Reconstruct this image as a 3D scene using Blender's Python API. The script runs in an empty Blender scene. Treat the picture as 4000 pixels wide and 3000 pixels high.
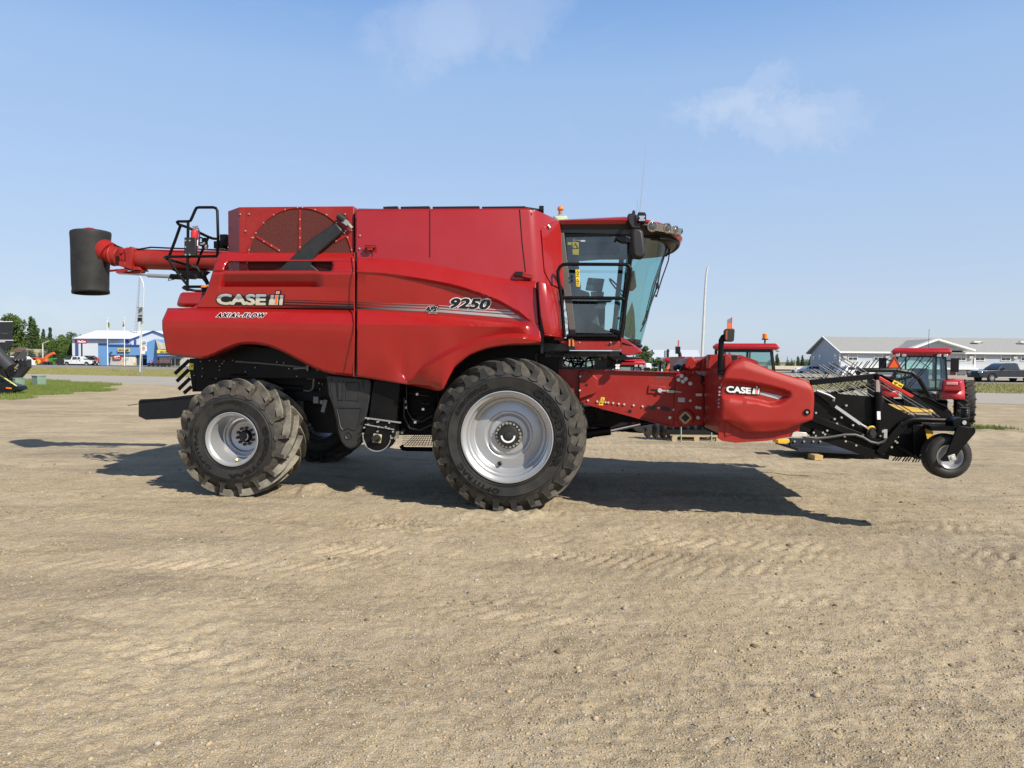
import bpy, math, random
import numpy as np
from mathutils import Vector, Matrix
R = math.radians
random.seed(7)
rng = np.random.default_rng(11)
scene = bpy.context.scene
COL = scene.collection

# ------------------------------------------------------------------ camera
F = 2770.0            # focal length in pixels of a 4000 x 3000 frame
CAMH = 1.91
PITCH = math.atan(97 / F)
ROLL = R(0.5)
CAM = Vector((0, 0, CAMH))
fw = Vector((0, math.cos(PITCH), -math.sin(PITCH)))
up0 = Vector((0, math.sin(PITCH), math.cos(PITCH)))
rt0 = Vector((1, 0, 0))
rt = rt0 * math.cos(ROLL) + up0 * math.sin(ROLL)
upv = up0 * math.cos(ROLL) - rt0 * math.sin(ROLL)
cam_data = bpy.data.cameras.new('camera')
cam = bpy.data.objects.new('camera', cam_data)
COL.objects.link(cam)
cam.matrix_world = Matrix(((rt.x, upv.x, -fw.x, CAM.x), (rt.y, upv.y, -fw.y, CAM.y), (rt.z, upv.z, -fw.z, CAM.z), (0, 0, 0, 1)))
cam_data.sensor_width = 36
cam_data.lens = F / 4000 * 36
cam_data.clip_end = 6000
scene.camera = cam

# ------------------------------------------------------------------ sky and sun
SUNV = Vector((0.90, -0.88, 1.0)).normalized()      # towards the sun
sun_el = math.asin(SUNV.z)
sun_az = math.atan2(SUNV.x, SUNV.y)                 # clockwise from +Y
world = bpy.data.worlds.new('World')
scene.world = world
world.use_nodes = True
nt = world.node_tree
nt.nodes.clear()
def N(tree, kind, **kw):
    n = tree.nodes.new(kind)
    for k, v in kw.items():
        if k.startswith('i_'):
            key = k[2:]
            key = int(key) if key.isdigit() else key.replace('_', ' ')
            n.inputs[key].default_value = v
        else:
            setattr(n, k, v)
    return n
def build_world():
    t = nt
    L = t.links.new
    out = N(t, 'ShaderNodeOutputWorld')
    bg = N(t, 'ShaderNodeBackground')
    bg.inputs['Strength'].default_value = 0.112
    sky = N(t, 'ShaderNodeTexSky', sky_type='NISHITA', sun_disc=False, sun_elevation=sun_el, sun_rotation=sun_az,
            altitude=600, air_density=1.0, dust_density=1.2, ozone_density=2.2)
    tc = N(t, 'ShaderNodeTexCoord')
    # thin summer cloud wisps, as a function of direction only
    sep = N(t, 'ShaderNodeSeparateXYZ')
    L(tc.outputs['Generated'], sep.inputs[0])
    addz = N(t, 'ShaderNodeMath', operation='ADD'); addz.inputs[1].default_value = 0.12
    L(sep.outputs['Z'], addz.inputs[0])
    mx = N(t, 'ShaderNodeMath', operation='MAXIMUM'); mx.inputs[1].default_value = 0.05
    L(addz.outputs[0], mx.inputs[0])
    dv = N(t, 'ShaderNodeVectorMath', operation='DIVIDE')
    cmb = N(t, 'ShaderNodeCombineXYZ')
    for i in range(3): L(mx.outputs[0], cmb.inputs[i])
    L(tc.outputs['Generated'], dv.inputs[0]); L(cmb.outputs[0], dv.inputs[1])
    def wisp(px, py, wx, wy, amt, rotdeg=0.0, seed=0.0):
        # a cloud patch about one direction of the sky, broken up by noise
        d = (fw + rt * ((px - 2000) / F) + upv * ((1500 - py) / F)).normalized()
        az, el = math.atan2(d.x, d.y), math.asin(d.z)
        sx = d.cross(Vector((0, 0, 1))).normalized(); sy = sx.cross(d).normalized()
        if sy.z < 0: sy = -sy
        c, s = math.cos(R(rotdeg)), math.sin(R(rotdeg))
        ax = (sx * c + sy * s) / (wx / F); ay = (sy * c - sx * s) / (wy / F)
        a = N(t, 'ShaderNodeVectorMath', operation='DOT_PRODUCT'); a.inputs[1].default_value = ax
        b = N(t, 'ShaderNodeVectorMath', operation='DOT_PRODUCT'); b.inputs[1].default_value = ay
        nz0 = N(t, 'ShaderNodeTexNoise', i_Scale=8.0, i_Detail=9.0, i_Roughness=0.68)
        mp = N(t, 'ShaderNodeMapping'); mp.inputs['Location'].default_value = (seed, seed * .7, 0)
        L(tc.outputs['Generated'], mp.inputs[0]); L(mp.outputs[0], nz0.inputs['Vector'])
        wv = N(t, 'ShaderNodeVectorMath', operation='SUBTRACT'); wv.inputs[1].default_value = (.5, .5, .5)
        L(nz0.outputs['Color'], wv.inputs[0])
        ws = N(t, 'ShaderNodeVectorMath', operation='SCALE'); ws.inputs['Scale'].default_value = 0.20
        L(wv.outputs[0], ws.inputs[0])
        pv = N(t, 'ShaderNodeVectorMath', operation='ADD')
        L(tc.outputs['Generated'], pv.inputs[0]); L(ws.outputs[0], pv.inputs[1])
        L(pv.outputs[0], a.inputs[0]); L(pv.outputs[0], b.inputs[0])
        a2 = N(t, 'ShaderNodeMath', operation='POWER'); a2.inputs[1].default_value = 2
        b2 = N(t, 'ShaderNodeMath', operation='POWER'); b2.inputs[1].default_value = 2
        aa = N(t, 'ShaderNodeMath', operation='ABSOLUTE'); bb = N(t, 'ShaderNodeMath', operation='ABSOLUTE')
        oa = N(t, 'ShaderNodeMath', operation='SUBTRACT'); oa.inputs[1].default_value = d.dot(ax)
        ob = N(t, 'ShaderNodeMath', operation='SUBTRACT'); ob.inputs[1].default_value = d.dot(ay)
        L(a.outputs['Value'], oa.inputs[0]); L(b.outputs['Value'], ob.inputs[0])
        L(oa.outputs[0], aa.inputs[0]); L(ob.outputs[0], bb.inputs[0])
        L(aa.outputs[0], a2.inputs[0]); L(bb.outputs[0], b2.inputs[0])
        sm = N(t, 'ShaderNodeMath', operation='ADD'); L(a2.outputs[0], sm.inputs[0]); L(b2.outputs[0], sm.inputs[1])
        mr = N(t, 'ShaderNodeMapRange', interpolation_type='SMOOTHSTEP')
        mr.inputs['From Min'].default_value = 1.0; mr.inputs['From Max'].default_value = 0.0
        mr.inputs['To Min'].default_value = 0.0; mr.inputs['To Max'].default_value = amt
        L(sm.outputs[0], mr.inputs['Value'])
        fwd = N(t, 'ShaderNodeVectorMath', operation='DOT_PRODUCT'); fwd.inputs[1].default_value = d
        L(tc.outputs['Generated'], fwd.inputs[0])
        gt = N(t, 'ShaderNodeMath', operation='GREATER_THAN'); gt.inputs[1].default_value = 0.3
        L(fwd.outputs['Value'], gt.inputs[0])
        ml = N(t, 'ShaderNodeMath', operation='MULTIPLY'); L(mr.outputs[0], ml.inputs[0]); L(gt.outputs[0], ml.inputs[1])
        return ml
    parts = [wisp(2930, 480, 360, 90, .20, -6, 1.3), wisp(2880, 420, 260, 75, .18, 28, 4.1), wisp(1830, 60, 420, 190, .22, 20, 2.2),
             wisp(1700, 180, 130, 260, .08, -15, 8.0), wisp(220, 1215, 260, 50, .12, 0, 5.5), wisp(3250, 480, 200, 100, .16, -8, 6.5)]
    nz = N(t, 'ShaderNodeTexNoise', i_Scale=2.2, i_Detail=7.0, i_Roughness=0.62, i_Distortion=0.8)
    L(dv.outputs[0], nz.inputs['Vector'])
    mr = N(t, 'ShaderNodeMapRange', interpolation_type='SMOOTHSTEP')
    mr.inputs['From Min'].default_value = 0.56; mr.inputs['From Max'].default_value = 0.95
    mr.inputs['To Max'].default_value = 0.22
    L(nz.outputs['Fac'], mr.inputs['Value'])
    tot = mr.outputs[0]
    for p in parts:
        ad = N(t, 'ShaderNodeMath', operation='ADD'); L(tot, ad.inputs[0]); L(p.outputs[0], ad.inputs[1]); tot = ad.outputs[0]
    cl = N(t, 'ShaderNodeMath', operation='MINIMUM'); cl.inputs[1].default_value = 0.75
    L(tot, cl.inputs[0])
    # summer smoke haze lightens the lower sky
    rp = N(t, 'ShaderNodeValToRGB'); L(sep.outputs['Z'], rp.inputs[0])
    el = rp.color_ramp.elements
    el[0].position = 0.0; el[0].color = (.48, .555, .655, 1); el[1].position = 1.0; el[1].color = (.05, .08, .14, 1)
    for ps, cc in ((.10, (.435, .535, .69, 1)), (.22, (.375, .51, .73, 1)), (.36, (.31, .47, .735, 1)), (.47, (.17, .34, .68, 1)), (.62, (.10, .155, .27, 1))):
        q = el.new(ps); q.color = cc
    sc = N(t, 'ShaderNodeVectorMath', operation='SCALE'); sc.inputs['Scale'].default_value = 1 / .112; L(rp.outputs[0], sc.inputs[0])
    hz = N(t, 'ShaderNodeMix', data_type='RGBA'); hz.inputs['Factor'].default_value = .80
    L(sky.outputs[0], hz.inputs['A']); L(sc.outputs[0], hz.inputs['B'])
    mix = N(t, 'ShaderNodeMix', data_type='RGBA')
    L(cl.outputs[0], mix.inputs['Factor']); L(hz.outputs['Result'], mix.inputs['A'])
    mix.inputs['B'].default_value = (5.6, 6.0, 6.9, 1)
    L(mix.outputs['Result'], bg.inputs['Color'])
    L(bg.outputs[0], out.inputs[0])
build_world()
sun_d = bpy.data.lights.new('sun', 'SUN')
sun_d.energy = 5.0
sun_d.angle = R(0.55)
sun_d.color = (1.0, 0.93, 0.81)
sun = bpy.data.objects.new('sun', sun_d)
COL.objects.link(sun)
sun.rotation_euler = (-SUNV).to_track_quat('-Z', 'Y').to_euler()
sun.location = SUNV * 60
scene.view_settings.view_transform = 'Standard'
scene.view_settings.look = 'None'
scene.view_settings.exposure = 0.30
scene.view_settings.gamma = 1
scene.cycles.max_bounces = 8
scene.cycles.transparent_max_bounces = 16
scene.cycles.caustics_reflective = False
scene.cycles.caustics_refractive = False

# ------------------------------------------------------------------ pixel rays of the survey
def ray(px, py):
    return fw + rt * ((px - 2000) / F) + upv * ((1500 - py) / F)
def W(px, py, Y):
    d = ray(px, py)
    return CAM + d * (Y / d.y)
def G(px, py, z=0.0):
    d = ray(px, py)
    return CAM + d * ((z - CAM.z) / d.z)
YAW = R(4.5)
ORG = Vector((0.074, 10.445, 0.0))
RM = Matrix.Rotation(-YAW, 3, 'Z')
RMT = RM.transposed()
CAML = RMT @ (CAM - ORG)
def L(px, py, w):
    d = RMT @ ray(px, py)
    return CAML + d * ((w - CAML.y) / d.y)
def Lpl(px, py, p0, n):
    d = RMT @ ray(px, py)
    return CAML + d * ((p0 - CAML).dot(n) / d.dot(n))

# ------------------------------------------------------------------ materials
MATS = {}
def mat(name, col, rough=0.6, metal=0.0, coat=0.0, var=0.12, vscale=6.0, bump=0.0, bscale=60.0, spec=0.5, col2=None, dust=0.0, stretch=None, alpha=None, coatr=0.05, dustcol=(.36, .30, .22)):
    if name in MATS: return MATS[name]
    m = bpy.data.materials.new(name); m.use_nodes = True
    t = m.node_tree; b = t.nodes['Principled BSDF']; lk = t.links.new
    b.inputs['Roughness'].default_value = rough
    b.inputs['Metallic'].default_value = metal
    b.inputs['Coat Weight'].default_value = coat
    b.inputs['Coat Roughness'].default_value = coatr
    b.inputs['Specular IOR Level'].default_value = spec
    tc = N(t, 'ShaderNodeTexCoord')
    vec = tc.outputs['Object']
    if stretch:
        mp = N(t, 'ShaderNodeMapping'); mp.inputs['Scale'].default_value = stretch
        lk(vec, mp.inputs[0]); vec = mp.outputs[0]
    nz = N(t, 'ShaderNodeTexNoise', i_Scale=vscale, i_Detail=5.0, i_Roughness=0.6)
    lk(vec, nz.inputs['Vector'])
    mr = N(t, 'ShaderNodeMapRange'); mr.inputs['From Min'].default_value = .25; mr.inputs['From Max'].default_value = .75
    lk(nz.outputs['Fac'], mr.inputs['Value'])
    mx = N(t, 'ShaderNodeMix', data_type='RGBA')
    lk(mr.outputs[0], mx.inputs['Factor'])
    c = Vector(col)
    c2 = Vector(col2) if col2 else c * (1 + var)
    c1 = c if col2 else c * (1 - var)
    mx.inputs['A'].default_value = (*c1, 1); mx.inputs['B'].default_value = (*c2, 1)
    res = mx.outputs['Result']
    if dust:
        nd = N(t, 'ShaderNodeTexNoise', i_Scale=3.1, i_Detail=8.0, i_Roughness=0.7)
        lk(tc.outputs['Object'], nd.inputs['Vector'])
        md = N(t, 'ShaderNodeMapRange'); md.inputs['From Min'].default_value = .42; md.inputs['From Max'].default_value = .72; md.inputs['To Max'].default_value = dust
        lk(nd.outputs['Fac'], md.inputs['Value'])
        m2 = N(t, 'ShaderNodeMix', data_type='RGBA'); lk(md.outputs[0], m2.inputs['Factor']); lk(res, m2.inputs['A'])
        m2.inputs['B'].default_value = (*dustcol, 1)
        res = m2.outputs['Result']
        mrr = N(t, 'ShaderNodeMapRange'); mrr.inputs['To Min'].default_value = rough; mrr.inputs['To Max'].default_value = .8
        lk(md.outputs[0], mrr.inputs['Value']); lk(mrr.outputs[0], b.inputs['Roughness'])
    lk(res, b.inputs['Base Color'])
    if bump:
        nb = N(t, 'ShaderNodeTexNoise', i_Scale=bscale, i_Detail=4.0)
        lk(tc.outputs['Object'], nb.inputs['Vector'])
        bp = N(t, 'ShaderNodeBump', i_Strength=1.0, i_Distance=bump)
        lk(nb.outputs['Fac'], bp.inputs['Height']); lk(bp.outputs[0], b.inputs['Normal'])
    MATS[name] = m
    return m
RED = mat('red_paint', (.31, .0105, .0105), .28, coat=.6, var=.04, vscale=1.5, bump=.0025, bscale=1.3, dust=.02, spec=.35, coatr=.06)
RED2 = mat('red_paint_frame', (.29, .012, .009), .45, coat=.10, var=.08, vscale=4, bump=.001, bscale=30, dust=.07, spec=.35)
REDP = mat('red_plastic', (.33, .016, .012), .50, coat=.0, var=.07, vscale=3, bump=.0006, bscale=350, dust=.04, spec=.35)
REDD = mat('dark_red', (.10, .006, .007), .45, coat=.2, var=.1)
BLK = mat('black_paint', (.0045, .0045, .005), .38, var=.2, bump=.0008, bscale=20, dust=.015, spec=.16)
BLKP = mat('black_plastic', (.013, .014, .016), .48, var=.2, bump=.0006, bscale=250, dust=.05)
DARK = mat('dark_interior', (.004, .004, .0045), .75, var=.3, dust=.02, spec=.15)
RUB = mat('tyre_rubber', (.019, .019, .019), .58, var=.2, vscale=9, bump=.001, bscale=90, dust=.07, spec=.35)
LUG = mat('tyre_tread_dusty', (.050, .046, .041), .8, var=.3, vscale=12, bump=.003, bscale=60, dust=.6, spec=.15, dustcol=(.15, .135, .11))
LUG2 = mat('tyre_bar_dusty', (.13, .12, .10), .85, var=.3, vscale=12, bump=.003, bscale=60, dust=.9, spec=.15, dustcol=(.34, .31, .25))
LETR = mat('tyre_lettering', (.004, .004, .004), .35, var=.1)
RIMM = mat('silver_rim', (.47, .48, .50), .33, metal=.55, var=.05, bump=.0006, bscale=90, dust=.12)
CHR = mat('chrome', (.75, .76, .78), .15, metal=1, var=.04)
ZINC = mat('zinc_bolt', (.60, .58, .50), .35, metal=.8, var=.1)
GREY = mat('grey_metal', (.28, .29, .30), .5, metal=.3, var=.1)
WHT = mat('white_paint', (.75, .75, .74), .5, var=.04)
YEL = mat('yellow_paint', (.72, .42, .03), .5, var=.08, dust=.1)
YELS = mat('yellow_sticker', (.80, .60, .04), .45, var=.04)
SIL = mat('silver_vinyl', (.50, .52, .54), .35, metal=.3, var=.06)
CREAM = mat('cream_vinyl', (.62, .60, .52), .35, metal=.25, var=.05)
SBLK = mat('black_vinyl', (.006, .006, .007), .35, var=.05)
WVIN = mat('white_vinyl', (.80, .80, .80), .4, var=.02)
ORNG = mat('orange_lens', (.85, .22, .02), .25, var=.05)
ORED = mat('reflective_orange_red', (1.0, .15, .03), .4, var=.03)
MAROON = mat('maroon_edge', (.16, .012, .012), .5)
WOOD = mat('pallet_wood', (.42, .33, .21), .85, var=.2, vscale=8, stretch=(1, 8, 8))
SCREEN = mat('screen_mesh', (.10, .026, .022), .75, var=.75, vscale=85, bump=.002, bscale=200, spec=.2)
SPOUT = mat('spout_rubber', (.011, .012, .0125), .68, var=.25, vscale=4, bump=.006, bscale=3, dust=.05)
LENS = mat('lamp_lens', (.55, .56, .58), .15, metal=.5, var=.15, vscale=60)
DGLASS = mat('dark_glass', (.03, .04, .045), .08, spec=.6, var=.1)
def glass(name, tint, gloss=.10, gcol=(1, 1, 1)):
    m = bpy.data.materials.new(name); m.use_nodes = True; t = m.node_tree; t.nodes.clear(); lk = t.links.new
    o = N(t, 'ShaderNodeOutputMaterial'); tr = N(t, 'ShaderNodeBsdfTransparent'); gl = N(t, 'ShaderNodeBsdfGlossy')
    tr.inputs[0].default_value = (*tint, 1); gl.inputs[0].default_value = (*gcol, 1); gl.inputs['Roughness'].default_value = .03
    nz = N(t, 'ShaderNodeTexNoise', i_Scale=2.5, i_Detail=3.0)
    fr = N(t, 'ShaderNodeFresnel', i_IOR=1.45)
    ad = N(t, 'ShaderNodeMath', operation='ADD'); ad.inputs[0].default_value = .05
    ms = N(t, 'ShaderNodeMath', operation='MULTIPLY'); ms.inputs[1].default_value = gloss; lk(nz.outputs['Fac'], ms.inputs[0]); lk(ms.outputs[0], ad.inputs[1])
    mx = N(t, 'ShaderNodeMixShader'); lk(ad.outputs[0], mx.inputs[0]); lk(tr.outputs[0], mx.inputs[1]); lk(gl.outputs[0], mx.inputs[2])
    lk(mx.outputs[0], o.inputs[0]); MATS[name] = m
    return m
GLASS = glass('tinted_cab_glass', (.55, .80, .79), .14)
GLASS2 = glass('green_window_glass', (.62, .82, .78), .15)

# ------------------------------------------------------------------ mesh builder
def ortho(d):
    d = Vector(d).normalized()
    a = Vector((0, 0, 1)) if abs(d.z) < .9 else Vector((0, 1, 0))
    u = d.cross(a).normalized(); v = u.cross(d).normalized()
    return u, v
class MB:
    def __init__(s): s.v = []; s.f = []; s.mi = []; s.cur = 0
    def add(s, vs, fs):
        o = len(s.v); s.v.extend([tuple(p) for p in vs])
        for f in fs: s.f.append(tuple(i + o for i in f)); s.mi.append(s.cur)
        return s
    def box(s, x0, x1, y0, y1, z0, z1):
        v = [(x, y, z) for x in (x0, x1) for y in (y0, y1) for z in (z0, z1)]
        return s.add(v, [(0, 1, 3, 2), (4, 6, 7, 5), (0, 4, 5, 1), (2, 3, 7, 6), (0, 2, 6, 4), (1, 5, 7, 3)])
    def obox(s, c, sx, sy, sz, m=None):
        m = m or Matrix.Identity(3); c = Vector(c)
        v = [c + m @ Vector((x * sx / 2, y * sy / 2, z * sz / 2)) for x in (-1, 1) for y in (-1, 1) for z in (-1, 1)]
        return s.add(v, [(0, 1, 3, 2), (4, 6, 7, 5), (0, 4, 5, 1), (2, 3, 7, 6), (0, 2, 6, 4), (1, 5, 7, 3)])
    def bar(s, p, q, a, b=None, upd=None):
        # a rectangular bar from p to q, a across, b thick
        p, q = Vector(p), Vector(q); b = b or a
        d = (q - p).normalized()
        u = Vector(upd) if upd else Vector((0, 1, 0))
        if abs(d.dot(u)) > .95: u = Vector((0, 0, 1))
        v = d.cross(u).normalized(); u = v.cross(d).normalized()
        vs = [e + v * (i * a / 2) + u * (j * b / 2) for e in (p, q) for i, j in ((-1, -1), (1, -1), (1, 1), (-1, 1))]
        return s.add(vs, [(3, 2, 1, 0), (4, 5, 6, 7)] + [(k, (k + 1) % 4, 4 + (k + 1) % 4, 4 + k) for k in range(4)])
    def tube(s, pts, r, n=8, closed=False, r2=None):
        pts = [Vector(p) for p in pts]; m = len(pts); o = []; u = None
        for i, p in enumerate(pts):
            a = pts[i - 1] if (i or closed) else p
            b = pts[(i + 1) % m] if (i < m - 1 or closed) else p
            d = ((b - p).normalized() + (p - a).normalized())
            if d.length < 1e-6: d = b - a
            d.normalize()
            if u is None: u = ortho(d)[0]
            u = (u - d * u.dot(d)).normalized(); v = d.cross(u)
            rr = r if r2 is None else r + (r2 - r) * i / (m - 1)
            for k in range(n):
                t = 2 * math.pi * k / n
                o.append(p + (u * math.cos(t) + v * math.sin(t)) * rr)
        fs = []
        for i in range(m if closed else m - 1):
            j = (i + 1) % m
            for k in range(n): fs.append((i * n + k, i * n + (k + 1) % n, j * n + (k + 1) % n, j * n + k))
        if not closed: fs += [tuple(range(n))[::-1], tuple((m - 1) * n + k for k in range(n))]
        return s.add(o, fs)
    def cyl(s, p, q, r, n=16, r2=None): return s.tube([p, q], r, n, r2=r2)
    def prism(s, poly, y0, y1):
        # poly of (x, z) extruded along y
        n = len(poly)
        ar = sum(poly[i][0] * poly[(i + 1) % n][1] - poly[(i + 1) % n][0] * poly[i][1] for i in range(n))
        if ar < 0: poly = poly[::-1]
        v = [(x, y0, z) for x, z in poly] + [(x, y1, z) for x, z in poly]
        return s.add(v, [tuple(range(n)), tuple(range(n, 2 * n))[::-1]] + [(i, n + i, n + (i + 1) % n, (i + 1) % n) for i in range(n)])
    def ppx(s, pts, w0, w1, dw=None):
        # polygon traced at lateral plane w0 and given thickness to w1
        return s.prism([(p.x, p.z) for p in (L(a, b, w0) for a, b in pts)], w0, w1)
    def plan(s, poly, z0, z1):
        n = len(poly)
        ar = sum(poly[i][0] * poly[(i + 1) % n][1] - poly[(i + 1) % n][0] * poly[i][1] for i in range(n))
        if ar < 0: poly = poly[::-1]
        v = [(x, y, z0) for x, y in poly] + [(x, y, z1) for x, y in poly]
        return s.add(v, [tuple(range(n))[::-1], tuple(range(n, 2 * n))] + [(i, (i + 1) % n, n + (i + 1) % n, n + i) for i in range(n)])
    def loft(s, rings, closed=True, cap0=True, cap1=True):
        n = len(rings[0]); v = [p for r in rings for p in r]; fs = []
        for i in range(len(rings) - 1):
            for k in range(n if closed else n - 1):
                a, b = i * n + k, i * n + (k + 1) % n
                fs.append((a, b, b + n, a + n))
        if cap0: fs.append(tuple(range(n))[::-1])
        if cap1: fs.append(tuple((len(rings) - 1) * n + k for k in range(n)))
        return s.add(v, fs)
    def lathe(s, prof, c, axis=(0, 1, 0), n=48, cap=False):
        # prof of (radius, distance along axis)
        a = Vector(axis).normalized(); u, v = ortho(a); c = Vector(c); o = []
        for r, h in prof:
            for k in range(n):
                t = 2 * math.pi * k / n
                o.append(c + a * h + (u * math.cos(t) + v * math.sin(t)) * r)
        fs = [(i * n + k, (i + 1) * n + k, (i + 1) * n + (k + 1) % n, i * n + (k + 1) % n) for i in range(len(prof) - 1) for k in range(n)]
        if cap: fs += [tuple(range(n)), tuple((len(prof) - 1) * n + k for k in range(n))[::-1]]
        return s.add(o, fs)
    def ball(s, c, rx, ry=None, rz=None, n=12, m=8, mtx=None):
        ry = ry or rx; rz = rz or rx; o = []; c = Vector(c)
        for i in range(m + 1):
            t = math.pi * i / m
            for k in range(n):
                p = 2 * math.pi * k / n
                q = Vector((rx * math.sin(t) * math.cos(p), ry * math.sin(t) * math.sin(p), rz * math.cos(t)))
                if mtx: q = mtx @ q
                o.append(c + q)
        return s.add(o, [(i * n + k, (i + 1) * n + k, (i + 1) * n + (k + 1) % n, i * n + (k + 1) % n) for i in range(m) for k in range(n)])
    def build(s, name, m, parent=None, smooth=35, bevel=0, off=None, solid=0):
        me = bpy.data.meshes.new(name)
        me.from_pydata(s.v, [], s.f)
        for mm in (m if isinstance(m, (list, tuple)) else [m]): me.materials.append(mm)
        if isinstance(m, (list, tuple)): me.polygons.foreach_set('material_index', s.mi)
        me.validate(); me.update()
        if smooth:
            me.polygons.foreach_set('use_smooth', [True] * len(me.polygons))
            me.set_sharp_from_angle(angle=R(smooth))
        o = bpy.data.objects.new(name, me); COL.objects.link(o)
        if parent: o.parent = parent
        if off is None and parent is not None and 'poff' in OFFS.get(parent.name, {}): off = OFFS[parent.name]['poff']
        if off is not None: o.location = off
        if solid:
            md = o.modifiers.new('solid', 'SOLIDIFY'); md.thickness = solid; md.offset = -1
        if bevel:
            md = o.modifiers.new('bevel', 'BEVEL'); md.width = bevel; md.segments = 2; md.limit_method = 'ANGLE'; md.angle_limit = R(40)
            md.harden_normals = False
        return o
OFFS = {}
def empty(name, loc, rz=0, parent=None):
    o = bpy.data.objects.new(name, None); COL.objects.link(o); o.location = loc; o.rotation_euler = (0, 0, rz)
    o.empty_display_size = .3
    if parent: o.parent = parent
    return o
def tag(o, label=None, cat=None, group=None, kind=None):
    if label: o['label'] = label
    if cat: o['category'] = cat
    if group: o['group'] = group
    if kind: o['kind'] = kind
    return o
def lab(o, label): o['label'] = label; return o
def copy_tree(o, parent=None):
    c = o.copy(); COL.objects.link(c)
    if parent: c.parent = parent
    for ch in list(o.children): copy_tree(ch, c)
    return c
# ---- lettering
def glyphs(s, bold=0.0, shear=0.0, space=1.0, res=3):
    cu = bpy.data.curves.new('t', 'FONT'); cu.body = s; cu.size = 1; cu.offset = bold; cu.shear = shear; cu.space_character = space
    cu.resolution_u = res; cu.fill_mode = 'FRONT'; cu.dimensions = '2D'
    o = bpy.data.objects.new('t', cu); COL.objects.link(o)
    bpy.context.view_layer.update()
    me = bpy.data.meshes.new_from_object(o.evaluated_get(bpy.context.evaluated_depsgraph_get()))
    v = [(p.co.x, p.co.y) for p in me.vertices]; f = [tuple(p.vertices) for p in me.polygons]
    bpy.data.objects.remove(o); bpy.data.meshes.remove(me); bpy.data.curves.remove(cu)
    return v, f
def bbox(v):
    xs = [p[0] for p in v]; ys = [p[1] for p in v]
    return min(xs), min(ys), max(xs), max(ys)
def put_text(s, quad, place, bold=.02, outline=0, shear=0, space=1.0, base=.006):
    """lettering in the quad (tl, tr, br, bl) of 2-D coordinates; place(u, v, lift) gives 3-D; returns MB fill, MB outline"""
    v, f = glyphs(s, 0, shear, space); b = bbox(v)
    def conv(rad, lift, n):
        m = MB()
        for k in range(n + 1):
            dx, dy = (0, 0) if k == 0 else (rad * math.cos(2 * math.pi * k / n), rad * math.sin(2 * math.pi * k / n))
            out = []
            for x, y in v:
                a = (x + dx - b[0]) / (b[2] - b[0]); c = (b[3] - y - dy) / (b[3] - b[1])
                (x0, y0), (x1, y1), (x2, y2), (x3, y3) = quad
                px = (x0 * (1 - a) + x1 * a) * (1 - c) + (x3 * (1 - a) + x2 * a) * c
                py = (y0 * (1 - a) + y1 * a) * (1 - c) + (y3 * (1 - a) + y2 * a) * c
                out.append(place(px, py, lift + k * .00012))
            m.add(out, f)
        return m
    m1 = conv(bold, base + .005, 14 if bold > .015 else 0)
    m2 = conv(bold + outline, base, 14) if outline else None
    return m1, m2
def rect(x0, y0, x1, y1, dy=0, sl=0): return [(x0 + sl, y0), (x1 + sl, y0 + dy), (x1, y1 + dy), (x0, y1)]
# ================================================================== GROUND, ROADS, GRASS
def vnoise(x, y, sc, seed):
    r_ = np.random.default_rng(seed); T_ = r_.random((256, 256))
    u = x * sc + 1000.37; v = y * sc + 1000.71
    i = np.floor(u).astype(int); j = np.floor(v).astype(int); fu = u - i; fv = v - j
    fu = fu * fu * (3 - 2 * fu); fv = fv * fv * (3 - 2 * fv)
    a = T_[i % 256, j % 256]; b_ = T_[(i + 1) % 256, j % 256]; c = T_[i % 256, (j + 1) % 256]; d = T_[(i + 1) % 256, (j + 1) % 256]
    return (a * (1 - fu) + b_ * fu) * (1 - fv) + (c * (1 - fu) + d * fu) * fv - .5
def track(x, y, px, py, ang, width, pitch, depth, length):
    """chevron lug prints pressed along a straight strip"""
    c, s = math.cos(ang), math.sin(ang)
    u = (x - px) * c + (y - py) * s; v = -(x - px) * s + (y - py) * c + .12 * np.sin(u * .55)
    inside = np.clip((width / 2 - np.abs(v)) / .05, 0, 1) * np.clip((length / 2 - np.abs(u)) / .8, 0, 1)
    ph = (u + np.abs(v) * .9 + .12 * (v > 0) + .05 * vnoise(x, y, 3.0, 5)) / pitch
    w = np.cos(2 * np.pi * ph)
    lug = np.clip(w * 2.2 - .35, -.5, 1)
    patchy = np.clip(vnoise(x, y, 1.6, 77) * 3.5 + .7, .15, 1)
    return -inside * depth * (lug + .35) * patchy + inside * .0
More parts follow.
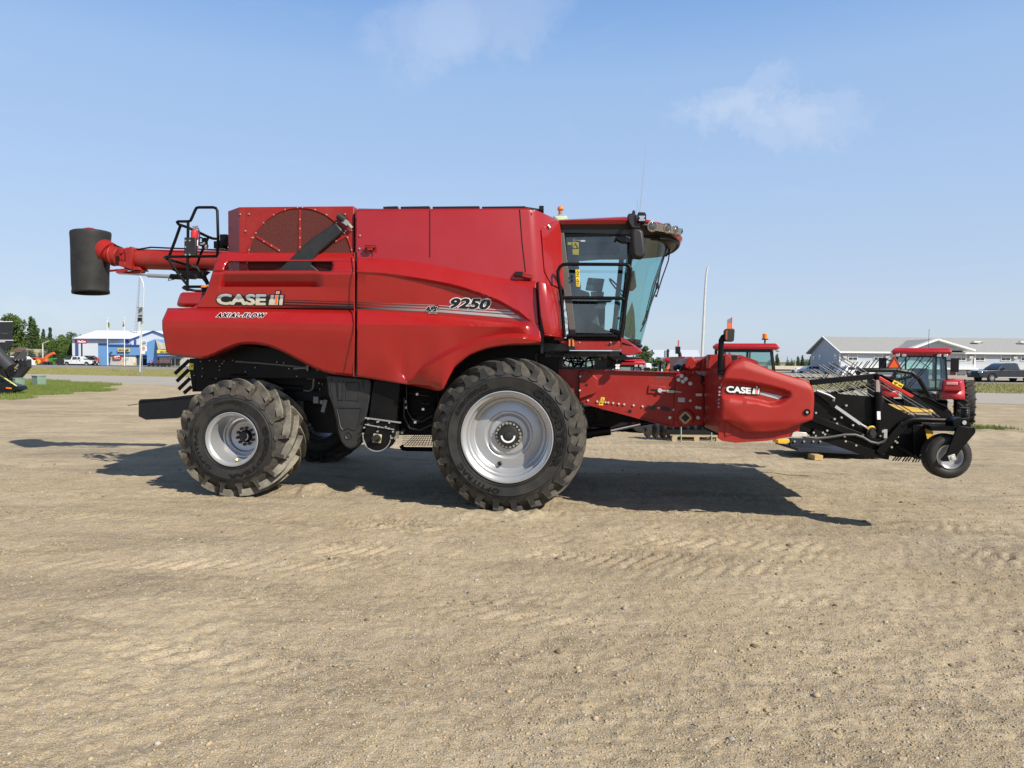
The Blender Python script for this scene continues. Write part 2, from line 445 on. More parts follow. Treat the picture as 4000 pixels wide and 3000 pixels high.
def ground_h(x, y):
    h = .030 * vnoise(x, y, .35, 1) + .026 * vnoise(x, y, 1.1, 2) * 1.0 + .016 * vnoise(x, y, 3.1, 3) + .013 * vnoise(x, y, 8.0, 4) + .010 * vnoise(x, y, 19.0, 6) + .006 * vnoise(x, y, 37.0, 9)
    rough = np.clip(vnoise(x, y, .55, 21) * 3 + .55, .15, 1)
    h += rough * (.016 * vnoise(x * .6, y, 14.0, 8) + .009 * vnoise(x, y, 24.0, 12))
    for a in [(1.4, 7.6, R(-4), .62, .20, .016, 9), (-2.2, 6.5, R(7), .55, .19, .014, 8), (1.0, 5.0, R(-14), .5, .17, .012, 6), (3.4, 6.7, R(10), .6, .2, .010, 6),
              (-4.5, 8.2, R(3), .6, .21, .014, 8), (2.2, 4.3, R(-35), .5, .17, .010, 3.4), (-.9, 8.05, R(-4.5), .64, .28, .02, 2.6), (4.8, 9.6, R(-8), .6, .2, .018, 8), (-1.5, 4.4, R(-8), .5, .2, .010, 3.5), (0, 7.0, R(2), .5, .17, .012, 16), (1, 5.7, R(5), .5, .15, .010, 14), (-3, 9.2, R(-3), .6, .2, .012, 12), (5, 8.3, R(4), .55, .19, .012, 10)]:
        h += (.60 + 1.5 * vnoise(x, y, .9, 95)) * track(x + .1 * vnoise(x, y, 1.3, 90), y + .1 * vnoise(x, y, 1.7, 91), *a)
    e = np.clip((-x - 1.6) / 1.6, 0, 1); h += .048 * e * e * (3 - 2 * e)
    h += .07 * np.exp(-((x + 2.75) / .45) ** 2 - ((y - 9.75) / .3) ** 2) * (1 + 2.5 * vnoise(x, y, 9.0, 61)) + .035 * np.exp(-((x - .1) / .9) ** 2 - ((y - 8.55) / .16) ** 2) * (1 + 3 * vnoise(x, y, 8.0, 62))
    return h
def axis_grid(a, b_, fine0, fine1, d0, grow):
    xs = [fine0]
    while xs[-1] < fine1: xs.append(xs[-1] + d0)
    d = d0
    while xs[-1] < b_: d *= grow; xs.append(xs[-1] + d)
    lo = [fine0]; d = d0
    while lo[-1] > a: d *= grow; lo.append(lo[-1] - d)
    return np.array(lo[:0:-1] + xs)
gx = axis_grid(-60, 60, -4.6, 4.6, .016, 1.012); 
ys_ = [1.5]
while ys_[-1] < 90: ys_.append(ys_[-1] + max(.013, .013 * (ys_[-1] / 3.3) ** 1.6))
gy = np.array(ys_)
Xg, Yg = np.meshgrid(gx, gy)
Hg = ground_h(Xg, Yg)
fade = np.clip((Yg - 1.5) / .5, 0, 1)
Hg = Hg * fade * np.clip((75 - Yg) / 25, 0, 1)
# rougher churned earth to the right beyond the gauge wheel and at the left grass edge
def mound(cx, cy, rx, ry, hgt):
    global Hg
    q = ((Xg - cx) / rx) ** 2 + ((Yg - cy) / ry) ** 2
    Hg += hgt * np.exp(-q) * (1 + 1.2 * vnoise(Xg, Yg, 4.0, 31))
mound(13.0, 18.5, 2.5, 1.2, .12); mound(15.5, 17.5, 3, .8, .08)
me = bpy.data.meshes.new('ground')
nv = Xg.size; co = np.stack([Xg.ravel(), Yg.ravel(), Hg.ravel()], 1).astype(np.float32)
ny, nx = Xg.shape
ii = (np.arange(ny - 1)[:, None] * nx + np.arange(nx - 1)[None, :]).ravel()
quads = np.stack([ii, ii + 1, ii + nx + 1, ii + nx], 1).astype(np.int32)
me.vertices.add(nv); me.vertices.foreach_set('co', co.ravel())
me.loops.add(quads.size); me.loops.foreach_set('vertex_index', quads.ravel())
me.polygons.add(len(quads)); me.polygons.foreach_set('loop_start', np.arange(0, quads.size, 4, dtype=np.int32)); 
me.polygons.foreach_set('use_smooth', np.ones(len(quads), dtype=bool))
me.update(calc_edges=True); me.validate()
def ground_mat():
    m = bpy.data.materials.new('gravel_dirt'); m.use_nodes = True; t = m.node_tree; b = t.nodes['Principled BSDF']; lk = t.links.new
    tc = N(t, 'ShaderNodeTexCoord'); v = tc.outputs['Object']
    def noise(sc, det=6, rough=.62, dist=0, st=None):
        n = N(t, 'ShaderNodeTexNoise', i_Scale=sc, i_Detail=float(det), i_Roughness=rough, i_Distortion=dist)
        if st:
            mp = N(t, 'ShaderNodeMapping'); mp.inputs['Scale'].default_value = st; lk(v, mp.inputs[0]); lk(mp.outputs[0], n.inputs['Vector'])
        else: lk(v, n.inputs['Vector'])
        return n.outputs['Fac']
    def rng_(src, a, c, lo=0.0, hi=1.0):
        r_ = N(t, 'ShaderNodeMapRange', interpolation_type='SMOOTHSTEP'); r_.inputs['From Min'].default_value = a; r_.inputs['From Max'].default_value = c
        r_.inputs['To Min'].default_value = lo; r_.inputs['To Max'].default_value = hi; lk(src, r_.inputs['Value']); return r_.outputs[0]
    def mix(f, a, c, mode='MIX'):
        x = N(t, 'ShaderNodeMix', data_type='RGBA', blend_type=mode)
        if isinstance(f, float): x.inputs['Factor'].default_value = f
        else: lk(f, x.inputs['Factor'])
        for s_, val in (('A', a), ('B', c)):
            if isinstance(val, tuple): x.inputs[s_].default_value = (*val, 1)
            else: lk(val, x.inputs[s_])
        return x.outputs['Result']
    tan = (.41, .315, .186); pale = (.56, .45, .29); dark = (.125, .09, .05); grey = (.36, .31, .24); damp = (.20, .153, .095)
    c = mix(rng_(noise(.55, 7), .35, .68), tan, pale)
    c = mix(rng_(noise(.28, 8, .7, .6, (1, 1.6, 1)), .50, .70, 0, .75), c, grey)
    c = mix(rng_(noise(.42, 7, .66, .5, (.45, 1.7, 1)), .50, .62, 0, .62), c, damp)
    c = mix(rng_(noise(1.3, 8, .72, .4, (.4, 1.3, 1)), .50, .70, 0, .78), c, dark)
    c = mix(rng_(noise(6.5, 7, .75, .3, (.4, 1.3, 1)), .50, .68, 0, .6), c, dark)
    c = mix(rng_(noise(38, 4, .7), .40, .62, 0, .40), c, pale)
    c = mix(rng_(noise(17, 7, .75, 0, (.6, 1.5, 1)), .52, .66, 0, .5), c, dark)
    # small stones of many tints
    vo = N(t, 'ShaderNodeTexVoronoi', i_Scale=85.0); lk(v, vo.inputs['Vector'])
    hs = N(t, 'ShaderNodeSeparateColor'); lk(vo.outputs['Color'], hs.inputs[0])
    stone = mix(hs.outputs[0], (.20, .175, .145), (.56, .50, .41))
    msk = rng_(hs.outputs[1], .55, .75, 0, .55)
    c = mix(msk, c, stone)
    vo2 = N(t, 'ShaderNodeTexVoronoi', i_Scale=210.0); lk(v, vo2.inputs['Vector'])
    hs2 = N(t, 'ShaderNodeSeparateColor'); lk(vo2.outputs['Color'], hs2.inputs[0])
    c = mix(rng_(hs2.outputs[0], .3, .9, 0, .35), c, mix(hs2.outputs[1], (.14, .115, .085), (.62, .55, .45)))
    lk(c, b.inputs['Base Color'])
    b.inputs['Roughness'].default_value = .95; b.inputs['Specular IOR Level'].default_value = .12
    # relief finer than the mesh
    h1 = noise(130, 3, .6); h2 = noise(11, 9, .72, 0, (.8, 1.1, 1)); 
    a1 = N(t, 'ShaderNodeMath', operation='MULTIPLY_ADD'); a1.inputs[1].default_value = .22; lk(h1, a1.inputs[0])
    lk(h2, a1.inputs[2])
    a2 = N(t, 'ShaderNodeMath', operation='MULTIPLY_ADD'); a2.inputs[1].default_value = -.22; lk(vo.outputs['Distance'], a2.inputs[0]); lk(a1.outputs[0], a2.inputs[2])
    bp = N(t, 'ShaderNodeBump', i_Strength=1.0, i_Distance=.022); lk(a2.outputs[0], bp.inputs['Height']); lk(bp.outputs[0], b.inputs['Normal'])
    return m
GM = ground_mat(); me.materials.append(GM)
ground = bpy.data.objects.new('ground', me); COL.objects.link(ground); tag(ground, kind='structure')
def flat(name, pts, z, m, kind='structure'):
    b = MB(); b.plan(list(pts), z - .3, z); o = b.build(name, m, smooth=0); tag(o, kind=kind); return o
FARM = mat('far_field', (.16, .165, .07), .95, var=.3, vscale=.05)
# far land beyond the lot, in pieces around the modelled lot
flat('terrain', [(-2500, -400), (2500, -400), (2500, 4000), (-2500, 4000)], -.66, FARM)
flat('dirt_lot', [(-400, -120), (400, -120), (400, 60), (-400, 60)], -.12, GM)
ROADM = mat('road_asphalt', (.27, .255, .235), .9, var=.12, vscale=.6, bump=.004, bscale=30, col2=(.21, .20, .185), stretch=(.25, 1.5, 1))
ROAD2 = mat('access_road', (.33, .30, .26), .92, var=.12, vscale=.8, bump=.006, bscale=25, col2=(.40, .365, .31), stretch=(.2, 1.6, 1))
def gp(px, py): p = G(px, py); return (p.x, p.y)
def ext(a, c, t): return (a[0] + (c[0] - a[0]) * t, a[1] + (c[1] - a[1]) * t)
# strips run obliquely to the right; near edge / far edge of each from two survey points
hA, hB = gp(110, 1424), gp(3800, 1490)       # far edge of the highway
sA, sB = gp(110, 1435), gp(3800, 1497)       # near edge of the highway = far edge of verge
vA, vB = gp(110, 1463), gp(3800, 1537)       # near edge of the verge
aA, aB = gp(330, 1500), gp(3800, 1578)
def strip(name, a0, a1, b0, b1, z, m): return flat(name, [ext(a0, a1, -1.2), ext(a0, a1, 2.6), ext(b0, b1, 2.6), ext(b0, b1, -1.2)], z, m)
strip('highway', hA, hB, sA, sB, .02, ROADM)
strip('access_road', vA, vB, aA, aB, .050, ROAD2)
VG = mat('verge_grass', (.15, .17, .05), .95, var=.3, vscale=1.5, col2=(.30, .26, .12), bump=.05, bscale=6)
strip('verge_ground', sA, sB, vA, vB, .024, VG)
# far side land beyond the highway up to the buildings
flat('far_lot', [ext(hA, hB, -1.2), ext(hA, hB, 2.6), (300, 420), (-500, 420)], -.02, mat('far_gravel', (.34, .30, .24), .95, var=.15, vscale=.08))
WH = mat('line_paint', (.7, .69, .64), .8)
def blades(name, pts_fn, n, h0, h1, m, wid=.012, kind='stuff', z0=0.0, lean=.35):
    r_ = np.random.default_rng(n); P = pts_fn(r_, n); k = len(P)
    ang = r_.random(k) * 6.283; h = h0 + (h1 - h0) * r_.random(k) ** 1.5; la = r_.random(k) * 6.283; ll = lean * h * r_.random(k)
    w = wid * (.6 + .8 * r_.random(k))
    v = np.zeros((k, 3, 3)); v[:, 0, 0] = P[:, 0] - np.cos(ang) * w; v[:, 0, 1] = P[:, 1] - np.sin(ang) * w
    v[:, 1, 0] = P[:, 0] + np.cos(ang) * w; v[:, 1, 1] = P[:, 1] + np.sin(ang) * w
    v[:, 2, 0] = P[:, 0] + np.cos(la) * ll; v[:, 2, 1] = P[:, 1] + np.sin(la) * ll; v[:, 2, 2] = h
    v[:, :, 2] += z0
    mesh = bpy.data.meshes.new(name); mesh.vertices.add(k * 3); mesh.vertices.foreach_set('co', v.astype(np.float32).ravel())
    mesh.loops.add(k * 3); mesh.loops.foreach_set('vertex_index', np.arange(k * 3, dtype=np.int32)); mesh.polygons.add(k); mesh.polygons.foreach_set('loop_start', np.arange(0, k * 3, 3, dtype=np.int32))
    mesh.update(calc_edges=True); mesh.materials.append(m)
    o = bpy.data.objects.new(name, mesh); COL.objects.link(o); tag(o, kind=kind); return o
def in_quad(a0, a1, b0, b1, t0, t1):
    def f(r_, n):
        t = t0 + (t1 - t0) * r_.random(n) ; s_ = r_.random(n)
        ax = a0[0] + (a1[0] - a0[0]) * t; ay = a0[1] + (a1[1] - a0[1]) * t; bx = b0[0] + (b1[0] - b0[0]) * t; by = b0[1] + (b1[1] - b0[1]) * t
        return np.stack([ax + (bx - ax) * s_, ay + (by - ay) * s_], 1)
    return f
GG = mat('grass_blades_dry', (.20, .21, .065), .9, var=.2, vscale=.5, col2=(.34, .29, .13), spec=.1)
GR = mat('grass_blades_green', (.085, .15, .028), .9, var=.2, vscale=.8, col2=(.20, .22, .07), spec=.1)
blades('verge_grass', in_quad(sA, sB, vA, vB, -.15, 1.15), 130000, .03, .15, GG, .03)
# grass island on the left
isl = np.array([G(-260, 1556).xy, G(-260, 1492).xy, G(90, 1487).xy, G(260, 1492).xy, G(400, 1500).xy, G(462, 1512).xy, G(450, 1524).xy, G(380, 1534).xy, G(300, 1543).xy, G(200, 1551).xy, G(130, 1556).xy, G(0, 1572).xy])
def in_poly(x, y, poly):
    ins = np.zeros(len(x), bool); n = len(poly)
    for i in range(n):
        a = poly[i]; c = poly[(i + 1) % n]
        cond = (a[1] > y) != (c[1] > y)
        xx = (c[0] - a[0]) * (y - a[1]) / (c[1] - a[1] + 1e-9) + a[0]
        ins ^= cond & (x < xx)
    return ins
def isl_pts(r_, n):
    x0_, x1_ = isl[:, 0].min(), isl[:, 0].max(); y0_, y1_ = isl[:, 1].min(), isl[:, 1].max()
    x = x0_ + (x1_ - x0_) * r_.random(n * 2); y = y0_ + (y1_ - y0_) * r_.random(n * 2)
    j = x + vnoise(x, y, .6, 3) * 2.5; k = y + vnoise(x, y, .5, 4) * 2.0
    keep = in_poly(j, k, isl) & (vnoise(x, y, .9, 5) > -.36)
    return np.stack([x[keep], y[keep]], 1)
blades('island_grass', isl_pts, 90000, .05, .24, GR, .016)
def rough_edge(pts, amp, k=7):
    out = []
    for i in range(len(pts)):
        a, c = pts[i], pts[(i + 1) % len(pts)]
        for j in range(k):
            t = j / k; q = a + (c - a) * t; out.append((q[0] + amp * (rng.random() - .5) * 3, q[1] + amp * (rng.random() - .5)))
    return out
flat('island_ground', rough_edge(isl, .55), .040, mat('island_soil', (.13, .15, .05), .95, var=.3, vscale=1.2, col2=(.24, .22, .11)))
def tuft_pts(cx, cy, rx, ry):
    def f(r_, n): return np.stack([cx + rx * r_.normal(size=n), cy + ry * r_.normal(size=n)], 1)
    return f
gq = G(3830, 1675); blades('grass_tuft', tuft_pts(gq.x, gq.y, .45, .25), 1600, .04, .16, GR, .008)
# ---------------- loose stones
def stones(name, n, x0_, x1_, y0_, y1_, s0, s1, m, seed, powr=3.0):
    r_ = np.random.default_rng(seed)
    t = (1 + 5 ** .5) / 2
    base = np.array([(-1, t, 0), (1, t, 0), (-1, -t, 0), (1, -t, 0), (0, -1, t), (0, 1, t), (0, -1, -t), (0, 1, -t), (t, 0, -1), (t, 0, 1), (-t, 0, -1), (-t, 0, 1)]) / 1.9
    tri = np.array([(0, 11, 5), (0, 5, 1), (0, 1, 7), (0, 7, 10), (0, 10, 11), (1, 5, 9), (5, 11, 4), (11, 10, 2), (10, 7, 6), (7, 1, 8), (3, 9, 4), (3, 4, 2), (3, 2, 6), (3, 6, 8), (3, 8, 9), (4, 9, 5), (2, 4, 11), (6, 2, 10), (8, 6, 7), (9, 8, 1)])
    # more of them close to the camera
    y = y0_ + (y1_ - y0_) * r_.random(n) ** 1.35; half = (y * .78 + .4); x = (r_.random(n) * 2 - 1) * half
    keep = (vnoise(x, y, .45, 51) + .30 * vnoise(x, y, 1.7, 52)) > r_.random(n) * .9 - .62
    x, y = x[keep], y[keep]; n = len(x)
    s_ = s0 + (s1 - s0) * r_.random(n) ** powr
    z = ground_h(x, y)
    shp = base[None] * (1 + .35 * (r_.random((n, 12, 1)) - .5)) * (s_[:, None, None] * (.7 + .6 * r_.random((n, 1, 3)))) * np.array([1, 1, .65])
    a = r_.random(n) * 6.283; ca, sa = np.cos(a)[:, None], np.sin(a)[:, None]
    X_ = shp[:, :, 0] * ca - shp[:, :, 1] * sa + x[:, None]; Y_ = shp[:, :, 0] * sa + shp[:, :, 1] * ca + y[:, None]; Z_ = shp[:, :, 2] + z[:, None] + s_[:, None] * .18
    v = np.stack([X_, Y_, Z_], 2).reshape(-1, 3).astype(np.float32)
    f = (tri[None] + 12 * np.arange(n)[:, None, None]).reshape(-1, 3).astype(np.int32)
    mesh = bpy.data.meshes.new(name); mesh.vertices.add(len(v)); mesh.vertices.foreach_set('co', v.ravel()); mesh.loops.add(f.size); mesh.loops.foreach_set('vertex_index', f.ravel())
    mesh.polygons.add(len(f)); mesh.polygons.foreach_set('loop_start', np.arange(0, f.size, 3, dtype=np.int32)); mesh.polygons.foreach_set('use_smooth', np.ones(len(f), bool))
    mesh.update(calc_edges=True); mesh.materials.append(m)
    o = bpy.data.objects.new(name, mesh); COL.objects.link(o); tag(o, kind='stuff'); return o
SM = bpy.data.materials.new('stone_mix'); SM.use_nodes = True
_t = SM.node_tree; _b = _t.nodes['Principled BSDF']; _b.inputs['Roughness'].default_value = .9; _b.inputs['Specular IOR Level'].default_value = .15
_g = N(_t, 'ShaderNodeNewGeometry'); _r = N(_t, 'ShaderNodeValToRGB'); _t.links.new(_g.outputs['Random Per Island'], _r.inputs[0]); _t.links.new(_r.outputs[0], _b.inputs['Base Color'])
_e = _r.color_ramp.elements; _e[0].color = (.22, .17, .105, 1); _e[1].color = (.52, .46, .37, 1)
for pos, cc_ in ((.3, (.39, .30, .185, 1)), (.6, (.44, .35, .225, 1)), (.85, (.30, .28, .25, 1))):
    q = _e.new(pos); q.color = cc_
stones('gravel', 150000, 0, 0, 2.7, 12, .0022, .0088, SM, 3, 3.0)
stones('loose_stones', 1500, 0, 0, 2.8, 12, .009, .021, SM, 5, 4.0)
CL = mat('dark_clods', (.16, .12, .08), .95, var=.3)
stones('dirt_clods', 170, 0, 0, 4.5, 14, .008, .034, CL, 9, 5.0)
# ================================================================== COMBINE
root = empty('combine_harvester', ORG, -YAW)
tag(root, 'large red combine harvester with black unloading spout parked on the dirt lot', 'combine')

def ip(row, px):
    xs = [p[0] for p in row]
    return (float(np.interp(px, xs, [p[1] for p in row])), float(np.interp(px, xs, [p[2] for p in row])))
def smoothrow(row, k=5):
    # Catmull-Rom resample of the traced line
    out = []; n = len(row)
    for i in range(n - 1):
        p0, p1, p2, p3 = (np.array(row[max(i - 1, 0)], float), np.array(row[i], float), np.array(row[i + 1], float), np.array(row[min(i + 2, n - 1)], float))
        if i == 0: p0 = 2 * p1 - p2
        if i == n - 2: p3 = 2 * p2 - p1
        for j in range(k):
            t = j / k
            q = .5 * ((2 * p1) + (-p0 + p2) * t + (2 * p0 - 5 * p1 + 4 * p2 - p3) * t * t + (-p0 + 3 * p1 - 3 * p2 + p3) * t ** 3)
            q[0] = p1[0] + (p2[0] - p1[0]) * t
            out.append(tuple(q))
    out.append(tuple(map(float, row[-1])))
    return out
class Panel:
    def __init__(s, rows, n=60, sub=3, hole=None, stations=None):
        s.rows = rows; mb = MB(); s.mb = mb
        ss = stations or [i / (n - 1) for i in range(n)]
        grid = []
        for t in ss:
            colm = []
            for r in rows:
                px = r[0][0] + (r[-1][0] - r[0][0]) * t
                py, w = ip(r, px); colm.append((px, py, w))
            c2 = []
            for i in range(len(colm) - 1):
                for j in range(sub):
                    a = j / sub
                    c2.append(tuple(colm[i][k] * (1 - a) + colm[i + 1][k] * a for k in range(3)))
            c2.append(colm[-1]); grid.append(c2)
        m = len(grid[0]); v = [L(*p) for c in grid for p in c]; f = []
        for i in range(len(grid) - 1):
            for j in range(m - 1):
                if hole and hole((grid[i][j][0] + grid[i + 1][j][0]) / 2, (grid[i][j][1] + grid[i][j + 1][1]) / 2): continue
                f.append((i * m + j, i * m + j + 1, (i + 1) * m + j + 1, (i + 1) * m + j))
        mb.add(v, f)
    def w(s, px, py):
        ys = []; ws = []
        for r in s.rows:
            y, w = ip(r, min(max(px, r[0][0]), r[-1][0])); ys.append(y); ws.append(w)
        return float(np.interp(py, ys, ws))
    def place(s, px, py, lift): return L(px, py, s.w(px, py) - lift)

# ---- chassis and dark body behind the panels
b = MB()
def X(px, w=-1.2): return L(px, 1400, w).x
def Z(px, py, w=-1.2): return L(px, py, w).z
b.plan([(X(775), -1.12), (X(1380), -1.12), (X(1640), -1.05), (X(1640), 1.05), (X(1380), 1.12), (X(775), 1.12)], 1.62, 2.85)
b.plan([(X(760), -.86), (X(1700), -.86), (X(1700), .86), (X(760), .86)], 1.30, 1.64)
b.ppx([(1180, 1440), (1700, 1500), (1700, 1650), (1640, 1700), (1560, 1700), (1230, 1690), (1185, 1600)], -.72, .72)
b.plan([(X(1640), -1.0), (X(2180), -.95), (X(2180), .95), (X(1640), 1.0)], 1.62, 2.45)
b.plan([(X(1640), -.80), (X(2200), -.75), (X(2200), .75), (X(1640), .80)], 1.38, 1.63)
b.build('chassis', BLK, root, bevel=.01)
# small fittings on the dark side of the separator body
b = MB()
for px, py in [(877, 1411), (859, 1431), (859, 1445), (793, 1439), (945, 1412), (960, 1452), (785, 1412), (790, 1470), (800, 1500), (845, 1478), (1083, 1414), (1110, 1417), (820, 1409), (1130, 1440), (998, 1436), (910, 1408), (760, 1511), (775, 1514), (1240, 1446), (1260, 1500), (1247, 1497), (760, 1466), (870, 1420), (845, 1410), (1160, 1470), (1250, 1520)]:
    p = L(px, py, -1.13 if py < 1500 else -.87); b.cyl(p + Vector((0, -.015, 0)), p, .008, 8)
b.build('bolt_row', GREY, root)
b = MB(); b.tube([L(920, 1412, -1.14), L(1010, 1418, -1.14), L(1170, 1432, -1.14)], .012, 6)
b.tube([L(1148, 1439, -1.15), L(1175, 1436, -1.15), L(1204, 1436, -1.15)], .02, 6)
b.obox(L(1202, 1438, -1.16), .03, .03, .07)
b.tube([L(1250, 1445, -1.1), L(1226, 1480, -1.1), L(1222, 1518, -1.0), L(1208, 1527, -.95), L(1187, 1525, -.92)], .014, 6)
b.tube([L(1200, 1478, -1.1), L(1228, 1478, -1.1)], .014, 6)
b.bar(L(1274, 1562, -1.0), L(1261, 1610, -1.0), .05, .04)
b.obox(L(1236, 1562, -1.0), .07, .05, .09)
b.obox(L(1256, 1571, -1.02), .045, .01, .05)
b.build('linkage_rod', mat('dull_steel', (.16, .165, .17), .5, metal=.4), root)
b = MB()
for pts in [[(905, 1350), (1000, 1356), (1035, 1360), (1048, 1355)], [(900, 1464), (960, 1464)], [(1070, 1500), (1180, 1510)], [(1190, 1580), (1250, 1586)], [(900, 1520), (1240, 1526)]]:
    b.tube([L(x, y, -1.14 if y < 1500 else -.88) for x, y in pts], .012, 6)
b.build('pipe', BLK, root)

# ---- rear side panel
top = [(858, 986, -1.36), (1000, 984, -1.36), (1384, 986, -1.36)]
r1 = [(846, 1010, -1.44), (1000, 1010, -1.44), (1384, 1011, -1.44)]
r2 = [(833, 1052, -1.53), (1000, 1058, -1.55), (1384, 1061, -1.55)]
r3 = [(812, 1120, -1.485), (1384, 1124, -1.495)]
r4 = [(770, 1190, -1.46), (900, 1198, -1.46), (1384, 1209, -1.46)]
r5 = [(655, 1203, -1.46), (900, 1204, -1.465), (1384, 1213, -1.465)]
r6 = [(633, 1252, -1.62), (900, 1256, -1.62), (1384, 1268, -1.62)]
r7 = [(634, 1286, -1.612), (860, 1284, -1.612), (1384, 1296, -1.612)]
def bot(off=0):
    return smoothrow([(664, 1388 - off, -1.43), (700, 1392 - off, -1.43), (740, 1397 - off, -1.43), (790, 1402 - off, -1.43), (822, 1394 - off, -1.43), (870, 1371 - off, -1.43), (925, 1351 - off, -1.43), (975, 1345 - off, -1.43), (1040, 1352 - off, -1.43), (1100, 1374 - off, -1.43), (1160, 1405 - off, -1.43), (1220, 1436 - off, -1.43), (1280, 1458 - off, -1.43), (1330, 1466 - off, -1.43), (1384, 1472 - off, -1.43)])
r8 = [(x, y, -1.612 + (y - 1285) * .0010) for x, y, w in bot(11)]; r8[0] = (650, 1375, -1.53)
r9 = [(x, y, -1.612 + (y - 1285) * .0010 + .04) for x, y, w in bot()]
hole = lambda px, py: False
SLX0, SLX1 = 874, 1296
upper = Panel([top, r1, r2, r3, r4], n=70, sub=4)
# slot: rebuild the upper panel from four lofts around the opening
def up_rows(xa, xb, f):
    out = []
    for r in f:
        x0, x1 = xa(r), xb(r)
        xs = [x0 + (x1 - x0) * i / 24 for i in range(25)]
        out.append([(x, *ip_up(x, r)) for x in xs])
    return out
def ip_up(x, py):
    px = x
    return (py, upper.w(px, py))
mbp = MB()
def patch(fn, nu, nv):
    v = [fn(i / nu, j / nv) for i in range(nu + 1) for j in range(nv + 1)]
    mbp.add(v, [(i * (nv + 1) + j, i * (nv + 1) + j + 1, (i + 1) * (nv + 1) + j + 1, (i + 1) * (nv + 1) + j) for i in range(nu) for j in range(nv)])
yt, yb = 1019, 1061
def lx(py): return float(np.interp(py, [986, 1010, 1052, 1120, 1160, 1190], [858, 846, 833, 812, 796, 770]))
def sl0(py): return float(np.interp(py, [yt, 1030, yb], [893, 880, 871]))
def sl1(py): return float(np.interp(py, [yt, 1026, 1050, yb], [1290, 1300, 1296, 1290]))
def topy(px): return float(np.interp(px, [858, 868, 885, 1384], [993, 986, 984, 986]))
def PT(px, py): return L(px, py, upper.w(px, py))
rowsA = [0, .35, 1.0]
patch(lambda u, v: (lambda py: PT(lx(py) + (1384 - lx(py)) * u, py if v > 0 else topy(858 + 526 * u)))([986, 992, 1000, 1006, 1010, 1014, yt][round(v * 6)]), 50, 6)
patch(lambda u, v: (lambda py: PT(lx(py) + (sl0(py) - lx(py)) * u, py))(yt + (yb - yt) * v), 4, 6)
patch(lambda u, v: (lambda py: PT(sl1(py) + (1384 - sl1(py)) * u, py))(yt + (yb - yt) * v), 6, 6)
# recess under the slot: scooped inwards down to the ledge at 1120
def scoop(px, py):
    base = upper.w(px, py)
    if yb <= py <= 1121:
        a = min(1, max(0, (px - 862) / 12)) * min(1, max(0, (1262 - px) / 30))
        return base + .085 * a * (py - yb) / 60
    return base
ys = [yb, 1075, 1090, 1105, 1119.5, 1121.5, 1150, 1185, 1196, 1203]
patch(lambda u, v: (lambda py: L(lx(min(py, 1190)) + (1384 - lx(min(py, 1190))) * u, py, scoop(lx(min(py, 1190)) + (1384 - lx(min(py, 1190))) * u, py) if py < 1190 else -1.46))(ys[round(v * 9)]), 90, 9)
b = mbp
b.build('rear_side_panel', RED, root, solid=.03, smooth=28)
lower = Panel([r5, r6, r7, r8, r9], n=90, sub=3)
lower.mb.build('rear_fender_panel', RED, root, solid=.03, smooth=28)
# blend between stepped hump and riser, the sweeping concave corner
b = MB()
cor = [(655, 1203), (740, 1203), (757, 1199), (772, 1189), (783, 1175), (792, 1160), (800, 1150), (812, 1150), (812, 1206), (655, 1206)]
b.ppx(cor, -1.455, -1.40)
b.build('corner_fillet', RED, root)
b = MB()
hump = [(681, 1198), (690, 1165), (698, 1145), (706, 1140), (830, 1140), (830, 1200)]
b.ppx(hump, -1.30, 1.30)
b.build('rear_hood', RED, root, bevel=.05)
b = MB(); b.ppx([(668, 1205), (648, 1250), (655, 1320), (680, 1385), (800, 1392), (900, 1345), (900, 1205)], -1.45, 1.45)
b.build('tail_body', RED, root, bevel=.04)
# black gap strip between the two panels
b = MB(); b.ppx([(1382, 984), (1395, 984), (1397, 1474), (1382, 1474)], -1.42, -1.30); b.build('door_gap', SBLK, root)
b = MB(); b.tube([L(1383, 988, -1.47), L(1384, 1060, -1.58), L(1384, 1210, -1.53), L(1384, 1268, -1.64), L(1381, 1470, -1.57)], .007, 6); b.build('edge_seal', RED2, root)

# ---- front side panel
f0 = smoothrow([(1394, 986, -1.36), (1500, 990, -1.36), (1600, 1000, -1.36), (1700, 1014, -1.36), (1800, 1033, -1.36), (1900, 1057, -1.37), (2000, 1081, -1.39), (2093, 1098, -1.45)])
f1 = smoothrow([(1394, 1011, -1.44), (1500, 1018, -1.44), (1640, 1032, -1.44), (1800, 1063, -1.44), (1950, 1096, -1.46), (2095, 1131, -1.50)])
f2 = smoothrow([(1394, 1061, -1.55), (1500, 1067, -1.55), (1640, 1086, -1.55), (1760, 1108, -1.55), (1850, 1134, -1.55), (1950, 1172, -1.55), (2030, 1216, -1.55), (2075, 1252, -1.545), (2104, 1262, -1.54)])
f2b = smoothrow([(1394, 1072, -1.53), (1500, 1078, -1.525), (1640, 1098, -1.51), (1760, 1121, -1.49), (1850, 1148, -1.48), (1950, 1187, -1.475), (2030, 1230, -1.49), (2072, 1257, -1.54), (2104, 1264, -1.54)])
f3 = smoothrow([(1394, 1212, -1.46), (1500, 1217, -1.46), (1700, 1230, -1.46), (1900, 1247, -1.46), (2030, 1258, -1.49), (2068, 1262, -1.545), (2105, 1268, -1.545)])
f4 = smoothrow([(1394, 1268, -1.61), (1700, 1272, -1.61), (1950, 1277, -1.61), (2040, 1278, -1.60), (2068, 1277, -1.55), (2107, 1276, -1.55)])
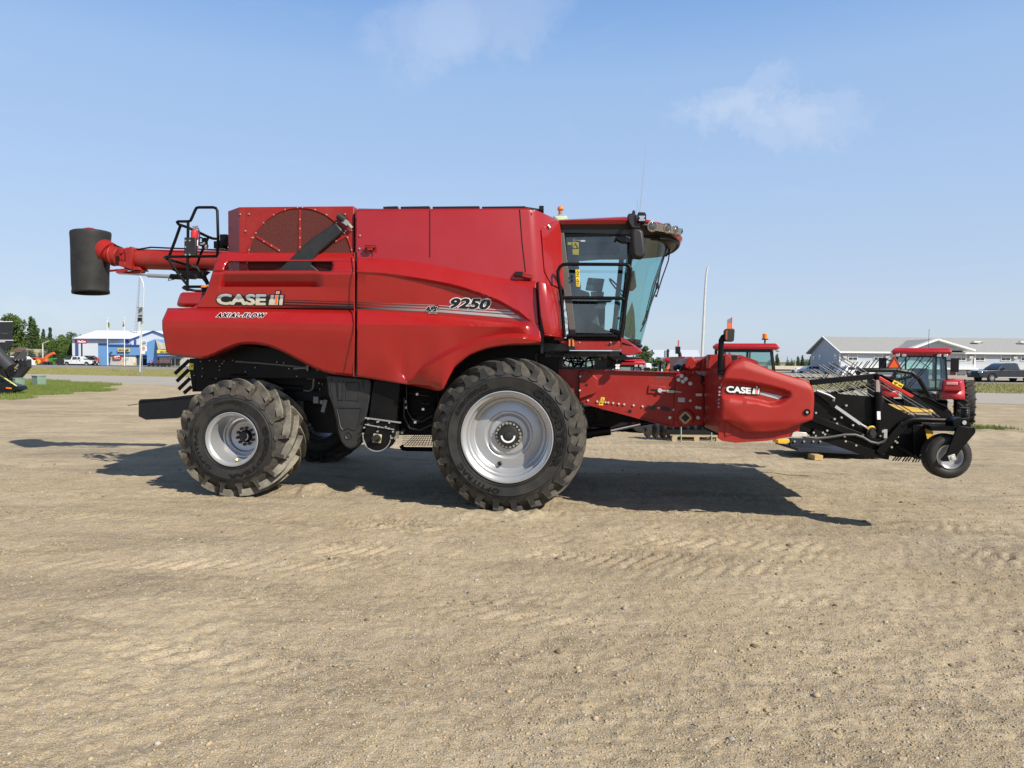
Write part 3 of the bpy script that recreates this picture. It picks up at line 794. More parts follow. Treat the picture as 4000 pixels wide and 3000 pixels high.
f5 = smoothrow([(1394, 1370, -1.56), (1500, 1385, -1.56), (1580, 1470, -1.50), (1597, 1484, -1.50), (1653, 1426, -1.53), (1715, 1385, -1.57), (1782, 1350, -1.57), (1862, 1325, -1.57), (1940, 1308, -1.57), (2006, 1302, -1.57), (2070, 1307, -1.57), (2114, 1322, -1.58)], 3)
f6 = smoothrow([(1394, 1440, -1.51), (1500, 1460, -1.51), (1590, 1486, -1.53), (1610, 1484, -1.62), (1660, 1443, -1.74), (1722, 1402, -1.74), (1790, 1368, -1.74), (1870, 1342, -1.74), (1945, 1326, -1.74), (2010, 1321, -1.74), (2070, 1325, -1.72), (2113, 1334, -1.64)], 3)
f7 = smoothrow([(1394, 1472, -1.48), (1470, 1484, -1.48), (1597, 1503, -1.54), (1680, 1520, -1.60), (1716, 1527, -1.66), (1730, 1519, -1.69), (1748, 1484, -1.71), (1777, 1433, -1.71), (1831, 1390, -1.71), (1903, 1362, -1.71), (1994, 1348, -1.71), (2060, 1345, -1.70), (2108, 1341, -1.62)], 3)
st = [i / 130 for i in range(131)]
front = Panel([f0, f1, f2, f2b, f3, f4, f5, f6, f7], sub=3, stations=st)
front.mb.build('front_side_panel', RED, root, solid=.03, smooth=24)
b = MB(); b.ppx([(1597, 1503), (1700, 1420), (1800, 1372), (1900, 1352), (2110, 1345), (2110, 1300), (1600, 1300)], -1.5, -.9)
b.build('wheel_well', mat('well_grey', (.07, .07, .065), .8), root)
# lettering and stripes on the panels
def place_rear(px, py, lift):
    if py < 1203: return L(px, py, scoop(px, py) - lift)
    return L(px, py, lower.w(px, py) - lift)
b = MB(); b.ppx([(846, 1186), (846, 1192), (849, 1198)], -1.5, -1.49)
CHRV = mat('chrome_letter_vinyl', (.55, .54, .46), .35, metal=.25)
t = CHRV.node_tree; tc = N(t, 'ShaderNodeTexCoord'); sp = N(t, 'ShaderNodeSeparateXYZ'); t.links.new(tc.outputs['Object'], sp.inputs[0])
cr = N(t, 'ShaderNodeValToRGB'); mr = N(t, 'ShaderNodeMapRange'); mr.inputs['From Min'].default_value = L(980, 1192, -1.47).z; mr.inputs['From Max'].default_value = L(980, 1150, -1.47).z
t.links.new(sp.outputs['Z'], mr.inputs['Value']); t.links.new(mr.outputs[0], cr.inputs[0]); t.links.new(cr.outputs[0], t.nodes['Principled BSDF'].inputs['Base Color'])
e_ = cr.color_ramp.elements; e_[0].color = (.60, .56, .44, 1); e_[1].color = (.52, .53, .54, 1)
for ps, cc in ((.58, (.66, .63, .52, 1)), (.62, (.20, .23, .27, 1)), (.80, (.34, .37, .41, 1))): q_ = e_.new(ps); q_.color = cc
def logo(place, x0, y0, x1, y1, dyr, parent, big):
    """word plus three-bar emblem; the box is the outline's, dyr the drop from left to right"""
    H = y1 - y0; Wd = x1 - x0
    def q(px, py, lift):
        return place(px, py + dyr * (px - x0) / Wd, lift)
    def poly(pts, lift, mb): mb.add([q(x0 + u * Wd, y0 + v * H, lift + E_ - .002) for u, v in pts], [tuple(range(len(pts)))])
    E_ = .006 if big else .012
    out = MB()
    t1, t2 = put_text('CASE', [(x0 + .012 * Wd, y0 + .27 * H), (x0 + .715 * Wd, y0 + .27 * H), (x0 + .705 * Wd, y0 + .95 * H), (x0 + .008 * Wd, y0 + .95 * H)], lambda a, c, l: q(a, c, l), bold=.045, outline=.04, shear=.0, space=.97, base=E_)
    poly([(.05, .35), (.99, .35), (.985, 1.0), (.05, 1.0)], .002, out)
    poly([(.765, .24), (1.0, .24), (.985, 1.02), (.745, 1.02)], .0025, out)
    poly([(.86, -.04), (.945, -.04), (.94, .25), (.85, .25)], .0025, out)
    out.build('logo_backing', SBLK, parent, smooth=0)
    t2.build('logo_outline', SBLK, parent, smooth=0)
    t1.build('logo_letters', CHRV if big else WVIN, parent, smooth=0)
    if big:
        # darker mirror band across the upper part of each chrome letter is in the vinyl itself
        pass
    e = MB()
    poly([(.79, .29), (.842, .29), (.832, .60), (.85, .60), (.838, .96), (.76, .96), (.772, .60), (.785, .60)], .006, e)
    poly([(.925, .29), (.978, .29), (.962, .96), (.915, .96), (.918, .62), (.93, .60)], .006, e)
    e2 = MB()
    poly([(.858, .28), (.908, .28), (.893, .96), (.838, .96)], .007, e)
    poly([(.872, .02), (.925, .02), (.918, .20), (.866, .20)], .007, e)
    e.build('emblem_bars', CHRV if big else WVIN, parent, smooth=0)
    poly([(.868, .32), (.897, .32), (.884, .92), (.848, .92)], .009, e2)
    poly([(.881, .06), (.915, .06), (.909, .16), (.876, .16)], .009, e2)
    e2.build('emblem_mark', ORED, parent, smooth=0)
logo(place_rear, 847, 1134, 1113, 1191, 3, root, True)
t1, t2 = put_text('AXIAL-FLOW', rect(845, 1223, 1031, 1239, 1, 9), place_rear, bold=.062, outline=.065, shear=.0, space=1.22, base=.010)
t1.build('series_lettering', SBLK, root, smooth=0); t2.build('series_outline', WVIN, root, smooth=0)
def stripe(pts0, pts1, place, mb):
    n = 24; v = []
    for i in range(n + 1):
        t = i / n
        for pts in (pts0, pts1):
            x = pts[0][0] + (pts[-1][0] - pts[0][0]) * t
            y = np.interp(x, [p[0] for p in pts], [p[1] for p in pts])
            v.append(place(x, float(y), .003))
    mb.add(v, [(2 * i, 2 * i + 1, 2 * i + 3, 2 * i + 2) for i in range(n)])
s = MB()
stripe([(1113, 1171), (1383, 1179)], [(1113, 1172.5), (1383, 1181)], place_rear, s)
stripe([(1111, 1178), (1383, 1187)], [(1111, 1182), (1383, 1191)], place_rear, s)
stripe([(1108, 1188), (1383, 1196)], [(1108, 1195), (1383, 1206)], place_rear, s)
s.build('stripes', SBLK, root, smooth=0)
# stripes on the front panel turn from black to silver along their length
STR = mat('stripe_fade_vinyl', (.02, .02, .02), .35, metal=.2)
t = STR.node_tree; tc = N(t, 'ShaderNodeTexCoord'); sp = N(t, 'ShaderNodeSeparateXYZ'); t.links.new(tc.outputs['Object'], sp.inputs[0])
mr = N(t, 'ShaderNodeMapRange'); mr.inputs['From Min'].default_value = L(1394, 1200, -1.5).x; mr.inputs['From Max'].default_value = L(1800, 1200, -1.5).x
t.links.new(sp.outputs['X'], mr.inputs['Value'])
cr = N(t, 'ShaderNodeMix', data_type='RGBA'); cr.inputs['A'].default_value = (.008, .008, .009, 1); cr.inputs['B'].default_value = (.42, .43, .45, 1)
t.links.new(mr.outputs[0], cr.inputs['Factor']); t.links.new(cr.outputs['Result'], t.nodes['Principled BSDF'].inputs['Base Color'])
s = MB()
stripe([(1396, 1180), (1700, 1191), (1990, 1211)], [(1396, 1182), (1700, 1193.5), (1996, 1216)], front.place, s)
stripe([(1396, 1188), (1700, 1200), (2004, 1221)], [(1396, 1192), (1700, 1205), (2013, 1228)], front.place, s)
stripe([(1396, 1198), (1700, 1209), (2021, 1233)], [(1396, 1206), (1700, 1218), (2035, 1245)], front.place, s)
s.build('fading_stripes', STR, root, smooth=0)
t1, t2 = put_text('9250', [(1768, 1166), (1918, 1170), (1904, 1208), (1754, 1201)], front.place, bold=.045, outline=.05, shear=.0, space=1.02)
t1.build('model_number', SBLK, root, smooth=0)
t2.build('number_outline', WVIN, root, smooth=0)
t1, t2 = put_text('AFS', rect(1661, 1197, 1703, 1214, 1, 6), front.place, bold=.05, outline=.05)
t1.build('badge_lettering', SBLK, root, smooth=0); t2.build('badge_outline', WVIN, root, smooth=0)
t1, t2 = put_text('CONNECT', rect(1673, 1217, 1707, 1224, 1, 2), front.place, bold=.02, outline=.09)
t1.build('badge_lettering', SBLK, root, smooth=0); t2.build('badge_outline', WVIN, root, smooth=0)
s = MB(); s.tube([front.place(1700 + 14 * math.cos(a), 1203 + 9 * math.sin(a) - 6 * math.cos(a), .008) for a in [i * .3 - 2.3 for i in range(12)]], .004, 5)
s.build('badge_swoosh', SBLK, root)

# ---- engine housing with rotary screen
eng = MB()
zt = L(1150, 807, -1.36).z; xr = L(1382, 900, -1.36).x; x1 = L(934, 900, -1.36).x; x0 = L(891, 900, -1.12).x
eng.plan([(x1, -1.36), (xr, -1.36), (xr, 1.36), (x1, 1.36), (x0, 1.12), (x0, -1.12)], 2.3, zt)
eng.build('engine_housing', RED2, root, bevel=.008)
CW = -1.36
cc = L(1172, 1025, CW); cr_ = (L(1379, 1025, CW) - cc).length
b = MB(); n = 48
v = [cc + Vector((0, -.006, 0))] + [cc + Vector((math.cos(t) * cr_, -.006, math.sin(t) * cr_)) for t in [math.pi * (i / n * 1.16 - .08) for i in range(n + 1)]]
b.add(v, [(0, i + 1, i + 2) for i in range(n)]); b.build('rotary_screen', SCREEN, root, smooth=0)
b = MB(); b.tube([cc + Vector((math.cos(t) * cr_, -.008, math.sin(t) * cr_)) for t in [math.pi * (i / n * 1.16 - .08) for i in range(n + 1)]], .012, 6)
for ax, ay, bx, by in [(1172, 820, 1172, 985), (1002, 923, 1095, 980), (1351, 921, 1309, 945)]:
    b.bar(L(ax, ay, CW - .01), L(bx, by, CW - .01), .03, .014)
b.bar(L(963, 812, CW), L(963, 1100, CW), .008, .008)
b.build('screen_frame', RED2, root)
b = MB()
pts = [(985, 928), (990, 928), (1000, 910), (1030, 870), (1070, 839), (1114, 819), (1163, 811), (1182, 811), (1231, 819), (1276, 839), (1315, 870), (1348, 837), (1172, 857), (1172, 893), (1172, 929), (1172, 965), (973, 976), (959, 902), (1345, 910), (1357, 928), (1373, 976), (1350, 902), (1313, 941), (1090, 978), (1031, 943), (1061, 960), (966, 1026), (939, 837), (973, 836), (1373, 900), (1370, 1028)]
for px, py in pts: p = L(px, py, CW - .012); b.ball(p, .012, .01, .012, 8, 5)
b.build('rivet_row', ZINC, root)
b = MB()
b.ppx([(1303, 872), (1312, 871), (1338, 899), (1331, 910), (1280, 955), (1242, 985), (1215, 1030), (1200, 1062), (1075, 1062), (1112, 1028), (1160, 983), (1200, 945), (1222, 927)], CW - .09, CW - .012)
b.build('suction_duct', BLKP, root, bevel=.02)
b = MB(); b.ppx([(1140, 1020), (1200, 1020), (1262, 1072), (1170, 1075)], CW - .085, CW - .03); b.build('duct_elbow', BLKP, root, bevel=.02)
b = MB(); b.cyl(L(1322, 842, CW - .06), L(1348, 862, CW - .06), .045, 14); b.build('pipe_mouth', BLKP, root)
b = MB(); b.obox(L(1352, 868, CW - .06), .09, .06, .06, Matrix.Rotation(R(40), 3, 'Y')); b.cyl(L(1355, 868, CW - .06), L(1376, 892, CW - .06), .022, 10); b.cyl(L(1337, 866, CW - .07), L(1343, 872, CW - .07), .014, 8)
b.build('pipe_bracket', ZINC, root)

# ---- grain tank
A = [L(1384, 820, -1.42), L(2062, 816, -1.42), L(2094, 822, -1.37), L(2180, 861, -1.02)]
Bz = 2.2
Bo = [Vector((A[0].x, -1.42, Bz)), Vector((L(2096, 1120, -1.42).x, -1.42, Bz)), Vector((L(2130, 1120, -1.37).x, -1.37, Bz)), Vector((L(2206, 1170, -1.02).x, -1.02, Bz))]
def mir(p): return Vector((p.x, -p.y, p.z))
ringT = A + [mir(p) for p in A[::-1]]; ringB = Bo + [mir(p) for p in Bo[::-1]]
b = MB()
mid = []
for a, c in zip(ringT, ringB):
    mid.append(a + (c - a) * .02)
inn = [Vector((p.x * 1, p.y * .985, p.z + .0)) for p in ringT]
rings = [ringB, mid, [p + Vector((0, -.012 * (1 if p.y > 0 else -1), .022)) for p in ringT]]
b.loft(rings)
b.build('grain_tank', RED, root, bevel=.035, smooth=40)
b = MB()
for pts in [[(1679, 822), (1679, 1005)], [(2030, 818), (2034, 870), (2040, 950), (2053, 1062)]]:
    b.tube([L(x, y, -1.423) for x, y in pts], .005, 5)
b.build('panel_seam', SBLK, root)
b = MB()
for px, py in [(1406, 920), (1404, 971), (2086, 824)]: b.ball(L(px, py, -1.43), .014, .008, .014, 8, 5)
for px, py in [(2142, 882), (2147, 888)]: b.ball(L(px, py, -1.24), .016, .016, .016, 8, 5)
b.build('rivet_row', ZINC, root)
# bright glossy chamfer infill on the front corner
p0, n0 = A[3], (Bo[3] - A[3]).cross(A[2] - A[3]).normalized()
if n0.y > 0: n0 = -n0
b = MB()
infl = [(2112, 900), (2118, 893), (2168, 868), (2178, 866), (2184, 905), (2188, 980), (2196, 1130), (2150, 1108), (2124, 1060), (2118, 980)]
b.add([Lpl(x, y, p0, n0) + n0 * .022 for x, y in infl] + [Lpl(x, y, p0, n0) + n0 * .0 for x, y in infl], [tuple(range(10))] + [(i, (i + 1) % 10, 10 + (i + 1) % 10, 10 + i) for i in range(10)])
b.build('corner_insert', RED, root, bevel=.01)
# black extension flaps folded on the tank top
b = MB()
for a, c in [(1500, 1556), (1568, 1680), (1692, 1874), (1884, 2054)]:
    p, q = L(a, 815, -1.30), L(c, 813, -1.30); b.bar(p, q, .035, .09)
b.tube([L(2056, 817, -1.25), L(2118, 826, -1.0)], .03, 8); b.cyl(L(2106, 819, -1.05), L(2124, 819, -1.05), .05, 14)
b.bar(L(1400, 817, -1.3), L(1500, 818, -1.3), .012, .03)
b.build('tank_extension', SBLK, root, bevel=.005)
b = MB()
b.bar(L(1427, 966, -1.46), L(1464, 966, -1.46), .02, .06)
b.obox(L(1446, 974, -1.46), .07, .05, .03)
b.build('latch', RED2, root, bevel=.005)
b = MB(); b.tube([L(1425, 986, -1.46), L(1427, 960, -1.46), L(1465, 960, -1.46), L(1465, 986, -1.46)], .007, 6); b.build('latch_loop', SBLK, root)
b = MB(); b.ppx([(2010, 1060), (2035, 1060), (2083, 1069), (2078, 1090), (2010, 1073)], -1.47, -1.43); b.build('latch_plate', RED2, root, bevel=.006)
b = MB(); b.obox(L(2028, 1069, -1.475), .09, .02, .05); b.build('latch_slot', SBLK, root)
# lower corner panel in front of the tank
c0 = [(2104, 1097, -1.56), (2106, 1160, -1.59), (2112, 1230, -1.61), (2126, 1303, -1.60)]
c1 = [(2132, 1107, -1.54), (2138, 1165, -1.57), (2146, 1230, -1.59), (2156, 1308, -1.58)]
c2 = [(2150, 1113, -1.44), (2160, 1170, -1.46), (2170, 1230, -1.48), (2182, 1311, -1.46)]
c3 = [(2196, 1150, -1.10), (2200, 1190, -1.10), (2203, 1240, -1.10), (2206, 1315, -1.10)]
b = MB(); vv = [L(*p) for c in (c0, c1, c2, c3) for p in c]
b.add(vv, [(i * 4 + j, i * 4 + j + 1, i * 4 + j + 5, i * 4 + j + 4) for i in range(3) for j in range(3)])
b.add([L(2126, 1303, -1.60), L(2156, 1308, -1.58), L(2182, 1311, -1.46), L(2206, 1315, -1.10), L(2126, 1303, -1.1)], [(0, 1, 2, 3, 4)])
b.build('corner_panel', RED, root, solid=.02, bevel=.012, smooth=50)
b = MB(); b.ppx([(2098, 1100), (2105, 1100), (2124, 1310), (2122, 1380), (2112, 1380), (2112, 1310)], -1.45, -1.3); b.build('door_gap', SBLK, root)

# ---- wheels
def tyre(parent, c, Ro, Wd, Rr, nl, drop=.045, lugh=.05, lugw=.055, sweep=.42, curve=1.0, ph0=0.0, wi=.075, n=96, barm=None):
    """c is the centre of the near face; the tyre runs along +y from it"""
    t = MB(); hw = Wd / 2
    top = lambda u: Ro - drop * (1 - min(1, u)) ** 2.2
    Rc = top(0) - lugh
    prof = [(Rr - .005, .035), (Rr + .02, .012), (Rr + .06, .003), (Rr + (Rc - Rr) * .5, -.016), (Rc - .17, -.010), (Rc - .115, .002), (Rc - .105, .010)]
    t.lathe(prof, c, n=n)
    t.lathe([(r, Wd - h) for r, h in prof[::-1]], c, n=n)
    for rr in (Rr + .035, Rr + .05, Rc - .155): t.lathe([(rr - .004, .000), (rr, -.014 if rr > Rr + .1 else -.004), (rr + .004, .000)], c, n=n)
    k = MB(); h2 = [(Rc - .106, .010), (Rc - .060, .040), (Rc - .015, .085), (Rc + .006, .13)] + [(top(u) - lugh, u * hw) for u in (.55, .75, 1.0)]
    k.lathe(h2 + [(r, Wd - h) for r, h in h2[::-1][1:]], c, n=n)
    k.build('tread_carcass', LUG, parent, smooth=60)
    g = MB(); ft = MB(); m = 10
    def P(r, a, y, side): return Vector((c[0] + r * math.cos(a), (c[1] + y) if not side else (c[1] + Wd - y), c[2] + r * math.sin(a)))
    for side in (0, 1):
        for i in range(nl):
            ph = 2 * math.pi * (i + (.5 if side else 0)) / nl + ph0
            secs = []
            for j in range(m + 1):
                u = j / m; y = .015 + u * (hw + .02)
                a = ph + sweep * (u ** curve) * hw / Ro * 1.9
                tp = top(u) - (.012 if j == 0 else 0); bt = top(u) - lugh - .03; wd = lugw * (1.15 - .25 * min(u * 2.2, 1))
                secs.append([P(rr, a + ww / 2 / rr, y, side) for rr, ww in ((bt, wd * 1.5), (tp, wd), (tp, -wd), (bt, -wd * 1.5))])
            g.loft(secs)
            r1_ = [(Rc - .125, lugw * .7, -.013), (Rc - .108, wi * 1.5, -.004), (Rc - .075, lugw * 1.35, .006), (top(0) - .008, lugw * .85, .018)]
            fr = [P(r_, ph + w_ / 2 / r_, y_, side) for r_, w_, y_ in r1_] + [P(r_, ph - w_ / 2 / r_, y_, side) for r_, w_, y_ in r1_[::-1]]
            bk = [P(r_, ph + w_ / 2 / r_, .11, side) for r_, w_, y_ in r1_] + [P(r_, ph - w_ / 2 / r_, .11, side) for r_, w_, y_ in r1_[::-1]]
            v = fr + bk; ft.add(v, [(0, 1, 6, 7), (1, 2, 5, 6), (2, 3, 4, 5)] + [(q, (q + 1) % 8, 8 + (q + 1) % 8, 8 + q) for q in range(8)])
    g.build('tread_lugs', barm or LUG, parent, smooth=30, bevel=.005)
    ft.build('shoulder_lugs', barm and LUG or RUB, parent, smooth=25, bevel=.004)
    return t.build('tyre', RUB, parent, smooth=45)
def arc_text(s, c, r, a0, a1, h, y, bold=.03, flip=False, shear=0):
    v, f = glyphs(s, bold, shear, 1.1); bb = bbox(v); m = MB(); out = []
    for x, yy in v:
        u = (x - bb[0]) / (bb[2] - bb[0]); q = (yy - bb[1]) / (bb[3] - bb[1])
        a = a0 + (a1 - a0) * u; rr = r + h * (q if not flip else -q)
        out.append((c[0] + rr * math.cos(a), y, c[2] + rr * math.sin(a)))
    m.add(out, f); return m
FC = L(1980, 1713, -1.75)      # near face centre of the front wheel
FR = .985
FC = Vector((FC.x, -1.745, FR - .035))
wf = empty('wheel', (0, 0, 0), parent=root)
tyre(wf, FC, FR, .66, .565, 24, drop=.05, sweep=.60, lugw=.055, lugh=.042, ph0=.11, wi=.085)
def rim_front(c, parent):
    r = MB()
    r.lathe([(.562, .045), (.572, .0), (.572, -.006), (.560, -.008), (.552, .015), (.535, .03), (.512, .045), (.508, .11), (.502, .16), (.488, .17), (.482, .185), (.478, .28), (.462, .30), (.452, .30), (.435, .31), (.40, .30), (.31, .285), (.29, .30), (.27, .30), (.235, .275), (.175, .27), (.13, .27)], c, n=96)
    r.build('rim', RIMM, parent, smooth=28)
    k = MB(); k.lathe([(.178, .265), (.172, .245), (.13, .245), (.125, .26)], c, n=48)
    k.build('wheel_hub', mat('hub_olive', (.20, .18, .12), .6, metal=.3, var=.3), parent)
    k = MB()
    for i in range(20):
        a = 2 * math.pi * (i + .5) / 20; p = c + Vector((.152 * math.cos(a), .245, .152 * math.sin(a)))
        k.cyl(p, p + Vector((0, -.028, 0)), .0145, 8)
    k.build('wheel_nut', mat('nut_silver', (.45, .46, .44), .4, metal=.7), parent)
    k = MB(); k.lathe([(.127, .25), (.127, .19), (.115, .175), (.05, .17), (.045, .155), (.02, .15), (.001, .15)], c, n=40)
    k.build('hub_cap', BLKP, parent)
    k = MB(); v = []
    for i in range(25):
        a = -math.pi * (i / 24) + .0
        for rr in (.070, .092): v.append(c + Vector((rr * math.cos(a), .169, rr * math.sin(a))))
    k.add(v, [(2 * i, 2 * i + 1, 2 * i + 3, 2 * i + 2) for i in range(24)]); k.build('cap_sticker', WVIN, parent, smooth=0)
    k = MB(); k.obox(c + Vector((-.115, .283, -.375)), .05, .02, .055, Matrix.Rotation(R(-15), 3, 'Y')); k.build('rim_slot', SBLK, parent, bevel=.008)
rim_front(FC, wf)
ty = FC.y - .020
for s_, r_, a0, a1, h_, b_, fl in [('GOODYEAR', .635, R(60), R(-32), .085, .045, False), ('620/70R42', .65, R(156), R(110), .06, .03, False), ('OPTITRAC', .645, R(-97), R(-150), .07, .035, False)]:
    arc_text(s_, FC, r_, a0, a1, h_, ty, b_).build('sidewall_lettering', LETR, wf, smooth=0)
# far front wheel
wf2 = empty('wheel', (0, 0, 0), parent=root)
FC2 = Vector((FC.x, 1.11, FC.z))
tyre(wf2, FC2, FR, .64, .565, 24, sweep=.60, lugw=.055)
m = MB(); m.lathe([(.56, .05), (.54, .30), (.3, .36), (.01, .36)], FC2, n=40); m.build('rim', RIMM, wf2)
# rear wheels
RR = .79
rc0 = L(905, 1719, -1.45)
RC = Vector((rc0.x, -1.45, RR + .035))
wr = empty('wheel', (0, 0, 0), parent=root)
tyre(wr, RC, RR + .012, .78, .348, 17, drop=.03, sweep=.74, lugw=.034, lugh=.068, curve=.8, ph0=.06, wi=.07, barm=LUG2)
r = MB()
r.lathe([(.345, .045), (.358, .0), (.358, -.008), (.350, -.010), (.340, .012), (.330, .03), (.312, .045), (.308, .10), (.300, .12), (.296, .30), (.283, .33), (.262, .335), (.255, .36), (.235, .375), (.215, .37), (.20, .40), (.165, .415), (.15, .415), (.09, .415)], RC, n=72)
r.build('rim', RIMM, wr, smooth=28)
k = MB(); k.lathe([(.078, .42), (.078, .37), (.06, .355), (.001, .35)], RC, n=32)
for i in range(10):
    a = 2 * math.pi * (i + .3) / 10; p = RC + Vector((.113 * math.cos(a), .415, .113 * math.sin(a))); k.cyl(p, p + Vector((0, -.03, 0)), .021, 10)
k.build('wheel_hub', SBLK, wr)
k = MB(); v = []
for i in range(13):
    a = R(-70) + R(110) * i / 12
    for rr in (.050, .062): v.append(RC + Vector((rr * math.cos(a), .352, rr * math.sin(a))))
k.add(v, [(2 * i, 2 * i + 1, 2 * i + 3, 2 * i + 2) for i in range(12)]); k.build('cap_sticker', WVIN, wr, smooth=0)
k = MB(); p = RC + Vector((.035, .06, -.29)); k.cyl(p, p + Vector((.02, -.03, .02)), .012, 8); k.cyl(p + Vector((.01, 0, -.01)), p + Vector((.03, .0, .01)), .007, 6); k.build('valve', mat('brass', (.6, .45, .15), .3, metal=1), wr)
ty = RC.y - .020
for s_, r_, a0, a1, h_, b_ in [('GOODYEAR', .455, R(22), R(-95), .06, .045), ('750/65R26', .475, R(118), R(72), .042, .03), ('OPTITRAC', .455, R(-125), R(-200), .05, .035)]:
    arc_text(s_, RC, r_, a0, a1, h_, ty, b_).build('sidewall_lettering', LETR, wr, smooth=0)
wr2 = empty('wheel', (0, 0, 0), parent=root)
RC2 = Vector((RC.x, 1.75, RC.z - .02))
tyre(wr2, RC2, RR, .70, .348, 17, drop=.03, sweep=.62, lugw=.045)
m = MB(); m.lathe([(.345, .05), (.33, .3), (.2, .36), (.01, .36)], RC2, n=40); m.build('rim', RIMM, wr2)
b = MB(); b.cyl((RC.x, -1.05, RC.z), (RC.x, 2.1, RC.z), .09, 14); b.obox((RC.x, 0, RC.z + .16), .24, 1.5, .26); b.obox((RC.x, 0, 1.25), .5, .9, .7)
b.obox((RC.x + .35, -.6, RC.z + .02), .12, .5, .12)
b.cyl((RC.x + .3, -.9, RC.z), (RC.x + .3, .9, RC.z), .035, 10)
b.build('rear_axle', BLK, root, bevel=.015)
b = MB(); b.cyl((FC.x, -1.5, FC.z), (FC.x, 1.5, FC.z), .14, 18); b.obox((FC.x, 0, FC.z + .30), .36, 2.1, .36); b.obox((FC.x, -.95, FC.z + .15), .42, .2, .6); b.obox((FC.x, .95, FC.z + .15), .42, .2, .6)
b.build('front_axle', BLK, root, bevel=.02)

# ---- plastic shield and elevator between the wheels
sh = MB()
outl = [(1272, 1466), (1280, 1462), (1448, 1478), (1452, 1500), (1446, 1560), (1432, 1630), (1415, 1700), (1405, 1730), (1388, 1748), (1368, 1754), (1348, 1746), (1330, 1725), (1318, 1690), (1310, 1640), (1298, 1590), (1280, 1540)]
sh.ppx(outl, -1.33, -1.10)
sh.build('plastic_shield', BLKP, root, bevel=.025)
b = MB()
for pts in [[(1353, 1494), (1402, 1495), (1400, 1566), (1352, 1562)]]:
    b.tube([L(x, y, -1.333) for x, y in pts], .008, 6, closed=True)
b.tube([L(x, y, -1.335) for x, y in [(1315, 1592), (1412, 1594), (1398, 1668), (1388, 1680), (1375, 1676), (1362, 1671), (1350, 1675), (1340, 1680), (1330, 1668)]], .010, 6, closed=True)
b.tube([L(x, y, -1.335) for x, y in [(1292, 1480), (1294, 1520), (1304, 1556)]], .008, 6)
b.tube([L(x, y, -1.335) for x, y in [(1320, 1486), (1320, 1562), (1338, 1564), (1338, 1488)]], .007, 6)
b.tube([L(x, y, -1.335) for x, y in [(1416, 1480), (1418, 1516)]], .008, 6)
p = L(1362, 1702, -1.33); b.lathe([(.052, 0), (.046, -.012), (.036, -.004), (.03, .01), (.001, .012)], p, n=24)
b.build('shield_ribs', BLKP, root)
el = MB()
el.ppx([(1460, 1484), (1565, 1496), (1545, 1652), (1440, 1632)], -1.36, -1.12)
el.ppx([(1428, 1632), (1546, 1650), (1540, 1706), (1425, 1700)], -1.38, -1.10)
el.ppx([(1424, 1700), (1540, 1700)] + [(1476 + 54 * math.cos(a), 1708 + 56 * math.sin(a)) for a in [math.pi * i / 12 for i in range(1, 12)]], -1.38, -1.10)
el.build('grain_elevator', BLK, root, bevel=.008)
b = MB()
b.bar(L(1426, 1632, -1.39), L(1566, 1651, -1.39), .018, .03); b.bar(L(1426, 1658, -1.39), L(1540, 1678, -1.39), .014, .012)
b.tube([L(1418, 1690, -1.39)] + [L(1472 + 54 * math.cos(a), 1708 + 55 * math.sin(a), -1.39) for a in [math.pi - math.pi * i / 14 for i in range(15)]] + [L(1526, 1700, -1.39)], .008, 6)
b.build('elevator_flange', GREY, root)
b = MB()
for px, py in [(1440, 1636), (1480, 1646), (1522, 1651), (1439, 1658), (1479, 1667), (1519, 1673), (1508, 1667), (1424, 1670), (1419, 1694), (1476, 1685), (1532, 1711), (1536, 1686), (1475, 1648)]:
    p = L(px, py, -1.39); b.cyl(p + Vector((0, -.022, 0)), p + Vector((0, .02, 0)), .012, 8)
b.build('bolt_row', ZINC, root)
b = MB(); c_ = L(1474, 1712, -1.385); b.obox(c_ + Vector((0, -.012, 0)), .115, .025, .115, Matrix.Rotation(R(8), 3, 'Y')); b.build('bearing_flange', mat('olive_zinc', (.5, .46, .26), .5, metal=.4), root, bevel=.01)
b = MB(); b.cyl(c_, c_ + Vector((-.02, -.09, .005)), .036, 16); b.lathe([(.055, .0), (.05, -.03), (.036, -.032)], c_ + Vector((0, -.02, 0)), n=24); b.build('drive_shaft', BLKP, root)
b = MB(); b.ppx([(1556, 1500), (1690, 1520), (1690, 1700), (1550, 1700)], -1.0, -.7)
b.build('cooler_box', DARK, root)
b = MB()
for i in range(14): b.bar(L(1592 + i * 8, 1520, -1.015), L(1592 + i * 8, 1690, -1.015), .008, .008)
for i in range(10): b.bar(L(1585, 1530 + i * 17, -1.02), L(1690, 1530 + i * 17, -1.02), .006, .006)
b.build('guard_grille', BLK, root)
b = MB()
b.tube([L(1587, 1502, -1.1), L(1587, 1570, -1.1), L(1592, 1610, -1.1), L(1612, 1640, -1.1), L(1645, 1648, -1.1), L(1690, 1624, -1.1)], .013, 8)
b.tube([L(1578, 1554, -1.15), L(1578, 1630, -1.15), L(1600, 1672, -1.15), L(1640, 1680, -1.15), L(1695, 1655, -1.15)], .015, 8)
b.tube([L(1590, 1534, -1.1), L(1630, 1540, -1.1), L(1675, 1546, -1.1)], .010, 6)
b.tube([L(1640, 1570, -1.1), L(1660, 1578, -1.1), L(1680, 1574, -1.1)], .010, 6)
b.build('hydraulic_hose', SBLK, root)
b = MB()
for px, py in [(1622, 1649), (1584, 1569), (1586, 1592), (1653, 1598), (1630, 1540), (1571, 1690)]: b.obox(L(px, py, -1.13), .03, .03, .03)
b.ppx([(1540, 1685), (1553, 1687), (1550, 1715), (1540, 1718)], -1.3, -1.2)
b.build('hose_fitting', ZINC, root)
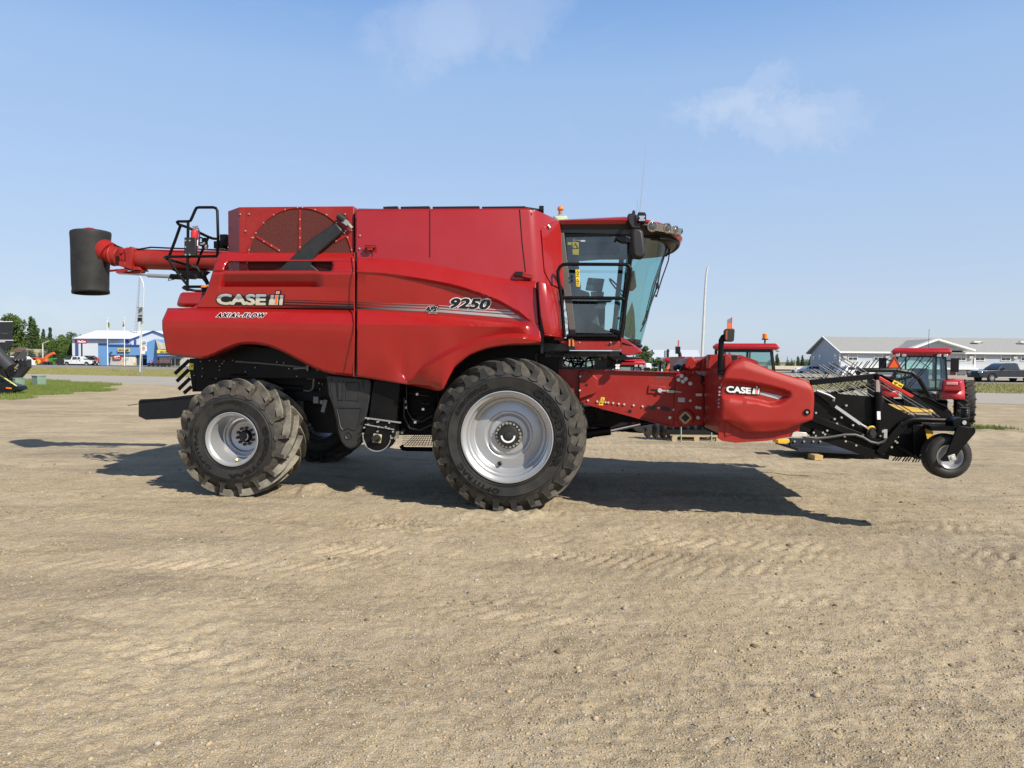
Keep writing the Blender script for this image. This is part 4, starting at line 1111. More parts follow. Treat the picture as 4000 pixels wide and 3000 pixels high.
# access step with open tread on the far side, seen under the machine
b = MB(); SW = .55
for i in range(11): b.bar(L(1575 + i * 12, 1742, SW), L(1620 + i * 8, 1700, SW + .1), .008, .008)
for i in range(6): b.bar(L(1572, 1738 - i * 8, SW + i * .05), L(1690, 1738 - i * 8, SW + i * .05), .007, .007)
b.tube([L(1566, 1740, SW), L(1574, 1752, SW), L(1590, 1754, SW), L(1690, 1755, SW)], .035, 8)
b.build('access_step', BLK, root)

# ---- straw chute and spreader at the tail
b = MB()
zc = [(541, 1568), (548, 1560), (640, 1556), (700, 1548), (765, 1540), (775, 1600), (735, 1620), (690, 1634), (569, 1640), (541, 1626)]
b.ppx(zc, -.70, -.66); b.ppx(zc, .66, .70)
b.ppx([(541, 1567), (765, 1548), (765, 1556), (541, 1577)], -.70, .70)
b.ppx([(541, 1575), (548, 1575), (575, 1636), (569, 1640), (541, 1626)], -.69, .69)
b.ppx([(570, 1632), (735, 1616), (735, 1620), (570, 1640)], -.69, .69)
b.tube([L(498, 1584, -.7), L(541, 1578, -.7)], .006, 5)
b.build('straw_chute', BLKP, root, bevel=.006)
for k_, (a, c_, d_, e_) in enumerate([((744, 1402), (735, 1412), (680, 1455), (686, 1465)), ((742, 1440), (734, 1446), (688, 1485), (693, 1495)), ((747, 1475), (738, 1480), (695, 1515), (700, 1527)), ((752, 1505), (745, 1515), (714, 1532), (722, 1540))]):
    b = MB(); b.bar(L((a[0] + c_[0]) / 2, (a[1] + c_[1]) / 2, -.93), L((d_[0] + e_[0]) / 2, (d_[1] + e_[1]) / 2, -.93), .05, .02)
    b.build('spreader_fin', BLK, root, bevel=.006)
b = MB(); b.ppx([(740, 1400), (766, 1400), (762, 1530), (752, 1530), (740, 1440)], -.94, -.88); b.build('spreader_post', BLK, root)
b = MB(); b.ppx([(742, 1418), (756, 1420), (755, 1445), (741, 1444)], -.945, -.94); b.build('warning_sticker', YELS, root)
b = MB(); b.bar(L(748, 1432, -.948), L(752, 1426, -.948), .012, .003); b.build('sticker_mark', SBLK, root)
b = MB(); b.ppx([(765, 1395), (905, 1395), (890, 1530), (765, 1530)], -1.0, 1.0); b.build('chopper_body', BLK, root, bevel=.01)

# ---- unloading auger and spout
AW = 1.0
b = MB()
b.tube([L(492, 1010, AW), L(560, 1013, AW), L(780, 1018, AW), L(1000, 1022, AW)], .168, 28)
b.lathe([(.168, 0), (.185, .01), (.185, .05), (.168, .06)], L(500, 1010, AW), axis=(1, 0, 0), n=32)
b.build('auger_tube', RED2, root)
b = MB()
b.tube([L(420, 990, AW), L(440, 998, AW), L(466, 1004, AW)], .155, 24)
b.lathe([(.15, 0), (.18, .01), (.18, .04), (.15, .05)], L(438, 998, AW), axis=(1, 0, 0), n=28)
b.ppx([(463, 965), (482, 972), (478, 990), (463, 990)], AW - .2, AW + .1)
b.ppx([(463, 1020), (488, 1022), (492, 1044), (465, 1040)], AW - .2, AW + .1)
b.ppx([(488, 975), (510, 962), (520, 970), (512, 1052), (490, 1045)], AW - .2, AW + .1)
b.ppx([(478, 1038), (540, 1042), (548, 1055), (500, 1054)], AW - .15, AW + .1)
b.tube([L(428, 1058, AW), L(500, 1052, AW), L(550, 1060, AW), L(552, 1068, AW)], .02, 8)
b.ppx([(460, 1062), (560, 1055), (552, 1066), (462, 1070)], AW - .1, AW)
b.ppx([(455, 1050), (500, 1052), (470, 1072), (452, 1066)], AW - .2, AW - .15)
b.build('auger_joint', RED2, root, bevel=.01)
b = MB()
b.tube([L(500, 972, AW - .05), L(540, 974, AW - .1), L(590, 966, AW - .1), L(680, 970, AW - .15), L(900, 978, AW - .15)], .014, 6)
b.tube([L(428, 955, AW), L(450, 958, AW), L(475, 968, AW), L(498, 978, AW - .1), L(530, 976, AW - .1)], .014, 6)
b.build('auger_hose', SBLK, root)
b = MB(); b.tube([L(462, 1068, AW - .2), L(578, 1076, AW - .2)], .014, 8); b.build('cylinder_rod', CHR, root)
b = MB(); b.tube([L(578, 1076, AW - .2), L(700, 1082, AW - .2)], .032, 10); b.build('cylinder_barrel', GREY, root)
b = MB(); b.tube([L(668, 1080, AW - .2), L(735, 1084, AW - .2)], .045, 10); b.tube([L(735, 1078, AW - .25), L(765, 1080, AW - .25)], .05, 8)
b.tube([L(690, 1078, AW - .25), L(660, 1088, AW - .25), L(657, 1096, AW - .25), L(676, 1092, AW - .25), L(700, 1084, AW - .25)], .008, 6)
b.build('pivot_bracket', BLK, root)
b = MB(); b.ppx([(665, 1053), (790, 1058), (806, 1058), (790, 1072), (770, 1086), (735, 1083), (700, 1068)], AW - .1, AW + .05); b.build('auger_cradle', DARK, root)
b = MB()
pt = L(354, 908, AW); pb = L(354, 1146, AW); mid_ = [.00, .03, .12, .3, .5, .7, .86, .93, .965, 1.0]
rad = [.292, .297, .290, .284, .278, .271, .268, .262, .271, .268]
cfull = []
for tt, rr in zip(mid_, rad):
    c_ = pt + (pb - pt) * tt; ring = []
    for k in range(48):
        a = 2 * math.pi * k / 48
        wob = 1 + .012 * math.sin(3 * a + tt * 5) + .010 * math.sin(7 * a + tt * 9)
        ring.append(c_ + Vector((math.cos(a) * rr * wob, math.sin(a) * rr * wob, 0.018 * math.cos(a + .5))))
    cfull.append(ring)
cfull2 = [[p + (pt - p) * 0 for p in r_] for r_ in cfull]
b.loft(cfull, cap0=False, cap1=False)
b.build('rubber_spout', SPOUT, root, solid=.012, smooth=60)
b = MB(); b.ball(pt + Vector((-.01, 0, -.09)), .20, .20, .17, 24, 12); b.tube([L(372, 960, AW), L(425, 992, AW)], .2, 20); b.build('spout_elbow', RED2, root)

# ---- rear deck rails
RW = -.85
b = MB(); T = lambda pts, w=RW, r_=.020: b.tube([L(x, y, w if not isinstance(w, tuple) else w[0] + (w[1] - w[0]) * i / (len(pts) - 1)) for i, (x, y) in enumerate(pts)], r_, 8)
T([(735, 868), (733, 1000), (732, 1137)])
T([(692, 868), (696, 865), (735, 865), (744, 862), (749, 852), (763, 820), (768, 812), (777, 810), (832, 810), (843, 813), (849, 823), (852, 930), (849, 997)])
T([(692, 868), (697, 876), (735, 889), (779, 909), (815, 926), (832, 932), (849, 933)], (-.85, -.35))
T([(706, 878), (684, 940), (661, 1000)], (-.8, -.7))
T([(849, 1001), (650, 1003), (643, 1006), (650, 1011), (771, 1047), (793, 1086), (810, 1108)], (-.85, -.5))
T([(659, 1014), (700, 1075), (732, 1113)])
T([(808, 1120), (722, 1120), (716, 1124), (722, 1128), (765, 1136), (805, 1137)], (-.85, -.5))
T([(815, 925), (785, 990), (768, 1039)], (-.4, -.5), .018)
b.build('deck_railing', BLK, root, smooth=60)
b = MB(); b.ppx([(719, 927), (764, 927), (764, 1000), (718, 1000)], RW - .03, RW + .03); b.build('extinguisher_bracket', BLKP, root, bevel=.01)
b = MB()
for px, py in [(725, 940), (742, 940), (725, 965), (726, 995), (742, 995)]: p = L(px, py, RW - .03); b.cyl(p, p + Vector((0, -.01, 0)), .012, 8)
b.build('bolt_row', ZINC, root)
b = MB()
T([(768, 932), (785, 928), (800, 935), (790, 948), (770, 950)], -.6, .012); T([(775, 955), (790, 960), (808, 950), (812, 962), (795, 975)], -.6, .014)
T([(852, 940), (862, 950), (884, 965), (888, 975)], -.6, .02); b.obox(L(880, 940, -.6), .10, .12, .16); b.obox(L(860, 958, -.6), .14, .10, .10); b.obox(L(800, 952, -.6), .06, .06, .16)
T([(790, 1060), (800, 1085), (812, 1110)], -.6, .03)
b.build('rear_light_bracket', BLK, root)
b = MB(); b.cyl(L(804, 965, -.65), L(808, 966, -.65), .035, 10); b.cyl(L(792, 955, -.62), L(802, 948, -.62), .02, 8); b.build('work_light', LENS, root)
b = MB(); b.cyl(L(796, 1137, -.9), L(796, 1114, -.9), .038, 16); b.build('beacon_lamp', ORNG, root)

# fire extinguisher hangs on the rail
fx = L(753, 930, RW - .02); fw_ = root.matrix_world
def tow(p): return ORG + RM @ Vector(p)
fe = empty('fire_extinguisher', tow(fx), -YAW); tag(fe, 'small red fire extinguisher clipped to the black rear deck rail', 'fire extinguisher')
b = MB(); b.lathe([(.001, -.15), (.045, -.15), (.05, -.14), (.05, .08), (.045, .105), (.02, .12), (.018, .135), (.001, .135)], (0, .05, 0), axis=(0, 0, 1), n=20); b.build('bottle', mat('extinguisher_red', (.55, .02, .02), .25, coat=.5), fe)
b = MB(); b.obox((0, .05, .15), .03, .03, .04); b.bar((-.03, .05, .165), (.05, .05, .175), .012, .02); b.bar((.0, .05, .15), (.045, .05, .135), .012, .015); b.build('valve_handle', GREY, fe)
b = MB(); b.tube([(0, .05, .14), (.05, .05, .15), (.07, .05, .10), (.07, .05, -.02), (.055, .05, -.08)], .009, 6); b.build('hose', SBLK, fe)
b = MB(); b.lathe([(.0508, -.10), (.0508, -.02)], (0, .05, 0), axis=(0, 0, 1), n=20); b.build('paper_label', WVIN, fe)
# ---- cab
CWN = -.90
def sup(xb, xf, hw, n=20, e=2.6, skip=0):
    """plan curve from the near post round the front to the far post"""
    out = []
    for i in range(n + 1):
        a = math.pi * i / n
        y = -hw * math.cos(a)
        q = max(0.0, 1 - abs(y / hw) ** e)
        out.append((xb + (xf - xb) * q ** (1 / e), y))
    return out
xbt = L(2470, 925, CWN).x; xft = L(2612, 935, -.2).x; zwt = L(2470, 912, CWN).z
xbb = L(2424, 1330, CWN).x; xfb = L(2503, 1345, -.2).x; zwb = L(2503, 1352, -.2).z
ws_t = sup(xbt, xft, .86, 24); ws_b = sup(xbb, xfb, .78, 24)
b = MB(); b.loft([[Vector((x, y, zwb)) for x, y in ws_b], [Vector((x, y, zwt)) for x, y in ws_t]], closed=False, cap0=False, cap1=False)
b.build('windshield', GLASS, root, smooth=60)
b = MB()
for k in (0, -1):
    q = 1 if k == 0 else -1
    b.bar(Vector((ws_b[k][0], ws_b[k][1], zwb - .02)), Vector((ws_t[k][0], ws_t[k][1], zwt + .03)), .075, .05)
b.tube([Vector((x, y, zwb)) for x, y in ws_b], .028, 8)
b.tube([Vector((x + .012, y, zwt - .02)) for x, y in ws_t], .03, 8)
b.build('windshield_frame', BLK, root)
# rear pillar, near side
b = MB(); b.ppx([(2187, 908), (2203, 908), (2222, 1060), (2250, 1308), (2226, 1310), (2200, 1130), (2190, 1000)], -.93, -.86)
b.build('rear_pillar', mat('pillar_grey', (.10, .095, .09), .6), root, bevel=.008)
b = MB()
def ringpx(outer, inner, w0, w1, mb):
    n = len(outer); O = [L(x, y, w0) for x, y in outer]; I = [L(x, y, w0) for x, y in inner]; dy = Vector((0, w1 - w0, 0))
    vs = O + I + [p + dy for p in O] + [p + dy for p in I]; fs = []
    for i in range(n):
        j = (i + 1) % n
        fs += [(i, j, n + j, n + i), (2 * n + i, 3 * n + i, 3 * n + j, 2 * n + j), (i, 2 * n + i, 2 * n + j, j), (n + i, n + j, 3 * n + j, 3 * n + i)]
    mb.add(vs, fs)
ringpx([(2203, 914), (2466, 914), (2470, 922), (2434, 1308), (2420, 1312), (2236, 1308), (2232, 1300), (2201, 920)],
       [(2211, 924), (2460, 921), (2462, 925), (2424, 1298), (2416, 1303), (2246, 1300), (2243, 1296), (2210, 926)], -.925, -.895, b)
b.build('side_window_frame', BLK, root)
b = MB(); g_ = [(2208, 920), (2464, 918), (2424, 1304), (2243, 1303)]
b.add([L(x, y, -.905) for x, y in g_], [(0, 1, 2, 3)]); b.build('side_window', GLASS, root, smooth=0)
# far side of the cab with its window, rear wall, floor and roof liner
CI = mat('cab_lining', (.075, .08, .085), .7, var=.1)
b = MB(); FWN = .88
def far(pts, w=FWN, dw=.03): b.ppx(pts, w, w + dw)
far([(2215, 915), (2462, 915), (2455, 1010), (2405, 1000), (2402, 992), (2260, 996), (2245, 1004), (2240, 1016), (2215, 1016)])
far([(2210, 1010), (2240, 1014), (2240, 1080), (2258, 1128), (2300, 1142), (2306, 1160), (2210, 1160)])
far([(2215, 1160), (2365, 1160), (2362, 1280), (2355, 1312), (2220, 1312)])
far([(2362, 1288), (2430, 1300), (2425, 1330), (2360, 1330)])
b.build('far_side_lining', CI, root)
b = MB()
xr_ = L(2200, 1100, -.9).x - .05; zf = L(2330, 1322, -.9).z; zr = zwt
b.box(xr_, xr_ + .05, -.85, .85, zf, zr); b.build('rear_wall', DARK, root)
b = MB(); b.plan([(xr_, -.88), (xbb, -.80)] + [(x, y) for x, y in ws_b[1:-1]] + [(xbb, .80), (xr_, .88)], zf - .12, zf); b.build('cab_floor', DARK, root)
b = MB(); b.plan([(xr_, -.86), (xbt, -.84)] + [(x - .03, y * .98) for x, y in ws_t[1:-1]] + [(xbt, .84), (xr_, .86)], zwt - .10, zwt + .02); b.build('roof_liner', CI, root)
b = MB(); b.ppx([(2250, 950), (2452, 950), (2448, 985), (2260, 1000), (2245, 1012)], .2, .8); b.build('roof_console', CI, root, bevel=.02)
# seat, console, monitor
b = MB(); b.ppx([(2245, 1130), (2262, 1140), (2268, 1180), (2360, 1172), (2372, 1182), (2360, 1205), (2340, 1218), (2262, 1215), (2240, 1200)], -.35, .30)
b.ppx([(2250, 1215), (2330, 1215), (2350, 1300), (2385, 1312), (2240, 1312)], -.3, .25)
b.build('driver_seat', CI, root, bevel=.03)
b = MB(); b.ppx([(2240, 1000), (2262, 1006), (2262, 1080), (2272, 1130), (2240, 1140)], -.30, .30); b.build('seat_back', CI, root, bevel=.04)
b = MB(); b.ppx([(2297, 1084), (2362, 1089), (2352, 1140), (2287, 1133)], -.55, -.50); b.build('monitor', mat('monitor_grey', (.06, .065, .07), .4), root, bevel=.012)
b = MB(); b.ppx([(2292, 1104), (2358, 1104), (2356, 1112), (2290, 1112)], -.553, -.55); b.build('monitor_band', SBLK, root)
b = MB(); b.ppx([(2308, 1138), (2360, 1140), (2356, 1168), (2312, 1166)], -.55, -.4); b.ppx([(2245, 1158), (2400, 1163), (2388, 1178), (2250, 1180)], -.62, -.45); b.build('armrest_console', CI, root, bevel=.01)
b = MB(); b.ppx([(2232, 1240), (2262, 1248), (2300, 1252), (2340, 1272), (2380, 1298), (2420, 1308), (2420, 1326), (2238, 1326)], -.86, -.80); b.build('door_sill_panel', DARK, root)
b = MB(); b.tube([L(2414, 1140, .1), L(2406, 1230, .1), L(2398, 1300, .1)], .035, 8); b.ppx([(2404, 1180), (2424, 1182), (2420, 1210), (2400, 1208)], -.02, .15)
b.tube([L(2406, 1240, .1), L(2420, 1244, .1)], .02, 6)
b.build('steering_column', SBLK, root)
b = MB(); b.lathe([(.19, -.012), (.205, 0), (.19, .012)], L(2414, 1128, .1), axis=(.75, 0, .66), n=24); b.build('steering_wheel', SBLK, root)
b = MB()
for px, py in [(2233, 1080), (2234, 1096)]: p = L(px, py, -.93); b.cyl(p, p + Vector((0, -.02, 0)), .018, 12)
b.build('window_hinge', SBLK, root)
b = MB(); b.ppx([(2248, 1053), (2264, 1053), (2265, 1120), (2251, 1118)], -.909, -.907); b.build('warning_sticker', YELS, root)
b = MB()
for yy in (1056, 1090):
    b.tube([L(2250 + 1, yy + 10, -.911), L(2256, yy, -.911), L(2262, yy + 10, -.911)], .0035, 4, closed=True)
    b.bar(L(2253, yy + 17, -.911), L(2261, yy + 15, -.911), .008, .003); b.bar(L(2252, yy + 23, -.911), L(2261, yy + 23, -.911), .006, .003)
b.tube([L(2237, 970, -.911), L(2248, 950, -.911), L(2259, 970, -.911)], .004, 4, closed=True)
b.build('sticker_marks', SBLK, root)
b = MB(); b.ppx([(2236, 945), (2261, 946), (2261, 996), (2237, 994)], -.907, -.9065); b.ppx([(2217, 946), (2234, 946), (2232, 957), (2218, 956)], -.908, -.907); b.build('tinted_sticker', mat('dull_yellow_sticker', (.23, .24, .07), .6), root)
b = MB(); b.tube([L(2243 + 5 * math.cos(a), 938 + 5 * math.sin(a), -.911) for a in [i * .7 for i in range(9)]], .003, 4); b.bar(L(2249, 938, -.911), L(2268, 939, -.911), .004, .003)
b.bar(L(2268, 941, -.911), L(2286, 941, -.911), .022, .003); b.build('etched_mark', SIL, root)
# roof
def roofring(z, ex, ix, hw, xr=None):
    xr = xr if xr is not None else L(2182, 880, -.9).x
    pts = sup(L(2440, 880, -.98).x, ex, hw, 30, 2.4)
    return [Vector((xr, -hw, z))] + [Vector((x, y, z)) for x, y in pts] + [Vector((xr, hw, z))]
xf_ = L(2664, 893, -.1).x; zb = L(2300, 874, -1.0).z
b = MB()
def rr2(dz_r, dz_f, sc, exf):
    ring = roofring(0, exf, 0, sc)
    out = []
    for p in ring:
        t = min(1, max(0, (p.x - ring[0].x) / (exf - ring[0].x)))
        t2 = max(0, (t - .45) / .55)
        out.append(Vector((p.x, p.y, zb - (.04 * max(0, 1 - t / .35) if dz_r > .06 else 0) + dz_r + (dz_f - dz_r) * t2 ** 2)))
    return out
b.loft([rr2(.0, -.16, .98, xf_ - .03), rr2(.045, -.10, 1.01, xf_), rr2(.075, -.055, .985, xf_ - .02), rr2(.085, -.04, .97, xf_ - .06), rr2(.115, .0, .90, xf_ - .22), rr2(.125, .04, .72, xf_ - .55), rr2(.13, .06, .3, xf_ - 1.0)])
b.build('cab_roof', RED, root, smooth=35)
b = MB(); b.loft([rr2(-.14, -.22, .90, xf_ - .16), rr2(.0, -.158, .955, xf_ - .045)]); b.build('roof_underside', SBLK, root)
b = MB(); b.ppx([(2186, 870), (2450, 872), (2482, 895), (2480, 918), (2186, 910)], -.93, -.88); b.build('roof_trim', SBLK, root, bevel=.008)
# lamp cluster in the front corner of the roof
lc = sup(L(2440, 880, -.98).x, xf_ + .010, 1.018, 60, 2.4)
def on_curve(px, py):
    d = RMT @ ray(px, py); prev = None; best = None
    for i in range(len(lc) // 2):
        x, y = lc[i]; q = CAML + d * ((y - CAML.y) / d.y); e = q.x - x
        tx, ty_ = lc[i + 1][0] - x, lc[i + 1][1] - y
        c_ = (abs(e), Vector((x, y, q.z)), Vector((ty_, -tx, 0)).normalized())
        if best is None or c_[0] < best[0]: best = c_
        if prev is not None and prev[0] * e <= 0 and i > 1: best = c_; break
        prev = (e,)
    return best[1], best[2]
b = MB(); up_ = []; lo_ = []
for px in range(2520, 2661, 6):
    t = (px - 2520) / 140
    yt_ = 872 + 22 * t ** 1.6; yb_ = 896 + 22 * t
    p, n_ = on_curve(px, yt_); q, _ = on_curve(px, yb_)
    up_.append(p + n_ * .012); lo_.append(q + n_ * .0)
b.loft([lo_, up_], closed=False, cap0=False, cap1=False); b.build('lamp_band', mat('lamp_band_chrome', (.30, .27, .23), .22, metal=.8, var=.2), root)
for px, py, r_ in [(2546, 884, .068), (2602, 891, .064), (2639, 899, .055)]:
    p, n_ = on_curve(px, py); n_ = (n_ + Vector((0, 0, -.15))).normalized()
    p = p - n_ * .022; h = empty('headlight', (0, 0, 0), parent=root)
    b = MB(); b.lathe([(r_, -.01), (r_ + .006, .03), (r_ - .010, .034), (r_ - .012, .0)], p, axis=n_, n=28); b.build('bezel', mat('bezel_dull', (.30, .29, .27), .3, metal=.8), h)
    b = MB(); b.lathe([(r_ - .012, .024), (r_ * .6, .034), (.001, .038)], p, axis=n_, n=24); b.build('lens', mat('headlight_lens', (.12, .12, .12), .08, metal=.5, var=.6, vscale=30), h)
b = MB(); b.tube([L(2662, 893, -.1), L(2665, 905, -.1), L(2655, 918, -.1), L(2645, 932, -.15)], .012, 6)
b.tube([Vector((x + .14, y * 1.02, L(2600, 958, -.2).z - .02)) for x, y in ws_t[2:-2]], .016, 8)
b.tube([L(2600, 1000, -.2), L(2612, 990, -.15), L(2616, 975, -.1), L(2608, 950, -.1)], .014, 6)
b.build('front_grab_rail', BLK, root)
b = MB()
b.tube([L(2612, 940, -.35), L(2592, 1010, -.38), L(2558, 1110, -.42), L(2524, 1250, -.5), L(2502, 1295, -.55)], .011, 6)
b.tube([L(2606, 950, -.35), L(2586, 1010, -.38), L(2548, 1120, -.45), L(2510, 1280, -.5)], .007, 6)
b.tube([L(2600, 960, -.2), L(2578, 1060, -.2), L(2568, 1118, -.2), L(2545, 1180, -.2), L(2508, 1270, -.25)], .010, 6)
b.obox(L(2567, 1117, -.2), .04, .05, .08)
b.tube([L(2617, 975, -.15), L(2610, 1020, -.15), L(2585, 1090, -.15), L(2565, 1155, -.15)], .009, 6); b.obox(L(2563, 1156, -.15), .03, .03, .03)
b.build('wiper', SBLK, root)
# mirror, work light, antenna
MW = -1.22
b = MB()
b.ppx([(2452, 838), (2458, 834), (2480, 832), (2488, 840), (2488, 868), (2502, 880), (2500, 890), (2470, 890), (2458, 870)], MW, MW + .12)
b.ppx([(2470, 826), (2474, 819), (2481, 822), (2483, 834), (2470, 834)], MW + .02, MW + .08)
b.tube([L(2470, 860, MW + .1), L(2450, 870, -.95)], .03, 8)
b.tube([L(2500, 880, MW + .05), L(2530, 880, MW + .05)], .022, 8)
b.build('mirror_arm', BLKP, root, bevel=.015)
b = MB(); b.ppx([(2466, 893), (2476, 889), (2506, 893), (2513, 905), (2523, 985), (2522, 998), (2506, 1009), (2486, 1008), (2473, 998), (2468, 960)], MW - .06, MW + .10); b.build('wing_mirror', BLKP, root, bevel=.035)
b = MB(); b.ppx([(2491, 832), (2495, 828), (2520, 829), (2525, 836), (2524, 864), (2519, 868), (2497, 868), (2492, 862)], MW - .04, MW + .06); b.build('work_light', SBLK, root, bevel=.008)
b = MB()
for i, (px, py) in enumerate([(2500, 846), (2508, 846), (2516, 846), (2504, 852), (2512, 852), (2500, 859), (2508, 859), (2516, 859)]): p = L(px, py, MW - .045); b.cyl(p, p + Vector((0, .01, 0)), .013, 8)
b.build('work_light_lens', LENS, root)
b = MB(); b.tube([L(2499, 828, -1.1), L(2525, 568, -1.1)], .0035, 5, r2=.0022); b.tube([L(2487, 832, -1.1), L(2491, 785, -1.1)], .003, 5); b.build('antenna', GREY, root)
b = MB(); b.tube([L(2450, 925, -.95), L(2408, 930, -.92), L(2380, 995, -.8)], .02, 6); b.ppx([(2408, 922), (2462, 925), (2462, 948), (2425, 945), (2410, 935)], -.97, -.94)
b.ppx([(2405, 958), (2425, 955), (2420, 985), (2405, 998), (2385, 996), (2380, 985)], -.6, -.5)
b.tube([L(2425, 940, -.8), L(2390, 965, -.7), L(2370, 995, -.7)], .018, 6); b.build('mirror_bracket', SBLK, root, bevel=.006)
b = MB(); b.ppx([(2468, 1060), (2480, 1055), (2487, 1120), (2475, 1135), (2458, 1138)], 1.1, 1.15); b.build('wing_mirror', BLKP, root, bevel=.02)
b = MB(); b.ppx([(2470, 1180), (2478, 1220), (2482, 1290), (2480, 1330), (2440, 1312), (2445, 1240)], .55, .62); b.build('reflection_sheet', mat('olive_reflection', (.10, .11, .075), .7), root)  # added olive sheet stands in for a reflection low in the windshield
# safety rail beside the cab, window guard
HW = -1.28
b = MB(); T = lambda pts, w=HW, r_=.022: b.tube([L(x, y, w) for x, y in pts], r_, 8)
T([(2205, 1318), (2193, 1170), (2180, 1080), (2179, 1060), (2186, 1044), (2198, 1034), (2215, 1032), (2445, 1033), (2457, 1038), (2464, 1050), (2464, 1075), (2444, 1180), (2424, 1318)])
T([(2192, 1165), (2220, 1163), (2425, 1165), (2438, 1170), (2443, 1180), (2442, 1200)], HW + .01)
T([(2212, 1312), (2400, 1313), (2420, 1318)], HW + .03)
T([(2212, 1322), (2420, 1324)], HW + .05, .015)
b.build('side_rail', BLK, root, smooth=60)
b = MB(); b.ppx([(2382, 1284), (2388, 1283), (2420, 1290), (2422, 1300), (2412, 1305), (2384, 1294)], -1.0, -.95); b.build('rail_clamp', BLK, root, bevel=.005)
# red beam and nose below the cab
b = MB(); b.ppx([(2181, 1329), (2418, 1331), (2424, 1338), (2424, 1364), (2420, 1367), (2226, 1367), (2210, 1348), (2180, 1332)], -1.22, -1.10)
b.build('platform_beam', RED2, root, bevel=.006)
b = MB(); b.ppx([(2163, 1312), (2200, 1314), (2198, 1327), (2166, 1328)], -1.24, -.9); b.build('step_plate', RED2, root)
b = MB()
def nose(w, k):
    pts = [(2425, 1316), (2440, 1320), (2509, 1366), (2512, 1373), (2509, 1378), (2480, 1386), (2436, 1383), (2428, 1378)]
    return [L(x, y, -.98) for x, y in pts]
base = nose(0, 0)
rg = []
for yy, sc in [(-.98, .80), (-.95, .93), (-.88, 1.0), (-.5, 1.08), (0, 1.12), (.5, 1.08), (.88, 1.0), (.95, .93), (.98, .8)]:
    bx = base[0].x; rg.append([Vector((bx + (p.x - bx) * sc, yy, p.z)) for p in base])
b.loft(rg)
b.build('cab_nose', RED, root, smooth=40)
b = MB(); b.tube([L(2430, 1340, -.985), L(2470, 1352, -.97), L(2492, 1362, -.95)], .012, 6); b.build('nose_groove', DARK, root)
b = MB(); b.ppx([(2219, 1320), (2236, 1320), (2237, 1350), (2246, 1352), (2246, 1366), (2219, 1366)], -1.30, -1.20); b.build('lamp_housing', SBLK, root, bevel=.006)
b = MB(); b.ppx([(2222, 1326), (2228, 1326), (2228, 1352), (2222, 1352)], -1.31, -1.30); b.ppx([(2234, 1326), (2242, 1328), (2244, 1360), (2234, 1356)], -1.29, -1.23); b.build('marker_lamp', ORNG, root)
b = MB()
for px, py in [(2264, 1338), (2386, 1337)]: p = L(px, py, -1.22); b.cyl(p, p + Vector((0, -.01, 0)), .01, 8)
b.build('bolt_row', ZINC, root)
b = MB(); 
for px, py, r_ in [(2381, 1347, .018), (2369, 1348, .008), (2385, 1339, .007)]: p = L(px, py, -1.22); b.cyl(p, p + Vector((0, -.004, 0)), r_, 12)
b.build('beam_hole', SBLK, root)
# cluttered black framework below the cab
b = MB()
b.ppx([(2120, 1340), (2215, 1345), (2225, 1370), (2190, 1395), (2130, 1395)], -1.0, -.8)
b.ppx([(2150, 1370), (2420, 1372), (2420, 1392), (2150, 1395)], -1.0, .9)
b.tube([L(2095, 1379, -1.12), L(2250, 1380, -1.12), L(2262, 1374, -1.12)], .012, 6)
b.tube([L(2095, 1415, -1.12), L(2093, 1386, -1.12), L(2100, 1381, -1.12)], .012, 6)
b.ppx([(2160, 1395), (2200, 1395), (2195, 1440), (2165, 1440)], -.6, .6)
b.ppx([(2325, 1395), (2368, 1398), (2372, 1440), (2322, 1440)], -.5, -.2)
b.ppx([(2370, 1375), (2425, 1385), (2440, 1410), (2420, 1425), (2400, 1440), (2372, 1440)], -.4, -.3)
b.ppx([(2160, 1432), (2390, 1436), (2390, 1444), (2160, 1444)], -.65, .65)
for i in range(14):
    a_ = 2170 + i * 18; w_ = -.7 + (i * 37 % 13) / 9
    b.tube([L(a_, 1388, w_), L(a_ + 10 + (i % 3) * 6, 1412, w_), L(a_ - 8 + (i % 4) * 9, 1442, w_)], .012 + .004 * (i % 2), 6)
for (x0_, y0_, x1_, y1_) in [(2165, 1392, 2290, 1428), (2210, 1400, 2330, 1396), (2230, 1436, 2310, 1392), (2290, 1440, 2400, 1388), (2375, 1392, 2392, 1440), (2395, 1400, 2412, 1440), (2240, 1410, 2325, 1405), (2180, 1372, 2160, 1395), (2200, 1376, 2180, 1392)]:
    b.tube([L(x0_, y0_, -.4), L((x0_ + x1_) / 2, (y0_ + y1_) / 2 + 5, -.3), L(x1_, y1_, -.2)], .011, 6)
b.build('undercab_framework', SBLK, root)
b = MB(); b.ppx([(2318, 1384), (2372, 1385), (2371, 1393), (2316, 1392)], -1.0, -.97); b.obox(L(2280, 1395, -.9), .08, .02, .05, Matrix.Rotation(R(40), 3, 'Y')); b.obox(L(2342, 1403, -.5), .04, .02, .03); b.build('data_plate', GREY, root)
b = MB(); b.ppx([(2372, 1390), (2385, 1384), (2440, 1386), (2452, 1394), (2505, 1396), (2503, 1401), (2455, 1406), (2405, 1410), (2395, 1405)], -.9, .9)
b.ppx([(2440, 1408), (2480, 1411), (2478, 1416), (2440, 1416)], -.7, .7)
b.build('front_bumper', SBLK, root, bevel=.006)
b = MB(); b.ppx([(2401, 1421), (2424, 1421), (2424, 1444), (2401, 1444)], -.97, -.90); b.tube([L(2409, 1421, -.93), L(2409, 1404, -.93)], .012, 6); b.build('work_light', SBLK, root, bevel=.008)
b = MB()
for px, py in [(2408, 1427), (2417, 1427), (2408, 1438), (2417, 1438), (2412.5, 1432)]: p = L(px, py, -.972); b.cyl(p, p + Vector((0, -.006, 0)), .016, 8)
